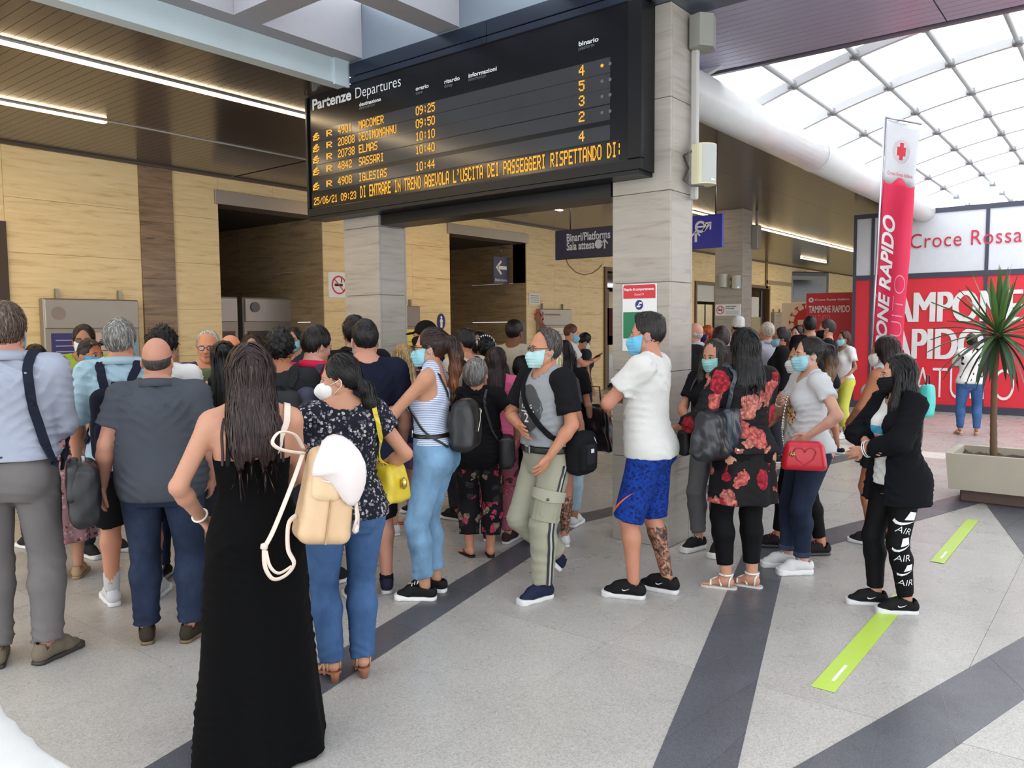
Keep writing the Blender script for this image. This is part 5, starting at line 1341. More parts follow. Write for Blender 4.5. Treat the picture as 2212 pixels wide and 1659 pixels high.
    if sunny:
        mb = MB()
        for s in (-1, 1): mb.add([(s*.034+.026*math.cos(a), .085-.02*math.sin(a), .165+.016*math.sin(a)) for a in np.linspace(0, 2*PI, 12, endpoint=False)]+[(s*.034+.022*math.cos(a), .095-.02*math.sin(a), .172+.016*math.sin(a)) for a in np.linspace(0, 2*PI, 12, endpoint=False)], [tuple(range(12, 24))]+[(i, (i+1) % 12, 12+(i+1) % 12, 12+i) for i in range(12)]); mb.tube([(s*.06, .08, .166), (s*.09, .0, .14), (s*.09, -.05, .10)], .003, 5)
        mb.tube([(-.01, .09, .172), (.01, .09, .172)], .003, 5)
        hpart('sunglasses', mb.mesh('sunglasses'), plain((16, 16, 18), .12))
    # --- shoes
    if not bare:
        up, so = shoe_meshes(shoes[0], .0085 if depth < 5.6 and not lod else (.011 if depth < 7 else .015))
        for side in 'lr':
            hp, kn, an, yaw, ft = A.legs[side]; sg = 1 if side == 'r' else -1
            M = m4(rotz(yaw)@rotx(-ft), [an[0], an[1], an[2]-.088])
            if ft: M = m4(rotz(yaw), [an[0], an[1], 0])@m4(np.eye(3), [0, 0, an[2]])@m4(rotx(-ft), [0, 0, 0])@m4(np.eye(3), [0, 0, -.088])
            mk = lambda nm, PF, m, par: link(nm, np_mesh(nm, xf(PF[0]*np.array([sg, 1, 1]), M)*k, PF[1] if sg > 0 else PF[1][:, ::-1]), par, m)
            sh = mk('shoe', up, cloth(shoes[1], .7), R); mk('sole', so, plain(shoes[2], .5), sh)
            if len(shoes) > 3 and near:
                lc = MB(); hs = .05
                for i in range(5):
                    y = .040+.019*i; z = .120-.008*i-.035*(i/5)**2; lc.tube([(-.026, y-.004, z-.006), (0, y, z+.006), (.026, y-.004, z-.006)], .0032, 5)
                lc.tube([(0, .035, .122), (.02, .025, .128), (.032, .04, .108)], .0028, 5).tube([(0, .035, .122), (-.02, .025, .128), (-.032, .04, .108)], .0028, 5)
                me = lc.mesh('laces'); me.transform(Matrix(np.diag([k, k, k, 1.])@M)); link('laces', me, sh, plain(shoes[3], .6))
    else:
        for side in 'lr':
            hp, kn, an, yaw, ft = A.legs[side]; sg = 1 if side == 'r' else -1; M = m4(rotz(yaw)@rotx(-ft), [an[0], an[1], an[2]-.088])
            mb = MB(); ol = [(.03, -.06), (.036, .0), (.043, .08), (.046, .12), (.036, .155), (.014, .168), (-.012, .160), (-.034, .125), (-.040, .08), (-.033, .0), (-.030, -.06), (-.012, -.075), (.012, -.075)]
            if shoes[0] == 'heel':
                n = len(ol); hz = lambda y: .012+.046*min(1, max(0, (.09-y)/.12)); mb.add([(x, y, hz(y)-.010) for x, y in ol]+[(x, y, hz(y)+.001) for x, y in ol], [tuple(range(n)), tuple(range(n, 2*n))[::-1]]+[(i, n+i, n+(i+1) % n, (i+1) % n) for i in range(n)]); mb.lathe([(.019, 0), (.022, .03), (.028, .052)], (0, -.045, 0), 12)
            else: mb.prism(ol, .001, .014)
            me = mb.mesh('sandal'); me.transform(Matrix(np.diag([k*sg, k, k, 1.])@np.eye(4))) if False else me.transform(Matrix(np.diag([k, k, k, 1.])@M@np.diag([sg, 1., 1, 1])))
            sd = link('sandal', me, R, plain(shoes[2], .5))
            st = MB(); hz = .04 if shoes[0] == 'heel' else 0
            if shoes[0] == 'flipflop': st.tube([(.012, .11, .02), (.012, .10, .040), (.033, .045, .045), (.036, .02, .014)], .005, 6).tube([(.012, .10, .040), (-.028, .045, .04), (-.033, .02, .014)], .005, 6)
            else:
                ank = [(.043*math.cos(a), -.004+.043*math.sin(a), .098+hz) for a in np.linspace(0, 2*PI, 17)]; st.tube(ank, .0065, 6, 0, False)
                st.tube([(.04, .09, .02), (.02, .095, .046), (-.02, .09, .040), (-.036, .085, .02)], .007, 6); st.tube([(.034, .02, .02), (.03, .03, .06+hz*.4), (.0, .045, .074+hz*.4), (-.028, .03, .056+hz*.4), (-.033, .02, .02)], .007, 6); st.tube([(.0, .045, .074), (.002, .095, .047)], .006, 6)
                st.tube([(.034, -.03, .02+hz), (.035, -.035, .07+hz), (.0, -.046, .098+hz)], .006, 6).tube([(-.034, -.03, .02+hz), (-.035, -.035, .07+hz), (.0, -.046, .098+hz)], .006, 6)
            me = st.mesh('strap'); me.transform(Matrix(np.diag([k, k, k, 1.])@M@np.diag([sg, 1., 1, 1]))); link('strap', me, sd, plain(shoes[1], .45))
    for w in wear: WEAR[w[0]](A, *w[1:])
    return A
def put(A, name, g, m, h=None):
    P, F = g.mesh(h or A.hb*.92)
    return link(name, np_mesh(name, P*A.k, F), A.root, m)
def infl(rows, t, z0=None, extra=None):
    out = []
    for r in rows:
        e = t+(np.interp(r[0], *extra) if extra else 0); out.append([r[0], r[1]+e, r[2]+e]+list(r[3:]))
    return out
def folds(A, amp, seed, zdir=.45):
    def f(x, y, z):
        o = 0
        for i, (a, b, c, fr) in enumerate(((.62, .25, .75, 62), (-.66, .3, .7, 55), (.15, .2, 1.0, 74))):
            m = np.clip(wob(x, y, z, 8.5, seed+2.7*i)*1.5+.05, 0, 1)
            s = np.sin(fr*(a*x+b*y+c*z)+2.6*wob(x, y, z, 7, seed+i)); o = o+m*(1-np.abs(s))**1.6
        return -amp*1.7*o+amp*.8*wob(x, y, z*.7, 13, seed)+amp*.5
    return f
def top(A, m, hem=.86, sleeve=.55, loose=.016, neck=.07, name='t_shirt', sl_loose=.020, sleeve_m=None, collar=False, amp=.0055, seed=1, flare=.0, vneck=0, open_front=False, trim=None):
    """shirt: torso shell, sleeves cut at a fraction of the upper arm (above 1: along the forearm)"""
    g = Field(); rows = infl(A.rows, loose, extra=([hem, 1.0, 1.2], [loose*.9+flare, loose*.5, 0]))
    z0 = rows[0][0]
    if hem < z0: rows = [[hem-.05, rows[1][1]*1.0+flare*.5, rows[1][2]*1.0+flare*.5, rows[1][3]]]+rows[1:]
    g.add(Loft(rows), 0)
    if A.fem:
        for s in (-1, 1): g.add(Ell((s*.068, .078, 1.262), (.068+loose*.8, .062+loose*.8, .07+loose*.8)), .04)
    for o, p, k in A.field.ops[-4:]:
        if isinstance(p, Ell) and p.c[1] > .05 and abs(p.c[0]) < .01: g.add(Ell(p.c, p.r+loose), .05)
    for s in (-1, 1): g.add(Ell((s*.075, -.085, .90), (.085+loose, .068+loose, .09+loose)), .05)
    sv = Field()
    for side, s in (('l', -1), ('r', 1)):
        S, E, Wt = A.arms[side][:3]
        tr = [p for o, p, k in A.field.ops if isinstance(p, Cone) and abs(p.a[0]-s*.035) < 1e-6 and p.a[2] > 1.47][0]
        g.add(Cone(tr.a+np.array([s*.02, 0, -.014]), tr.b, tr.ra+loose*.55, tr.rb+loose*.7), .03)
        if sleeve <= 0.02: continue
        tgt = g if sleeve_m is None else sv
        r0 = (.050 if not A.fem else .0435)*(1+.3*0)
        if sleeve <= 1:
            C = S+(E-S)*sleeve; n = (E-S)/np.linalg.norm(E-S); q = Field(); q.add(Ell(S+np.array([-s*.010, 0, -.006]), (.060+sl_loose*.6,)*3), 0); q.add(Cone(S, E, r0+sl_loose, r0-.008+sl_loose*1.25), .03); q.cut(Half(C, n), .002)
        else:
            C = E+(Wt-E)*(sleeve-1); n = (Wt-E)/np.linalg.norm(Wt-E); q = Field(); q.add(Ell(S+np.array([-s*.010, 0, -.006]), (.060+sl_loose*.6,)*3), 0); q.add(Cone(S, E, r0+sl_loose, .042+sl_loose), .03); q.add(Cone(E, Wt, .044+sl_loose, .030+sl_loose), .02); q.cut(Half(C, n), .002)
        lo = np.minimum(np.minimum(S, E), Wt)-.12; hi = np.maximum(np.maximum(S, E), Wt)+.12
        tgt.add(Fn((lambda q: lambda x, y, z: q.at(x, y, z))(q), lo, hi), .025 if sleeve_m is None else 0)
    g.disp(folds(A, amp, seed))
    g.cut(Half((0, 0, hem), (0, 0, -1)), .005)
    if neck: g.sub(Cone((0, .012, 1.40+(.0 if not vneck else 0)), (0, -.02, 1.62), neck*(.82), neck*1.25), .009)
    if vneck: g.sub(Cone((0, .12, 1.44-vneck), (0, .03, 1.56), .02, .075), .006)
    if open_front: g.sub(Fn(lambda x, y, z: np.maximum(np.abs(x)-open_front*(.75+.25*np.clip((1.2-z)/.4, 0, 1)), .02-y), (-.25, 0, .5), (.25, .4, 1.6)), .004)
    o = put(A, name, g, m)
    if sleeve_m is not None:
        for o_ in sv.ops[:]:
            s1 = Field(); s1.ops = [o_]; s1.disp(folds(A, amp*.7, seed+2)); so = put(A, 'sleeve', s1, sleeve_m); so.parent = o
    if collar:
        c = MB(); n = 20; R0 = .066 if A.fem else .076
        ring_ = [(R0*1.06*math.sin(a), -.012+R0*math.cos(a), 1.462+.012*math.cos(a)*-1) for a in np.linspace(.28, 2*PI-.28, n)]
        vs = [(x, y, z+.028) for x, y, z in ring_]+[(x*1.12, (y+.012)*1.12-.012, z+.030) for x, y, z in ring_]+[(x*1.42, (y+.012)*1.38-.014, z-.012) for x, y, z in ring_]+[(x*1.0, y, z-.02) for x, y, z in ring_]
        c.add(vs, [(j*n+i, j*n+i+1, (j+1)*n+i+1, (j+1)*n+i) for j in range(3) for i in range(n-1)]+[(3*n+i, 3*n+i+1, i+1, i) for i in range(n-1)], 0, True)
        me = c.mesh('collar'); me.transform(Matrix.Scale(A.k, 4)); link('collar', me, o, m)
    A.top = o; A.topfield = g; return o
def tank(A, m, low=.0, hem=.95, back=1.34, strap=.045, name='tank_top', loose=.010, seed=3, amp=.003, smat=None):
    g = Field(); rows = infl(A.rows, loose); g.add(Loft(rows), 0)
    if A.fem:
        for s in (-1, 1): g.add(Ell((s*.068, .078, 1.262), (.066+loose, .060+loose, .068+loose)), .04)
    for s in (-1, 1): g.add(Ell((s*.075, -.085, .90), (.085+loose, .068+loose, .09+loose)), .05)
    g.disp(folds(A, amp, seed)); g.cut(Half((0, 0, hem), (0, 0, -1)), .003); g.cut(Fn(lambda x, y, z: z-back+.08*np.clip(np.abs(x)/.15, 0, 1)**2), .01)
    for s in (-1, 1):
        x = s*A.sw*.50; g.add(Fn((lambda x: lambda X, Y, Z: np.maximum(np.abs(np.abs(A.field.at(X, Y, Z))-.004)-.006, np.maximum(np.abs(X-x)-strap/2, np.maximum(back-.06-Z, Z-1.52))))(x), (x-strap, -.16, back-.08), (x+strap, .16, 1.53)), .012)
    A.top = put(A, name, g, m, A.hb*.85); A.topfield = g; return A.top
def legcones(A, g, t0, t1, t2, full, cut=None, kn_r=None):
    for side, s in (('l', -1), ('r', 1)):
        hp, kn, an = A.legs[side][:3]
        c = [o for o in A.field.ops if isinstance(o[1], Cone)]
        q = Field(); lc = [p for _, p, _ in c if np.allclose(p.b, kn)][0]; r_hip, r_kn = lc.ra, lc.rb; r_cf = [p for _, p, _ in c if np.allclose(p.a, kn)][0].rb
        q.add(Cone(lc.a, kn, r_hip+t0, r_kn+t1), 0)
        if full:
            cm = kn*.72+an*.28+np.array([0, -.012, 0]); q.add(Cone(kn, cm, r_kn+t1, r_cf+t1*.5+t2*.5), .03); q.add(Cone(cm, an, r_cf+t1*.5+t2*.5, .036+t2), .03)
            C, n = kn+(an-kn)*full, (an-kn)/np.linalg.norm(an-kn)
        else:
            C, n = hp+(kn-hp)*cut, (kn-hp)/np.linalg.norm(kn-hp)
            if cut > .9: q.add(Cone(kn, kn+(an-kn)*.4, r_kn+t1, r_kn+t1), .01)
        q.cut(Half(C, n), .002)
        lo = np.minimum(np.minimum(hp, kn), an)-.16; hi = np.maximum(np.maximum(hp, kn), an)+.16
        g.add(Fn((lambda q: lambda x, y, z: q.at(x, y, z))(q), lo, hi), .012)
def bottom(A, m, kind='trousers', waist=1.02, t=(.012, .016, .022), full=.93, cut=.95, name=None, amp=.005, seed=2, cuff=None):
    g = Field(); rows = [r for r in infl(A.rows, t[0]) if r[0] < waist+.09]; g.add(Loft(rows), 0)
    for s in (-1, 1): g.add(Ell((s*.075, -.085, .90), (.085+t[0], .066+t[0], .09+t[0])), .04)
    legcones(A, g, t[0], t[1], t[2], full if kind != 'shorts' else None, cut)
    g.cut(Half((0, 0, waist), (0, 0, -1 if False else 1)), .003)
    zk = A.legs['r'][1][2]; za = A.legs['r'][2][2]
    def dd(x, y, z):
        w = np.exp(-((z-za-.03)/.10)**2)*1.0+.6*np.exp(-((z-zk)/.10)**2)+.45*np.exp(-((z-.84)/.07)**2)
        s = np.sin(z*48+14*x+17*y+3.2*wob(x, y, z, 9, seed)); t = np.sin(40*(.7*x*np.sign(x)+.5*z)+9*y+2.5*wob(x, y, z, 8, seed+3))
        return -amp*1.6*w*(1-np.abs(s))**1.5-amp*.9*np.clip(wob(x, y, z, 7, seed+5)+.2, 0, 1)*(1-np.abs(t))**2+amp*.5*wob(x, y, z*.7, 14, seed)+amp*.3
    g.disp(dd)
    A.bot = put(A, name or kind, g, m, A.hb*1.05); A.botfield = g
    if cuff:
        c = Field()
        for side in 'lr':
            hp, kn, an = A.legs[side][:3]; C = kn+(an-kn)*full; n = (an-kn)/np.linalg.norm(an-kn); D = C-n*.035
            q = Field(); q.add(Cone(D, C, .036+t[2]+.012, .036+t[2]+.010), 0); q.cut(Half(C+n*.004, n), .002); q.cut(Half(D-n*.004, -n), .002); c.add(Fn((lambda q: lambda x, y, z: q.at(x, y, z))(q), np.minimum(C, D)-.1, np.maximum(C, D)+.1), 0)
        o = put(A, 'cuff', c, cuff, A.hb*.8); o.parent = A.bot
    return A.bot
def skirt(A, m, z1, z0, a1, b1, a0, b0, name='skirt', fold=(7, .0, .05, .4), top_rows=None, h=None, ex=2.0, cy=-.01):
    g = Field(); rows = [(z0, a0, b0, cy), ((z0+z1)/2, (a0*.55+a1*.45), (b0*.55+b1*.45), cy), (z1, a1, b1, cy)]
    g.add(Loft(rows, fold), 0)
    o = put(A, name, g, m, h); A.bot = o; A.botfield = g; return o
def belt(A, m, z=1.0, t=.022, w=.038, buckle=True):
    g = Field(); rows = infl(A.rows, t); g.add(Loft(rows), 0); g.cut(Half((0, 0, z+w/2), (0, 0, 1)), .002); g.cut(Half((0, 0, z-w/2), (0, 0, -1)), .002)
    o = put(A, 'belt', g, m, A.hb*.8)
    if buckle:
        y = [np.interp(z, [r[0] for r in rows], [r[2]+r[3] for r in rows])][0]
        me = MB().box((-.026, y-.004, z-.024), (.026, y+.008, z+.024), bev=.003).mesh('buckle'); me.transform(Matrix.Scale(A.k, 4)); link('buckle', me, o, metal((180, 178, 170), .3))
def cap(A, m, visor=True, knit=False):
    g = Field(); g.add(Ell((0, -.014, .108), (.088, .108, .102)), 0); g.cut(Half((0, 0, .085), (0, .15, -1)), .003)
    if visor: g.add(Ell((0, .105, .095), (.07, .085, .010), rotx(-.15)), .008)
    if knit: g.add(Ell((0, -.05, .17), (.07, .07, .05)), .04); g.disp(lambda x, y, z: .004*wob(x, y, z, 60, 1))
    P, F = g.mesh(A.hh); A.hpart('cap', np_mesh('cap', P, F), m)
def print_decal(A, target, polys_mesh, o, right, up, name, m, off=.004, maxlen=.03, parent=None):
    """wraps a flat mesh (metres, x right, y up) onto a garment by casting along the frame's normal; o,right,up in body units"""
    me = target.data; vs = [v.co.copy() for v in me.vertices]; bv = BVHTree.FromPolygons(vs, [tuple(p.vertices) for p in me.polygons])
    M = frame_mat(Vector(o)*A.k, right, up); n = Vector((M[0][2], M[1][2], M[2][2]))
    bm = bmesh.new(); bm.from_mesh(polys_mesh); bmesh.ops.triangulate(bm, faces=bm.faces[:])
    for _ in range(3):
        ed = [e for e in bm.edges if e.calc_length() > maxlen]
        if not ed: break
        bmesh.ops.subdivide_edges(bm, edges=ed, cuts=1); bmesh.ops.triangulate(bm, faces=bm.faces[:])
    for v in bm.verts:
        p = M@v.co; hit = bv.ray_cast(p+n*.4, -n, .8)
        v.co = (hit[0]+n*off) if hit[0] is not None else p
    m2 = bpy.data.meshes.new(name); bm.to_mesh(m2); bm.free()
    return link(name, m2, parent or target, m)
WEAR = {'top': top, 'tank': tank, 'bottom': bottom, 'skirt': skirt, 'belt': belt, 'cap': cap}
def W(A, p): return Vector((p[0]*A.k, p[1]*A.k, p[2]*A.k))
def snap(A, pts, off, fields):
    """pushes points out to the surface of body and clothes"""
    P = np.array(pts, float)
    for it in range(12):
        e = 1e-3
        F = lambda Q: np.min([f.at(Q[:, 0], Q[:, 1], Q[:, 2]) for f in fields], axis=0)
        v = F(P)-off
        G = np.stack([(F(P+np.eye(3)[i]*e)-F(P-np.eye(3)[i]*e))/(2*e) for i in range(3)], 1)
        G /= np.maximum(np.linalg.norm(G, axis=1), .3)[:, None]
        P = P-G*np.clip(v, -.05, .05)[:, None]*.8
    return P, G
def smooth_path(pts, n):
    P = np.array(pts, float); m = len(P); out = []
    for t in np.linspace(0, m-1, n):
        i = min(int(t), m-2); u = t-i
        p0, p1, p2, p3 = P[max(i-1, 0)], P[i], P[i+1], P[min(i+2, m-1)]
        out.append(.5*((2*p1)+(p2-p0)*u+(2*p0-5*p1+4*p2-p3)*u*u+(3*p1-p0-3*p2+p3)*u**3))
    return np.array(out)
def strap_on(A, parent, inv, pts, w, m, name='strap', off=.008, n=28, free=(), th=.006):
    """flat strap following the body through body-space points; free = (start,end) fractions left unsnapped"""
    P = smooth_path(pts, n); fields = [A.field]+([A.topfield] if hasattr(A, 'topfield') else [])+([A.botfield] if hasattr(A, 'botfield') else [])
    S, G = snap(A, P, off, fields)
    wgt = np.ones(n)
    if free:
        t = np.linspace(0, 1, n); wgt = np.clip((t-free[0])/.08, 0, 1)*np.clip((free[1]-t)/.08, 0, 1)
    Q = P*(1-wgt[:, None])+S*wgt[:, None]
    for _ in range(2): Q[1:-1] = Q[1:-1]*.5+(Q[:-2]+Q[2:])*.25
    mb = MB(); pts2 = [Vector(q*A.k) for q in Q]; vs = []
    for i, p in enumerate(pts2):
        t = (pts2[min(i+1, n-1)]-pts2[max(i-1, 0)]).normalized(); nn = Vector(G[i]); nn = (nn-t*nn.dot(t)).normalized() if (nn-t*nn.dot(t)).length > 1e-5 else t.orthogonal(); sd = t.cross(nn)
        for a, b in ((-1, -1), (1, -1), (1, 1), (-1, 1)): vs.append(p+sd*(a*w/2)+nn*(b*th/2))
    mb.add(vs, [(4*i+q, 4*i+(q+1) % 4, 4*i+4+(q+1) % 4, 4*i+4+q) for i in range(n-1) for q in range(4)]+[(0, 1, 2, 3), (4*n-1, 4*n-2, 4*n-3, 4*n-4)])
    me = mb.mesh(name); me.transform(inv@A.mat); return link(name, me, parent, m)
def person_mat(A): return Matrix.Translation(A.base)@Matrix.Rotation(A.rz, 4, 'Z')
def bag_root(A, name, local, label, cat='bag', rz=0.0, tilt=0.0):
    A.mat = person_mat(A); p = A.mat@W(A, local); R = empty(name, p, A.rz+rz, label, cat)
    if tilt: R.rotation_euler = (0, tilt, A.rz+rz)
    inv = (Matrix.Translation(p)@Matrix.Rotation(A.rz+rz, 4, 'Z')@(Matrix.Rotation(tilt, 4, 'Y') if tilt else Matrix.Identity(4))).inverted(); return R, inv
def soft_box(name, c, half, r, m, parent, h=.011, bulge=.0, amp=.003, seed=0, taper=0.0, cuts=()):
    """rounded soft bag body"""
    c = np.array(c); hx, hy, hz = half
    def f(x, y, z):
        s = 1+taper*(z-c[2])/hz
        b = 1+bulge*(1-np.clip(np.abs(z-c[2])/hz, 0, 1)**2)
        qx, qy, qz = np.abs(x-c[0])/s-(hx-r), np.abs(y-c[1])/(s*b)-(hy-r), np.abs(z-c[2])-(hz-r)
        return np.sqrt(np.maximum(qx, 0)**2+np.maximum(qy, 0)**2+np.maximum(qz, 0)**2)+np.minimum(np.maximum(qx, np.maximum(qy, qz)), 0)-r
    g = Field().add(Fn(f, c-np.array(half)*(1.25+abs(taper)), c+np.array(half)*(1.25+abs(taper))), 0)
    for q in cuts: g.cut(q, .004)
    if amp: g.disp(lambda x, y, z: amp*wob(x, y, z, 30, seed))
    P, F = g.mesh(h); return link(name, np_mesh(name, P, F), parent, m)
# ================================================================== garments used once
def gown(A, m, ztop=1.26, a0=.285, b0=.26, hem=.012, fold=(6, .01, .07, .6)):
    g = Field(); rows = [r for r in infl(A.rows, .007) if r[0] >= .9]; rw = np.interp(1.0, [r[0] for r in A.rows], [r[1] for r in A.rows])
    g.add(Loft([(hem, a0, b0, -.02), (.25, a0*.90, b0*.90, -.02), (.55, a0*.78, b0*.76, -.02), (.80, .208, .170, -.022), (.93, .196, .152, -.020), (1.06, .150, .112, .0)], fold), 0)
    g.add(Loft(rows), .03)
    for s in (-1, 1): g.add(Ell((s*.068, .078, 1.262), (.075, .068, .076)), .04); g.add(Ell((s*.075, -.085, .90), (.088, .070, .095)), .05)
    g.cut(Fn(lambda x, y, z: z-ztop-.07*np.clip((y+.02)/.1, 0, 1)), .002); g.disp(folds(A, .004, 5, .3)); A.top = put(A, 'dress', g, m, .0095); A.topfield = g
def dress(A, m, hem=.6, sleeve=1.55, a0=.24, b0=.20, name='dress', sl=.03):
    top(A, m, hem=.93, sleeve=sleeve, loose=.020, neck=.07, name=name, sl_loose=sl, seed=8)
    g = Field(); g.add(Loft([(hem, a0, b0, -.015), ((hem+.93)/2, a0*.94, b0*.95, -.015), (.93, .198, .155, -.018), (1.04, .172, .125, -.004)], (8, .008, .05, 1.1)), 0); g.disp(folds(A, .004, 3, .3))
    o = put(A, 'skirt', g, m); o.parent = A.top; A.botfield = g
def frill(A, m, z=1.44, r=.085, n=40):
    mb = MB(); vs = []
    for j, (rr, zz) in enumerate(((.062, .02), (.08, .018), (.10, -.015))):
        for i in range(n): a = 2*PI*i/n; q = 1+.07*math.sin(a*13+j); vs.append((rr*q*math.sin(a)*1.05, -.016+rr*q*math.cos(a)*.95, z+zz+.006*math.sin(a*13)))
    mb.add(vs, [(j*n+i, j*n+(i+1) % n, (j+1)*n+(i+1) % n, (j+1)*n+i) for j in range(2) for i in range(n)], 0, True); me = mb.mesh('frill'); me.transform(Matrix.Scale(A.k, 4)); o = link('frill', me, A.root, m); md = o.modifiers.new('thickness', 'SOLIDIFY'); md.thickness = .004
def bands(A, pairs, m, name='strap', w=.018, off=.006, n=18):
    """narrow garment straps: lists of body-space points"""
    A.mat = person_mat(A); inv = A.mat.inverted()
    for p, mm in pairs: strap_on(A, A.root, inv, p, w, mm or m, name, off, n)
def socks(A, m, z0=.06, z1=.2):
    for side in 'lr':
        g = Field(); kn, an = A.legs[side][1:3]; n = (kn-an)/np.linalg.norm(kn-an); q = Field(); q.add(Cone(an-n*.02, an+n*.16, .043, .050), 0); q.cut(Half(an+n*(z1-.088), n), .002); g.add(Fn((lambda q: lambda x, y, z: q.at(x, y, z))(q), an-.1, an+np.array([.1, .1, .25])), 0)
        put(A, 'sock', g, m)
def sidestripes(A, m, side='l', pairs=(-.012, .012), z0=.10, z1=.86):
    A.mat = person_mat(A); inv = A.mat.inverted(); s = -1 if side == 'l' else 1; hp, kn, an = A.legs[side][:3]
    for dy in pairs:
        pts = [hp+np.array([s*.16, dy, -.02]), hp*.5+kn*.5+np.array([s*.13, dy, 0]), kn+np.array([s*.10, dy, 0]), kn*.5+an*.5+np.array([s*.09, dy, 0]), an+np.array([s*.075, dy, .02])]
        strap_on(A, A.bot, Matrix.Identity(4) @ inv, pts, .013, m, 'side_stripe', .003, 40, th=.003)
def poly_mesh(polys):
    mb = MB()
    for p in polys: mb.add([(x, y, 0) for x, y in p], [tuple(range(len(p)))])
    return mb.mesh('print')
def swoosh(s, flip=1):
    up_ = [(-.5, .08), (-.42, -.02), (-.30, -.06), (-.15, -.04), (.1, .04), (.5, .20)]; lo_ = [(.1, -.06), (-.12, -.16), (-.30, -.20), (-.43, -.16), (-.50, -.05)]
    P = up_+lo_; n = len(up_); quads = []
    U = [(-.5, .08), (-.44, 0), (-.32, -.05), (-.15, -.03), (.12, .05), (.5, .19)]; L = [(-.5, .08), (-.53, -.06), (-.42, -.18), (-.22, -.19), (.08, -.06), (.5, .19)]
    for i in range(5): quads.append([(flip*x*s, y*s) for x, y in (U[i], L[i], L[i+1], U[i+1])][::flip])
    return quads
WEAR.update(gown=gown, dress=dress, frill=frill, bands=bands, socks=socks, stripes=sidestripes)
BLKC, WHTC = cloth((24, 24, 27)), cloth((208, 207, 204)); NAVYC = cloth((24, 27, 44))
MB_, MW, MK = ('surgical', (150, 205, 216)), ('surgical', (222, 224, 222)), ('surgical', (24, 24, 26))
TAN, PALE, OLV, DRK = (184, 138, 112), (204, 160, 140), (166, 120, 92), (132, 90, 68)
BLKH, DKH, BRH = (16, 14, 14), (34, 25, 22), (60, 40, 30)
JEANB = denim((62, 98, 142)); JEANL = denim((108, 142, 172)); JEAND = denim((34, 44, 66)); 
# ------------------------------------------------------------------ the queue in front
P4 = person('woman with long brown hair in a long black strappy dress, seen from behind', feet=(565, 1610), top=745, ang=4, sex='f', fat=.04, skin_c=(188, 142, 118), arms=(((.20, .12, .98), (.9, -.8, 0), (-1, 0, 0), .5), 'front'), hair_s=('long', (44, 30, 28), None, (112, 92, 74)), shoes=('flipflop', (40, 40, 40), (40, 40, 40)),
    wear=[('gown', cloth((7, 7, 8), .95), 1.255), ('bands', [([(-.115, -.115, 1.23), (-.100, -.10, 1.33), (-.086, -.05, 1.43), (-.085, .02, 1.44), (-.09, .09, 1.36)], None), ([(.105, -.115, 1.23), (.098, -.10, 1.33), (.088, -.05, 1.43), (.085, .02, 1.44), (.09, .09, 1.36)], None)], BLKC, 'dress_strap', .017, .006),
          ('bands', [([(-.140, -.10, 1.23), (-.128, -.09, 1.33), (-.112, -.05, 1.42), (-.105, .02, 1.42), (-.10, .09, 1.34)], None), ([(.132, -.10, 1.23), (.124, -.09, 1.33), (.110, -.05, 1.42), (.105, .02, 1.42), (.10, .09, 1.34)], None)], cloth((70, 58, 60)), 'inner_strap', .009, .005)], seed=1)
P5 = person('woman in dark speckled blouse and blue jeans with white cone mask, head turned aside', feet=(752, 1462), top=765, ang=14, sex='f', fat=.12, skin_c=TAN, arms=('front', ((.21, .15, 1.06), (1, -.7, -.3), (-1, 0, 0), .5)), head=(62, -4), hair_s=('lowpony', BLKH, None, None), mask=('kn95', (226, 226, 222)), shoes=('heel', (196, 158, 120), (150, 96, 70)), legs=((.08, .02, 6), (.08, .0, 6)),
    wear=[('bottom', denim((58, 86, 126)), 'trousers', 1.0, (.013, .010, .028), .97, .95, 'jeans'), ('top', floral((20, 22, 32), ((206, 206, 212), (150, 152, 162), (96, 98, 112)), 60, .42), .88, .42, .022, .105, 'blouse', .034)], seed=2)
P3 = person('heavy balding man in a dark grey polo shirt and dark jeans, seen from behind', feet=(365, 1383), top=730, ang=-14, fat=.20, belly=.45, skin_c=(188, 138, 118), arms=('down', 'down2'), hair_s=('bald', (60, 54, 52)), shoes=('dress', (56, 48, 40), (112, 92, 66)), legs=((.12, .02, 14), (.12, .0, 18)),
    wear=[('bottom', JEAND, 'trousers', 1.0, (.014, .018, .030), .97, .95, 'jeans', .007), ('top', cloth((72, 76, 84)), .83, .62, .022, .078, 'polo_shirt', .030, None, True, .006)])
P1 = person('man in a light blue dress shirt and grey trousers with a black shoulder bag', feet=(52, 1428), top=655, ang=-14, fat=.03, skin_c=(190, 140, 120), arms=('down', 'front'), hair_s=('receding', (84, 70, 60), None, (150, 140, 130)), glasses='clear', mask=('surgical', (120, 180, 200)), shoes=('dress', (118, 108, 92), (52, 48, 44)), legs=((.11, .0, 10), (.11, -.02, 34)),
    wear=[('bottom', cloth((112, 108, 108)), 'trousers', 1.04, (.014, .020, .030), .98, .95, 'trousers', .007), ('top', cloth((160, 166, 182)), .99, 1.45, .022, .078, 'dress_shirt', .026, None, True, .008), ('belt', leather((26, 26, 32)), 1.005, .026, .036, False)])
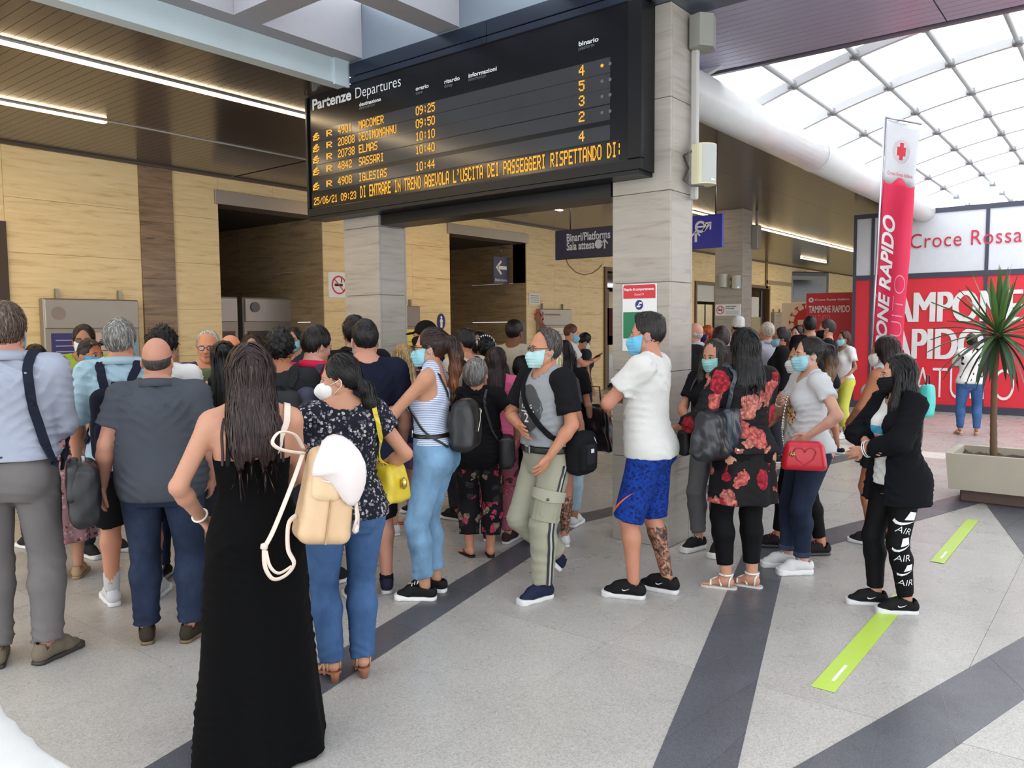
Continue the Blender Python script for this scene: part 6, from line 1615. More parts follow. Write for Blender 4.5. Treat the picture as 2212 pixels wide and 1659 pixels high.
P2 = person('grey-haired man in pale blue shirt and black shorts carrying a navy backpack', feet=(285, 1302), top=690, ang=-10, fat=.03, skin_c=(196, 140, 114), arms=('down', 'down2'), hair_s=('short', (130, 128, 124), None, (170, 168, 164)), head=(-14, 0), mask=('surgical', (120, 180, 200)), shoes=('runner', (206, 206, 210), (226, 226, 228)), legs=((.11, .02, 20), (.13, .05, 10)),
    wear=[('bottom', BLKC, 'shorts', 1.0, (.016, .034, .03), 0, 1.0, 'shorts'), ('socks', cloth((196, 196, 196))), ('top', cloth((160, 188, 202)), .84, 1.05, .022, .078, 'shirt', .03, None, True, .007)])
P6 = person('dark-haired man in a navy T-shirt and black shorts, seen from behind', feet=(800, 1290), top=690, ang=10, skin_c=(190, 140, 120), arms=('front', 'down2'), hair_s=('crop', (18, 16, 16)), mask=MB_, shoes=('sneaker', (32, 36, 50), (190, 190, 190)), legs=((.10, -.05, 4), (.12, .08, 10)),
    wear=[('bottom', BLKC, 'shorts', 1.0, (.016, .030, .03), 0, .98, 'shorts'), ('socks', cloth((28, 28, 32)), .06, .12), ('top', NAVYC, .84, .72, .020, .085, 't_shirt', .030)])
P7 = person('woman with auburn ponytail in a striped tank top and high-waisted light jeans', feet=(938, 1287), top=708, ang=72, sex='f', skin_c=(188, 140, 112), arms=('cross', 'cross'), head=(8, 0), hair_s=('ponytail', (44, 28, 26), (112, 66, 42)), mask=MB_, glasses='clear', shoes=('vans', (30, 30, 32), (226, 226, 224), (236, 236, 236)), legs=((.08, .04, 4), (.09, .02, 6)),
    wear=[('tank', striped((206, 212, 226), (120, 138, 172), .011, .4), .0, .99, 1.345, .058), ('bottom', JEANL, 'trousers', 1.06, (.011, .016, .022), .84, .95, 'jeans', .006, 2, JEANL), ('belt', leather((24, 24, 26)), 1.05, .018, .03)])
P8 = person('older grey-haired woman in black top and black floral trousers with flip-flops', feet=(1036, 1202), top=775, ang=-14, sex='f', fat=.10, belly=.3, skin_c=(202, 144, 118), arms=('front', ((.30, .16, 1.02), (1, -.5, -.3), (-1, 0, 0), .4)), head=(-34, 0), hair_s=('bob', (128, 124, 122), None, (176, 172, 168)), glasses='clear', shoes=('flipflop', (26, 26, 26), (30, 28, 28)), legs=((.09, .0, 40), (.09, .03, -20)),
    wear=[('bottom', floral((24, 23, 26), ((214, 84, 118), (172, 160, 134), (70, 72, 78), (196, 66, 96)), 15, .40), 'trousers', 1.0, (.014, .026, .045), .74, .95, 'trousers'), ('top', BLKC, .80, .45, .020, .07, 'blouse', .030), ('frill', BLKC)])
P9 = person('man with glasses walking in a grey T-shirt with black sleeves and cargo trousers', feet=(1178, 1282), top=712, ang=126, skin_c=(188, 134, 106), arms=(((.185, .10, .935), (.8, -1, 0), (-1, .2, 0), .35), ((-.12, .23, 1.085), ('E', .24, .10, 1.15), (-.1, -.95, .2), .15)), head=(-14, 2), hair_s=('receding', (74, 68, 66), None, (112, 106, 102)), mask=('surgical', (176, 212, 214)), glasses='clear', shoes=('runner', (34, 38, 62), (214, 214, 214), (60, 62, 80)), legs=((.08, .08, 0), (.06, -.16, 6, .13, -.8)),
    wear=[('bottom', cloth((158, 156, 138)), 'trousers', .985, (.016, .028, .032), .95, .95, 'cargo_trousers', .0055), ('top', cloth((146, 149, 153)), .985, .74, .020, .085, 't_shirt', .030, BLKC), ('belt', leather((22, 22, 24)), .962, .026, .044), ('stripes', plain((34, 34, 36), .6), 'l', (-.020, .014)), ('stripes', plain((170, 170, 166), .6), 'l', (-.003,))])
P10 = person('man in white T-shirt and bright blue shorts with crossed arms by the pillar', feet=(1396, 1285), top=678, ang=74, skin_c=(186, 132, 108), arms=('cross', 'cross'), head=(10, 0), hair_s=('fade', (34, 29, 27)), mask=('surgical', (112, 188, 224)), shoes=('runner', (26, 26, 28), (206, 206, 206)), tat='r', legs=((.09, .06, 4), (.10, -.10, 6)),
    wear=[('bottom', floral((18, 54, 138), ((22, 66, 158), (14, 44, 118), (20, 60, 148)), 60, .6), 'shorts', 1.0, (.018, .040, .03), 0, 1.0, 'shorts', .006), ('top', WHTC, .865, .62, .020, .085, 't_shirt', .030)])
P11 = person('black-haired woman in a black and red floral dress and black leggings', feet=(1600, 1272), top=712, ang=30, sex='f', fat=.16, skin_c=(190, 142, 118), arms=(((.37, .20, 1.07), (.4, -.8, -.9), (-.2, -.2, 1), .15), 'front'), head=(-6, 0), hair_s=('medlong', BLKH), shoes=('strappy', (226, 226, 222), (206, 200, 192)), legs=((.09, .04, 48), (.09, .02, -42)),
    wear=[('bottom', cloth((14, 14, 16), .7), 'leggings', 1.0, (.008, .009, .011), .82, .95, 'leggings', .002), ('dress', floral((22, 20, 22), ((196, 58, 70), (214, 136, 122), (206, 106, 100), (176, 44, 60)), 7.6, .52), .60, 1.62, .235, .20)])
P12 = person('young woman in a black T-shirt and grey trousers facing the queue beside the pillar', feet=(1537, 1190), top=735, ang=148, sex='f', skin_c=(190, 140, 114), arms=('offer', ((.05, .30, 1.10), (1, -.2, -.8), (-.3, -.2, 1), .4)), head=(2, -6), hair_s=('frontlong', (44, 36, 34)), mask=('surgical', (152, 210, 206)), shoes=('chunky', (34, 34, 36), (222, 220, 216), (206, 206, 206)), legs=((.09, .02, 8), (.10, .04, 8)),
    wear=[('bottom', cloth((98, 98, 100)), 'trousers', 1.0, (.010, .014, .020), .84, .95, 'trousers'), ('top', BLKC, .88, .66, .018, .07, 't_shirt', .026)])
P13 = person('woman with a dark ponytail in a light T-shirt and dark jeans, hand on hip', feet=(1738, 1232), top=728, ang=112, sex='f', fat=.14, skin_c=(200, 156, 136), arms=('hip', 'chest'), head=(-2, 0), hair_s=('ponytail', (30, 24, 24), (150, 116, 82)), mask=('surgical', (152, 206, 218)), shoes=('chunky', (214, 214, 216), (226, 226, 226), (236, 236, 236)), legs=((.08, .05, 0), (.09, .10, 4)),
    wear=[('bottom', denim((30, 40, 60), 1.2), 'trousers', 1.02, (.008, .009, .014), .88, .95, 'jeans', .004, 2, denim((52, 62, 84))), ('top', cloth((198, 199, 202)), .90, .50, .016, .085, 't_shirt', .024, None, False, .006, 1, 0, .05)])
P14 = person('woman in a pale grey vest top and printed black leggings behind the ponytailed woman', feet=(1722, 1190), top=741, ang=104, sex='f', fat=.08, skin_c=(190, 132, 102), arms=('chest', 'front'), head=(4, 0), hair_s=('ponytail', (24, 20, 20)), mask=MW, shoes=('sneaker', (34, 32, 34), (50, 44, 46), (196, 60, 80)), legs=((.10, -.16, 4), (.10, .14, 4)),
    wear=[('bottom', cloth((16, 16, 18), .7), 'leggings', 1.02, (.006, .006, .009), .86, .95, 'leggings', .002), ('tank', cloth((198, 200, 204)), .0, .80, 1.33, .05)])
P15 = person('girl with very long black hair in black jacket and printed leggings on the green tape', feet=(1925, 1316), top=768, ang=128, sex='f', fat=-.03, skin_c=(188, 142, 118), arms=('crosslow', 'crosslow'), head=(-24, -2), hair_s=('verylong', (22, 20, 21), (60, 48, 44)), mask=MK, shoes=('runner', (26, 26, 28), (206, 206, 206)), legs=((.09, -.04, -24), (.10, .05, 24)),
    wear=[('bottom', cloth((16, 16, 18), .7), 'leggings', 1.02, (.008, .010, .014), .90, .95, 'leggings', .002), ('top', cloth((214, 214, 210)), .86, .0, .012, .07, 't_shirt', .02), ('top', cloth((17, 18, 22)), .74, 1.9, .034, .06, 'jacket', .034, None, True, .007, 6, .02, 0, .085)])
P16 = person('tanned woman with long straight brown hair and pale grey vest, behind the girl in black', px=1912, d=6.1, top=728, ang=62, sex='f', skin_c=(176, 116, 84), arms=('front', 'front'), head=(12, 0), hair_s=('long', (40, 29, 27)), mask=MW, shoes=('sneaker', (40, 40, 42), (200, 200, 200)),
    wear=[('bottom', cloth((34, 34, 38)), 'shorts', 1.02, (.014, .024, .02), 0, .6, 'shorts'), ('tank', cloth((196, 200, 202)), .0, .94, 1.36, .06)])
# ------------------------------------------------------------------ the crowd under the board, from one end to the other
CROWD = []
def crowd(label, px, d, top_, ang, sex, hs, sk, wear, **kw):
    a = person(label, px=px, d=d, top=top_, ang=ang, sex=sex, hair_s=hs, skin_c=sk, wear=wear, lod=1, **kw); CROWD.append(a); return a
TS = lambda m, hem=.85, sl=.62, nm='t_shirt', col=False: ('top', m, hem, sl, .018, .08, nm, .026, None, col)
TR = lambda m, nm='trousers', full=.95: ('bottom', m, 'trousers', 1.0, (.012, .018, .024), full, .95, nm)
SH = lambda m, cut=.9: ('bottom', m, 'shorts', 1.0, (.014, .03, .02), 0, cut, 'shorts')
DKT = cloth((52, 54, 62)); BEI = cloth((196, 186, 168))
crowd('dark-haired man in dark top with only hair showing behind the light blue shirt', 72, 6.2, 746, 20, 'm', ('short', BLKH), TAN, [TS(cloth((40, 44, 70))), TR(DKT)])
crowd('short dark-haired woman in a pink floral dress between grey trousers and backpack', 112, 5.4, 764, -6, 'f', ('bob', (38, 32, 32)), TAN, [('dress', floral((150, 112, 118), ((206, 150, 156), (110, 70, 84), (222, 200, 196)), 34, .45), .30, .4, .24, .2)], shoes=('dress', (170, 142, 108), (150, 124, 92)))
crowd('man in a lime green T-shirt with white mask and sunglasses facing the board', 180, 6.7, 703, 176, 'm', ('short', DKH), OLV, [TS(cloth((150, 172, 70))), TR(JEAND)], arms=('phone', 'phone'), mask=MW, glasses='sun')
crowd('man in a brown T-shirt with sunglasses on his head and a blue mask', 193, 6.0, 733, -142, 'm', ('crop', DKH), (176, 112, 78), [TS(cloth((112, 84, 64))), TR(DKT)], arms=('cross', 'cross'), mask=('surgical', (84, 160, 196)), sunny=True)
crowd('white-shirted man with thick black hair, half hidden by the grey polo man', 352, 5.3, 710, -30, 'm', ('curly', BLKH), TAN, [TS(cloth((226, 226, 224)), col=True), TR(JEAND)])
crowd('white-haired man with glasses in a white and navy striped shirt facing the board', 448, 6.0, 716, 170, 'm', ('receding', (186, 178, 166)), (200, 138, 104), [TS(striped((226, 226, 228), (44, 48, 86), .11, .42)), TR(DKT)], glasses='clear')
crowd('bald man in an olive green T-shirt between black-bunned woman and striped shirt', 496, 5.5, 724, 172, 'm', ('bald', (70, 60, 54)), (206, 140, 100), [TS(cloth((98, 112, 78))), TR(DKT)], fat=.14)
crowd('woman with a black bun and straight black hair down her back', 482, 4.75, 738, 0, 'f', ('bun', (16, 14, 15)), TAN, [('tank', BLKC, .0, .9, 1.33, .05), SH(DKT, .6)], shoes=('flipflop', (200, 90, 110), (60, 50, 50)))
crowd('dark-haired woman with white mask looking out from before the steel counter', 543, 7.2, 722, 176, 'f', ('bob', (38, 28, 26)), TAN, [TS(DKT), TR(DKT)], mask=MW)
crowd('man with curly black hair wearing a dark backpack with yellow edging', 603, 5.1, 716, -8, 'm', ('curly', (18, 17, 17)), (176, 120, 90), [TS(cloth((44, 46, 50))), TR(DKT)])
crowd('dark-haired person with aqua mask looking over the curly-haired man', 634, 8.0, 708, 160, 'm', ('short', BLKH), TAN, [TS(DKT), TR(DKT)], mask=('surgical', (140, 206, 206)))
P41 = crowd('man in a bright pink-red polo shirt with a grey backpack strap', 678, 5.25, 705, -38, 'm', ('short', (28, 24, 23)), PALE, [TS(cloth((206, 40, 78)), col=True), TR(DKT)], head=(-16, -14))
P40 = crowd('man in a black T-shirt with a strap, behind the navy T-shirt man', 766, 6.0, 684, 8, 'm', ('quiff', BLKH), TAN, [TS(BLKC), TR(DKT)], sunny=True)
crowd('blonde woman with shoulder-length hair beside the navy T-shirt man', 868, 6.5, 745, 14, 'f', ('long', (168, 140, 100), None, (206, 180, 136)), PALE, [TS(cloth((44, 40, 66))), SH(cloth((120, 90, 130)), .7)], shoes=('sneaker', (222, 222, 222), (226, 226, 226)))
crowd('dark-haired woman in a purple and white striped top past the striped tank top', 893, 6.8, 748, 125, 'f', ('bob', DKH), TAN, [TS(striped((214, 206, 220), (112, 84, 150), .06, .4)), SH(DKT, .6)], arms=('chest', 'chest'), shoes=('flipflop', (200, 170, 120), (190, 90, 70)))
P37 = crowd('man in a black baseball cap in front of the timetable case', 917, 7.3, 694, 62, 'm', ('crop', DKH), TAN, [TS(cloth((40, 40, 44))), TR(DKT), ('cap', cloth((22, 20, 21)))], mask=MK)
P34 = crowd('man with faded black hair in beige T-shirt with dark backpack straps', 1002, 7.0, 712, 42, 'm', ('fade', (24, 20, 19)), (190, 134, 106), [TS(BEI), TR(DKT)], head=(14, 0), mask=MK)
crowd('dark-haired man in black mask and glasses facing out by the passage', 1034, 8.6, 716, 165, 'm', ('short', (26, 22, 22)), TAN, [TS(DKT), TR(DKT)], glasses='clear', mask=MK)
P33 = crowd('person with black braided hair under a black and white headband', 1048, 7.5, 729, 10, 'f', ('curly', (22, 24, 24)), OLV, [TS(DKT), TR(DKT)])
P31 = crowd('man in a beige T-shirt holding a red phone up towards the board', 1112, 7.8, 690, -32, 'm', ('crop', (20, 16, 16)), DRK, [TS(cloth((206, 196, 176))), TR(DKT)], arms=('down', 'raise'))
P35 = crowd('woman with long dark brown hair in a pink jacket', 1072, 6.25, 752, -18, 'f', ('long', (46, 32, 32)), TAN, [('top', cloth((206, 96, 134)), .84, 1.85, .026, .07, 'jacket', .03), TR(floral((150, 84, 100), ((196, 110, 130), (110, 60, 76)), 12, .4))], shoes=('sneaker', (60, 40, 48), (200, 200, 200)))
crowd('short black-haired woman in a red top behind the man in grey', 1128, 7.25, 769, -10, 'f', ('bob', BLKH), TAN, [TS(cloth((176, 40, 66))), TR(cloth((26, 26, 30)))])
P29 = crowd('woman with long pale blonde hair and tattooed legs behind the man in grey', 1193, 6.1, 748, -16, 'f', ('long', (206, 190, 158), None, (226, 214, 190)), (206, 150, 128), [TS(cloth((70, 70, 76))), SH(DKT, .55)], tat='r', shoes=('sneaker', (226, 226, 226), (230, 230, 230)), legs=((.16, .0, 8), (.09, .04, -30)))
P28 = crowd('woman with long black wavy hair in light blue jeans carrying a black tote', 1218, 6.75, 738, -12, 'f', ('verylong', BLKH), TAN, [TS(BLKC), ('bottom', denim((160, 186, 200)), 'trousers', 1.02, (.008, .010, .014), .86, .95, 'jeans')], shoes=('sneaker', (222, 222, 222), (230, 230, 230)))
P27 = crowd('man in a white T-shirt and black shorts with blue mask looking at his phone', 1232, 10.8, 700, -82, 'm', ('crop', (84, 54, 40)), (206, 146, 118), [TS(cloth((222, 218, 212))), SH(BLKC, .85)], arms=('phone', 'phone'), mask=('surgical', (130, 190, 214)), head=(0, -10), shoes=('runner', (176, 170, 206), (214, 212, 226)))
crowd('curly black-haired woman bending her head beyond the man with the phone', 1258, 11.3, 719, -62, 'f', ('curly', BLKH), TAN, [TS(DKT), SH(DKT, .6)], head=(0, -30), mask=MW, shoes=('sneaker', (222, 222, 222), (226, 226, 226)))
# past the near pillar
crowd('person in a black jacket mostly hidden by the near pillar', 1466, 7.4, 690, 25, 'm', ('short', DKH), TAN, [('top', cloth((24, 24, 27)), .84, 1.85, .032, .07, 'jacket', .034, None, True), TR(DKT)])
crowd('bald man in a pale blue shirt just past the pillar', 1500, 9.2, 698, 58, 'm', ('bald', (190, 180, 170)), (216, 164, 144), [TS(cloth((176, 186, 206)), sl=1.4, nm='shirt', col=True), TR(DKT)])
crowd('red-haired person in a red top with a navy mask', 1526, 12.0, 703, 118, 'f', ('bob', (168, 74, 36)), (206, 120, 80), [TS(cloth((150, 40, 44))), TR(DKT)], mask=('surgical', (40, 48, 110)))
crowd('person with plain brown hair and grey collar, seen from behind near the black-haired woman', 1557, 8.8, 705, 8, 'f', ('bob', (48, 32, 30)), TAN, [('top', cloth((60, 54, 54)), .84, 1.85, .03, .06, 'jacket', .03, None, True), TR(DKT)])
crowd('person in a white hooded cap above the black-haired woman', 1592, 11.0, 686, 25, 'm', ('crop', DKH), TAN, [TS(cloth((206, 206, 206))), TR(DKT), ('cap', cloth((214, 212, 210)), False, True)])
crowd('man with pale grey hair in a lilac-grey shirt', 1656, 10.3, 697, 38, 'm', ('short', (176, 164, 150), None, (206, 200, 192)), (206, 140, 110), [TS(cloth((176, 174, 186)), sl=1.3, nm='shirt', col=True), TR(DKT)], fat=.1)
crowd('curly dark-haired person in a black jacket and blue mask in profile', 1688, 9.8, 709, 96, 'f', ('curly', (38, 30, 30)), (176, 112, 90), [('top', cloth((30, 30, 33)), .84, 1.85, .03, .06, 'jacket', .03, None, True), TR(DKT)], mask=('surgical', (140, 190, 206)))
crowd('small dark-haired figure far back between curly hair and red poster', 1722, 12.3, 704, 150, 'm', ('short', DKH), PALE, [TS(cloth((120, 60, 60))), TR(DKT)])
crowd('man with thick black hair and black T-shirt before the red poster', 1749, 11.3, 684, 16, 'm', ('quiff', (20, 18, 18)), TAN, [TS(cloth((24, 24, 28))), TR(DKT)], mask=MK)
P18 = crowd('man in black T-shirt and grey shorts with cropped hair, facing away from poster', 1786, 10.35, 690, 88, 'm', ('crop', (50, 42, 40)), (196, 140, 116), [TS(cloth((24, 25, 32))), SH(cloth((150, 148, 144)), .95)], mask=MK, arms=('front', 'front'), shoes=('vans', (34, 34, 36), (222, 222, 222)), legs=((.1, .0, 0), (.1, -.16, 6)))
crowd('woman in white T-shirt and bright yellow trousers before the booth', 1822, 11.9, 715, 132, 'f', ('bob', (72, 40, 34)), TAN, [TS(cloth((226, 224, 224)), .95), ('bottom', cloth((206, 208, 92)), 'trousers', 1.02, (.012, .022, .03), .74, .95, 'trousers')], arms=('pocket', 'pocket'), mask=('surgical', (140, 204, 220)), shoes=('runner', (222, 222, 222), (226, 226, 226)))
P53 = person('distant woman in white patterned top and blue jeans standing behind the palm', feet=(2092, 940), top=722, ang=8, sex='f', fat=.12, skin_c=TAN, arms=('chest', 'chest'), hair_s=('short', DKH), shoes=('slip', (206, 166, 150), (196, 150, 136)), legs=((.13, .0, 12), (.12, .0, 8)),
    wear=[('bottom', denim((64, 96, 146)), 'trousers', 1.02, (.010, .012, .016), .92, .95, 'jeans'), TS(floral((222, 220, 218), ((34, 34, 38), (90, 90, 96)), 12, .25), .88, .8, 'blouse')])
_p = at_d(-545, 706, 1.02)
P54 = person('person in a white shirt, only shoulder and sleeve showing in the near corner', pos=(_p.x, _p.y), H=1.44, ang=-4, skin_c=TAN, arms=('down', ((.30, .10, .96), (.9, -.6, 0), (-1, 0, 0), .4)), hair_s=('short', DKH), wear=[TS(cloth((206, 206, 206)), .84, 1.3, 'shirt'), TR(DKT)])
# ================================================================== prints, bags and things held
# swooshes and letters on the black leggings, orange swoosh on the blue shorts, swooshes on the shoes
WP = plain((222, 222, 222), .6)
def leg_mark(A, side, t, polys, m, out, fwd=0.0, low=True, parent=None, rot=0):
    hp, kn, an = A.legs[side][:3]; a, b = (kn, an) if low else (hp, kn); c = a+(b-a)*t; d = (a-b)/np.linalg.norm(a-b); o = np.array(out, float); o = o-d*(o@d); o /= np.linalg.norm(o); r = np.cross(d, o)
    if rot: d, r = d*math.cos(rot)+r*math.sin(rot), r*math.cos(rot)-d*math.sin(rot)
    return print_decal(A, parent or A.bot, polys, tuple(c+o*.05), tuple(r), tuple(d), 'printed_logo', m, .003, .022)
for t, low, s in ((.62, False, .115), (.02, True, .10), (.46, True, .09)):
    leg_mark(P15, 'l', t, poly_mesh(swoosh(s)+[[(-.12*s, .12*s), (.42*s, .22*s), (.42*s, .62*s), (.05*s, .60*s)]]), WP, (-1, .25, 0), low=low, rot=.12)
for t, low in ((.80, False), (.24, True), (.68, True)):
    me = text_mesh('AIR', .055, bold=-.0006, shear=.2); me.transform(Matrix.Translation((-.05, 0, 0)))
    leg_mark(P15, 'l', t, me, WP, (-1, .25, 0), low=low, rot=.12)
leg_mark(P14, 'l', .5, poly_mesh(swoosh(.10)), WP, (-1, .2, 0), low=False); leg_mark(P14, 'r', .55, poly_mesh([[(-.03, -.008), (.03, -.008), (.03, 0), (-.03, 0)], [(-.03, .012), (.03, .012), (.03, .018), (-.03, .018)]]), WP, (-.6, -1, 0))
leg_mark(P10, 'l', .74, poly_mesh([[(-.06, -.09), (-.058, -.05), (-.025, -.012), (-.03, -.045)], [(-.025, -.012), (.02, .04), (.0, .0), (-.03, -.045)], [(.02, .04), (.065, .09), (.0, .0)]]), plain((244, 104, 52), .5), (-.88, .45, 0), low=False)
def shoe_mark(A, side, s=.05, m=WP):
    hp, kn, an, yaw, ft = A.legs[side]; sh = [c for c in A.root.children if c.name.startswith('shoe')][0 if side == 'l' else 1]
    c = an+rotz(yaw)@np.array([0, .03, 0]); o = rotz(yaw)@np.array([-1, 0, .15]) ; f = rotz(yaw)@np.array([0, -1, 0])
    print_decal(A, sh, poly_mesh(swoosh(s)), (c[0]+o[0]*.1, c[1]+o[1]*.1, .062), tuple(f), (0, 0, 1), 'printed_logo', m, .002, .012)
for A in (P10, P15):
    for sd in 'lr': shoe_mark(A, sd)
# jacket stripes of the girl in black
E_, W__ = P15.arms['l'][1], P15.arms['l'][2]
def cuff_stripes(A, side, ts, m):
    S, E1, W1 = A.arms[side][:3]; n = (W1-E1)/np.linalg.norm(W1-E1)
    for t in ts:
        c = E1+(W1-E1)*t; a = np.cross(n, [0, 0, 1.]); a /= np.linalg.norm(a); b = np.cross(n, a); r = .066-.014*t
        me = MB().tube([Vector((c+a*r*math.cos(q)+b*r*math.sin(q))*A.k) for q in np.linspace(0, 2*PI, 25)], .003, 5, 0, False).mesh('stripe'); link('stripe', me, A.top, m)
for sd in 'lr': cuff_stripes(P15, sd, (-.06, .0, .06) if sd == 'r' else (.86, .92), WP)
# chest print of the walking man, of the ponytailed woman and of the girl in black
T9 = [c for c in P9.root.children if c.name.startswith('t_shirt')][0]
print_decal(P9, T9, poly_mesh([disc(0, 0, .112, 36, .150)]), (.0, .2, 1.225), (-1, 0, 0), (0, 0, 1), 'printed_disc', plain((66, 68, 72), .8), .003, .03)
print_decal(P9, T9, poly_mesh(ring(0, 0, .124, .006, 40)), (.0, .2, 1.225), (-1, 0, 0), (0, 0, 1), 'printed_ring', plain((66, 68, 72), .8), .003, .03)
for s, y, sz, w_ in (('R.I.N.G', .0, .026, .13), ('2', -.085, .06, None)):
    me = text_mesh(s, sz/.72, bold=sz*.03); xs = [v.co.x for v in me.vertices]; me.transform(Matrix.Translation((-(min(xs)+max(xs))/2, y, 0))); print_decal(P9, T9, me, (.0, .2, 1.225), (-1, 0, 0), (0, 0, 1), 'printed_letters', WP, .006, .02)
print_decal(P9, T9, poly_mesh([[(-.07, -.022), (.07, -.022), (.07, -.015), (-.07, -.015)]]), (.0, .2, 1.225), (-1, 0, 0), (0, 0, 1), 'printed_line', WP, .006, .02)
T13 = [c for c in P13.root.children if c.name.startswith('t_shirt')][0]
print_decal(P13, T13, poly_mesh([disc(0, .0, .085, 24, .10)]), (.0, .25, 1.19), (-1, 0, 0), (0, 0, 1), 'printed_heart', floral((206, 186, 150), ((60, 48, 40), (180, 120, 60), (190, 60, 70)), 60, .5), .003, .02)
T15 = [c for c in P15.root.children if c.name.startswith('t_shirt')][0]
print_decal(P15, T15, poly_mesh([[(-.06, .0), (.06, .0), (.06, .05), (-.06, .05)]]), (.0, .25, 1.20), (-1, 0, 0), (0, 0, 1), 'printed_band', plain((60, 150, 186), .8), .003, .02)
print_decal(P15, T15, poly_mesh([[(-.06, -.07), (.06, -.07), (.06, -.006), (-.06, -.006)]]), (.0, .25, 1.20), (-1, 0, 0), (0, 0, 1), 'printed_band', floral((190, 120, 124), ((120, 160, 176), (214, 170, 160)), 40, .4), .003, .02)
# cargo pocket
hp, kn, an = P9.legs['l'][:3]; me = MB()
A = P9; c = hp*.42+kn*.58
for nm, polys in (('cargo_pocket', [[(-.085, -.15), (.085, -.15), (.085, .03), (-.085, .03)]]), ('pocket_flap', [[(-.09, -.015), (-.0, -.03), (.09, -.015), (.09, .045), (-.09, .045)]])):
    o = leg_mark(P9, 'l', .56, poly_mesh(polys), cloth((150, 148, 130) if nm == 'cargo_pocket' else (166, 164, 146)), (-1, .75, 0), low=False); o.name = nm; md = o.modifiers.new('thickness', 'SOLIDIFY'); md.thickness = .012 if nm == 'cargo_pocket' else .018; md.offset = 1
bt = MB().lathe([(.009, 0), (.009, .004), (.004, .006)], (0, 0, 0), 12).mesh('button'); d_ = np.array([-1, .75, 0]); d_ /= np.linalg.norm(d_); q = hp+(kn-hp)*.545+d_*.118
bt.transform(Matrix.Translation(Vector(q*P9.k))@Vector((0, 0, 1)).rotation_difference(Vector(d_)).to_matrix().to_4x4()); link('button', bt, P9.bot, plain((70, 70, 64), .4))
# hair clip of the black-haired woman, headband
me = MB().lathe([(.001, -.012), (.016, 0), (.001, .012)], (-.07, -.075, .10), 8).mesh('hair_clip'); P11.hpart('hair_clip', me, plain((226, 226, 230), .3))
for a in (-.02, .02):
    me = MB().tube([(.098*math.cos(q), a-.02, .105+.118*math.sin(q)) for q in np.linspace(.1, PI-.1, 16)], .010, 6).mesh('headband'); P33.hpart('headband', me, striped((226, 226, 226), (24, 24, 26), .02, .5, 0))
# earring of the black-haired woman
me = MB().lathe([(.002, -.02), (.006, -.012), (.002, 0)], (.085, -.012, .03), 8).mesh('earring'); P11.hpart('earring', me, metal((214, 210, 200)))

# ---- cream bucket backpack hanging from one shoulder
CRM, FLP = leather((212, 178, 140), .45), leather((226, 216, 214), .5); CRS = leather((224, 206, 192), .5)
A = P4
R, inv = bag_root(A, 'backpack', (.235, -.235, .965), 'cream bucket backpack with a pale embossed flap hanging off one shoulder', 'backpack', R_(6), R_(9))
soft_box('bag_body', (0.005, 0, .145), (.094, .075, .185), .042, CRM, R, .008, .10, .002, 1, -.14)
soft_box('front_pouch', (-.015, -.055, .225), (.062, .042, .10), .036, leather((222, 192, 152), .45), R, .008, .1, .001, 2)
o = MB().box((-.003, -.094, -.03), (.003, -.074, .32)).mesh('centre_seam'); link('centre_seam', o, R, leather((176, 140, 104), .5))
OUT = [(-.036, .245), (-.024, .283), (-.004, .317), (.023, .349), (.05, .364), (.077, .369), (.105, .362), (.128, .343), (.147, .308), (.162, .27), (.167, .235), (.163, .195), (.152, .16), (.136, .128), (.117, .112), (.10, .118), (.082, .138), (.066, .164), (.046, .196), (.022, .221), (-.006, .238), (-.026, .243)]
fl = MB(); vs = [(.075, -.135, .255)]; nO = len(OUT); ca, sa = math.cos(R_(9)), math.sin(R_(9))
for r in (.25, .5, .72, .88, .97, 1.0):
    for x, z in OUT:
        X, Z = .075+(x-.075)*r, .255+(z-.255)*r; y = -.135+.035*r*r+.10*max(0, (Z-.29)/.08)**1.6+(.008 if r == 1 else 0); vs.append((X*ca-Z*sa-.012, y, X*sa+Z*ca))
vs[0] = (.075*ca-.255*sa-.012, -.135, .075*sa+.255*ca)
fl.add(vs, [(0, 1+i, 1+(i+1) % nO) for i in range(nO)]+[(1+j*nO+i, 1+(j+1)*nO+i, 1+(j+1)*nO+(i+1) % nO, 1+j*nO+(i+1) % nO) for j in range(5) for i in range(nO)], 0, True)
st = MB(); st.tube([Vector(v)+Vector((0, -.003, 0)) for v in vs[1+3*nO:1+4*nO]]+[Vector(vs[1+3*nO])+Vector((0, -.003, 0))], .0022, 5, 0, False).build('flap_stitching', leather((206, 190, 186), .5), R)
o = fl.build('flap', FLP, R); md = o.modifiers.new('thickness', 'SOLIDIFY'); md.thickness = .008
SP_ = lambda pts, n=28: [tuple(q) for q in smooth_path(pts, n)]
MB().tube(SP_([(-.09, .06, .31), (-.14, .02, .365), (-.205, -.01, .375), (-.232, -.03, .335), (-.19, -.03, .31), (-.10, .0, .30)]), .010, 8, 0, True, .45).build('top_handle', CRS, R)
strap_on(A, R, inv, [(.145, -.18, 1.27), (.125, -.16, 1.32), (.135, -.10, 1.40), (.14, -.02, 1.45), (.145, .07, 1.36)], .024, CRS, 'shoulder_strap', .012, 24)
MB().tube(SP_([(-.10, .02, .30), (-.135, -.02, .19), (-.185, -.03, .01), (-.212, -.03, -.06)]), .010, 8, 0, True, .35).build('shoulder_strap', CRS, R)
MB().tube(SP_([(-.212, -.03, -.055), (-.20, -.035, -.13), (-.165, -.04, -.175), (-.12, -.04, -.16), (-.095, -.04, -.115), (-.125, -.04, -.06), (-.13, -.02, .03), (-.10, .0, .06)], 40), .010, 8, 0, True, .4).build('strap_loop', CRS, R)
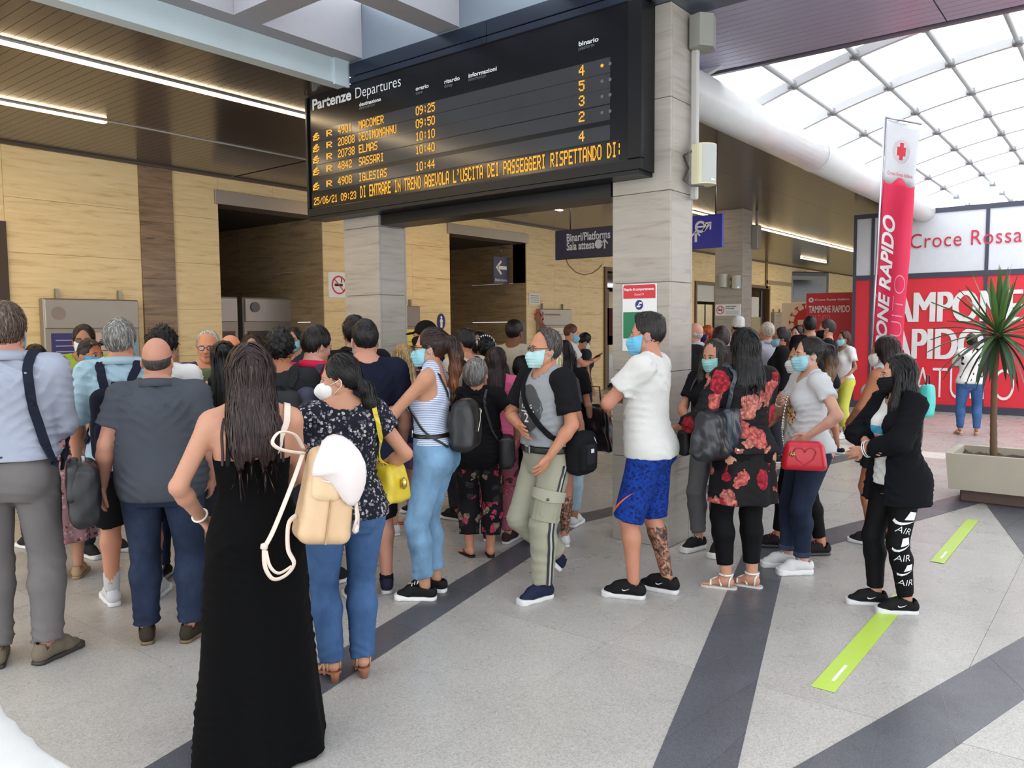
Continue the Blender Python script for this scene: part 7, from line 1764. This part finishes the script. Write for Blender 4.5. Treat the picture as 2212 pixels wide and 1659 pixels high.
MB().tube(SP_([(-.205, -.035, -.07), (-.185, -.045, -.125), (-.15, -.05, -.15), (-.105, -.045, -.125)]), .008, 8, 0, True, .4).build('strap_loop', CRS, R)
MB().lathe([(.002, -.014), (.014, -.008), (.014, .008), (.002, .014)], (-.212, -.03, -.055), 10).build('strap_ring', CRS, R)
MB().tube([(.10, -.04, .18), (.125, -.06, .08), (.13, -.06, .03)], .006, 6).tube([(.10, -.05, .18), (.115, -.075, .07), (.11, -.07, .02)], .006, 6).lathe([(.004, -.03), (.014, -.02), (.012, 0), (.004, .01)], (.12, -.065, .04), 8).build('drawstring', CRS, R)
MB().tube([(-.05, -.098, .215), (-.02, -.104, .21), (.02, -.100, .222)], .005, 6).build('drawstring_bow', CRS, R)

# ---- yellow handbag
YEL = leather((206, 182, 46), .35); A = P5; GOLD = metal((206, 180, 110), .25)
R, inv = bag_root(A, 'handbag', (.262, .03, .93), 'yellow leather handbag with gold clasp worn by the woman in speckled blouse', 'handbag', R_(35))
soft_box('bag_body', (0, 0, .08), (.085, .058, .10), .03, YEL, R, .007, .2, .006, 4, -.2)
MB().box((-.06, -.004, .165), (.06, .004, .188), bev=.002).build('frame', GOLD, R)
MB().lathe([(.004, -.03), (.016, -.015), (.016, .015), (.004, .03)], (0, -.085, .085), 10).lathe([(.004, -.012), (.012, 0), (.004, .012)], (0, -.015, .19), 10).build('clasp', GOLD, R)
strap_on(A, R, inv, [(.225, .0, 1.10), (.20, -.06, 1.22), (.165, -.08, 1.36), (.15, -.03, 1.45), (.15, .05, 1.40), (.19, .10, 1.26), (.23, .09, 1.10)], .022, YEL, 'shoulder_strap', .012, 34)

# ---- black shoulder bag of the man in the blue shirt
BKL = leather((28, 28, 32), .42); A = P1
R, inv = bag_root(A, 'shoulder_bag', (.30, -.03, .70), 'black shoulder bag with steel buckle on the hip of the blue shirt man', 'bag', R_(-80))
soft_box('bag_body', (0, 0, .12), (.17, .06, .165), .045, BKL, R, .011, .25, .006, 2)
soft_box('flap', (0, -.045, .19), (.165, .03, .10), .025, BKL, R, .011, .2, .003, 3)
MB().box((-.03, -.086, .15), (.03, -.075, .19), bev=.004).build('buckle', metal((150, 150, 152), .3), R)
strap_on(A, R, inv, [(.24, -.10, .94), (.20, -.14, 1.06), (.13, -.15, 1.24), (.105, -.10, 1.40), (.11, -.02, 1.47), (.13, .08, 1.36), (.19, .12, 1.12), (.27, .08, .92)], .045, cloth((34, 38, 52)), 'shoulder_strap', .014, 40, th=.008)
MB().box((-.02, -.01, .26), (.02, .012, .31), bev=.004).build('strap_ring', metal((170, 170, 172), .3), R)
# ---- backpacks
def backpack(A, label, m, m2, w=.145, h=.22, z=1.12, dp=.075, tag_m=None, sm=None):
    yb = -np.interp(z, [r[0] for r in A.rows], [r[2]-r[3] for r in A.rows])-.02
    R, inv = bag_root(A, 'backpack', (0, yb-dp*.75, z-h), label, 'backpack')
    soft_box('bag_body', (0, 0, h), (w, dp, h), .06, m, R, .012 if A.near else .016, .2, .004, 1)
    soft_box('front_pocket', (0, -dp*.85, h*.66), (w*.8, .035, h*.45), .028, m2, R, .012 if A.near else .016, .2, .002, 2)
    MB().tube([(-.04, dp*.5, 2*h-.01), (-.03, dp*.5, 2*h+.03), (.03, dp*.5, 2*h+.03), (.04, dp*.5, 2*h-.01)], .008, 6).build('top_handle', m2, R)
    MB().tube([(-w*.7, -dp*.9, 2*h-.10), (-w*.4, -dp*.9, 2*h-.045), (w*.4, -dp*.9, 2*h-.045), (w*.7, -dp*.9, 2*h-.10)], .004, 5).build('zip', tag_m or plain((70, 72, 80), .5), R)
    if tag_m: MB().box((w*.62, -dp-.03, h*.9), (w*.62+.04, -dp-.02, h*.9+.05)).build('label_tag', plain((222, 222, 222), .5), R)
    for s in (-1, 1): strap_on(A, R, inv, [(s*.06, yb, z+h*.86), (s*.085, -.09, 1.40), (s*.10, -.02, 1.45), (s*.115, .07, 1.37), (s*.13, .115, 1.22), (s*.16, .05, 1.06), (s*.15, -.06, 1.0)], .05, sm or m2, 'shoulder_strap', .014, 30, th=.010)
    return R
backpack(P2, 'navy backpack with a small white tag on the grey-haired man', cloth((26, 29, 42)), cloth((32, 36, 52)), tag_m=plain((90, 94, 104), .5))

# ---- black mini backpack of the striped tank top woman
A = P7
R, inv = bag_root(A, 'backpack', (.02, -.215, .97), 'small black leather backpack with silver zip behind the striped tank top', 'backpack')
soft_box('bag_body', (0, 0, .14), (.125, .065, .165), .055, BKL, R, .009, .3, .003, 6, -.12)
MB().tube([(-.02, -.088, .10), (.035, -.09, .17), (.075, -.078, .235)], .004, 6).lathe([(.003, -.02), (.008, 0), (.003, .012)], (.065, -.086, .22), 8).build('zip', metal((206, 200, 180), .3), R)
for s in (-1, 1): strap_on(A, R, inv, [(s*.03, -.15, 1.26), (s*.075, -.11, 1.37), (s*.088, -.02, 1.44), (s*.10, .08, 1.36), (s*.135, .10, 1.22), (s*.155, .0, 1.08), (s*.11, -.15, .99)], .014, BKL, 'shoulder_strap', .009, 34, th=.005)
# ---- crossbody bag of the walking man
A = P9; BKC = cloth((24, 24, 27))
R, inv = bag_root(A, 'crossbody_bag', (-.215, -.13, .82), 'black crossbody bag with front pocket and white badge on the walking man', 'bag', R_(-75))
soft_box('bag_body', (0, 0, .12), (.105, .06, .135), .045, BKC, R, .009, .15, .003, 3); soft_box('front_pocket', (-.02, -.06, .10), (.075, .028, .085), .02, BKC, R, .008, .15, .002, 4); soft_box('phone_pocket', (-.03, -.088, .12), (.04, .018, .065), .014, cloth((34, 34, 38)), R, .007, .1, 0)
MB().box((-.045, -.109, .135), (-.015, -.104, .16)).build('badge', plain((200, 200, 200), .5), R); MB().tube([(.05, -.06, .22), (.06, -.075, .18)], .004, 5).build('zip', metal((190, 190, 190)), R)
strap_on(A, R, inv, [(-.215, -.06, 1.04), (-.20, .06, 1.04), (-.12, .125, 1.12), (-.03, .14, 1.22), (.05, .13, 1.33), (.105, .05, 1.44), (.10, -.05, 1.44), (.04, -.13, 1.30), (-.10, -.14, 1.14), (-.21, -.12, 1.03)], .036, BKC, 'shoulder_strap', .014, 50, th=.006)
# ---- crossbody bag of the older woman
A = P8
R, inv = bag_root(A, 'crossbody_bag', (.25, .0, .80), 'black crossbody bag on the hip of the grey-haired woman', 'bag', R_(-80))
soft_box('bag_body', (0, 0, .11), (.12, .05, .12), .035, BKL, R, .01, .2, .003, 7); MB().tube([(-.09, -.045, .19), (.09, -.045, .19)], .004, 5).build('zip', metal((190, 186, 176)), R)
strap_on(A, R, inv, [(.20, -.06, 1.0), (.15, -.13, 1.16), (.09, -.13, 1.34), (.09, -.05, 1.44), (.09, .05, 1.42), (.15, .12, 1.2), (.21, .08, 1.0)], .018, BKL, 'shoulder_strap', .012, 34)
# ---- black slouch handbag of the floral dress
A = P11
R, inv = bag_root(A, 'handbag', (-.245, -.10, .93), 'large slouchy black leather handbag on the arm of the floral dress', 'handbag', R_(30))
soft_box('bag_body', (0, 0, .13), (.19, .075, .155), .055, leather((26, 29, 36), .28), R, .011, .15, .012, 3, -.18); soft_box('front_panel', (.07, -.065, .16), (.07, .03, .13), .028, leather((44, 52, 64), .22), R, .010, .2, .008, 8)
MB().lathe([(.004, -.02), (.02, 0), (.004, .012)], (.08, -.105, .03), 8).build('clasp', metal((214, 214, 220), .25), R)
strap_on(A, R, inv, [(-.20, -.10, 1.10), (-.17, -.12, 1.24), (-.125, -.08, 1.40), (-.125, .0, 1.45), (-.16, .09, 1.34), (-.21, .06, 1.12)], .026, leather((36, 44, 54), .3), 'shoulder_strap', .016, 34, th=.007)
# ---- red quilted bag
A = P13; RED = leather((206, 30, 52), .35)
R, inv = bag_root(A, 'handbag', (-.275, .13, .79), 'red quilted camera bag with gold emblem on the ponytailed woman', 'handbag', R_(-108))
soft_box('bag_body', (0, 0, .105), (.135, .042, .098), .04, RED, R, .007, .2, .001, 2, -.12)
hm = MB()
for cx in (-.035, .035): hm.tube([(cx+.033*math.cos(q), -.0575, .135+.03*math.sin(q)) for q in np.linspace(0, PI, 12)], .004, 5)
hm.tube([(-.068, -.057, .135), (-.05, -.057, .09), (0, -.057, .05), (.05, -.057, .09), (.068, -.057, .135)], .004, 5).build('quilted_heart', leather((186, 24, 44), .35), R)
em = MB()
for sx in (-1, 1):
    for k in range(3): em.tube([(-.075, -.058, .120), (-.075+sx*(.012+.005*k), -.060, .135-.010*k)], .0045, 5)
em.tube([(-.075, -.058, .105), (-.075, -.062, .125)], .006, 6).build('gold_emblem', GOLD, R)
ch = MB(); pts = smooth_path([(-.125, .0, .15), (-.14, .02, .30), (-.10, .10, .52)], 26)
for i, p in enumerate(pts[:-1]): ch.tube([tuple(p), tuple(pts[i+1]*.9+p*.1)], .006 if i % 2 else .0045, 5)
ch.build('chain_strap', metal((206, 206, 200), .25), R)
# ---- small black bag of the girl by the pillar
A = P12
R, inv = bag_root(A, 'shoulder_bag', (.235, .0, .78), 'small black shoulder bag hanging from the young woman by the pillar', 'bag', R_(90))
soft_box('bag_body', (0, 0, .09), (.09, .045, .105), .035, BKL, R, .01, .2, .002, 5); MB().box((-.03, -.05, .17), (.03, -.045, .18)).build('clasp', metal((200, 200, 196)), R)
strap_on(A, R, inv, [(.235, .0, .97), (.20, -.05, 1.15), (.15, -.08, 1.36), (.12, -.02, 1.45), (.14, .08, 1.34), (.20, .08, 1.12), (.235, .0, .97)], .013, BKL, 'shoulder_strap', .012, 34, free=(.12, .88))
# ---- black tote
A = P28
R, inv = bag_root(A, 'tote_bag', (.27, .02, .70), 'glossy black tote bag held by the black-haired woman in light jeans', 'bag', R_(-20))
soft_box('bag_body', (0, 0, .21), (.17, .05, .20), .03, leather((24, 24, 28), .25), R, .013, .2, .008, 5, -.12); MB().tube([(-.08, 0, .38), (-.06, 0, .56), (.06, 0, .56), (.08, 0, .38)], .008, 6).build('handle', BKL, R); MB().box((-.02, -.056, .10), (.03, -.053, .12)).build('badge', metal((200, 200, 200)), R)
# ---- straps and backpacks in the crowd
def by_label(s): return [a for a in CROWD if s in a.root['label']][0]
backpack(by_label('yellow edging'), 'dark grey backpack with yellow piping on the curly-haired man', cloth((52, 54, 56)), cloth((40, 42, 44)), tag_m=plain((196, 172, 70), .5))
backpack(P41, 'grey backpack on the pink-red polo shirt', cloth((76, 78, 92)), cloth((66, 68, 82)))
backpack(P34, 'dark backpack on the man in beige by the passage', cloth((40, 40, 46)), cloth((34, 34, 40)))
A = P40; R, inv = bag_root(A, 'lanyard', (0, .0, 1.40), 'black camera strap with a white mark round the neck of the black T-shirt man', 'strap')
strap_on(A, R, inv, [(-.09, .10, 1.36), (-.085, .02, 1.46), (-.06, -.06, 1.475), (0, -.085, 1.478), (.06, -.06, 1.475), (.085, .02, 1.46), (.09, .10, 1.36)], .03, cloth((30, 30, 34)), 'neck_strap', .012, 30, th=.006)
# phones
def phone(A, side, label, col):
    M = A.arms[side][5]; o = np.array([0.0, .075, -.035]); p = M[:3, :3]@o+M[:3, 3]; A.mat = person_mat(A)
    q = A.mat@W(A, p); X = A.mat.to_3x3()@Vector(M[:3, 0]); Y = A.mat.to_3x3()@Vector(M[:3, 1])
    t = empty('phone', label=label, cat='phone'); t.matrix_world = frame_mat(q, X, Y)
    MB().box((-.036, -.07, -.005), (.036, .075, .005), bev=.003).build('casing', plain(col, .35), t); MB().box((-.032, -.064, -.0062), (.032, .068, -.0052)).build('screen', plain((30, 34, 40), .1), t)
phone(P31, 'r', 'red phone held up in a hand above the crowd by the passage', (186, 36, 44)); phone(P27, 'r', 'dark phone in the hands of the man in white T-shirt and shorts', (44, 44, 50))
# bracelet, watch-like bands
def bracelet(A, side, m, name='bracelet', t=.02):
    S, E1, W1 = A.arms[side][:3]; n = (W1-E1)/np.linalg.norm(W1-E1); c = W1-n*t; a = np.cross(n, [0, 0, 1.]); a /= np.linalg.norm(a); b = np.cross(n, a)
    link(name, MB().tube([Vector((c+a*.031*math.cos(q)+b*.031*math.sin(q))*A.k) for q in np.linspace(0, 2*PI, 17)], .0055, 5, 0, False).mesh(name), A.root, m)
bracelet(P13, 'r', plain((222, 222, 218), .4)); bracelet(P12, 'r', plain((214, 214, 210), .4)); bracelet(P7, 'l', plain((60, 60, 66), .4)); bracelet(P4, 'l', plain((222, 210, 200), .4), t=.03)
# teal bag held behind the girl in black
A = P16; R, inv = bag_root(A, 'shoulder_bag', (.33, -.20, 1.06), 'teal shopping bag showing behind the girl with very long black hair', 'bag'); soft_box('bag_body', (0, 0, .12), (.06, .04, .13), .03, leather((70, 196, 186), .45), R, .012, .1, .003, 3); MB().tube([(-.03, 0, .24), (-.02, 0, .32), (.02, 0, .32), (.03, 0, .24)], .006, 6).build('handle', BKL, R)
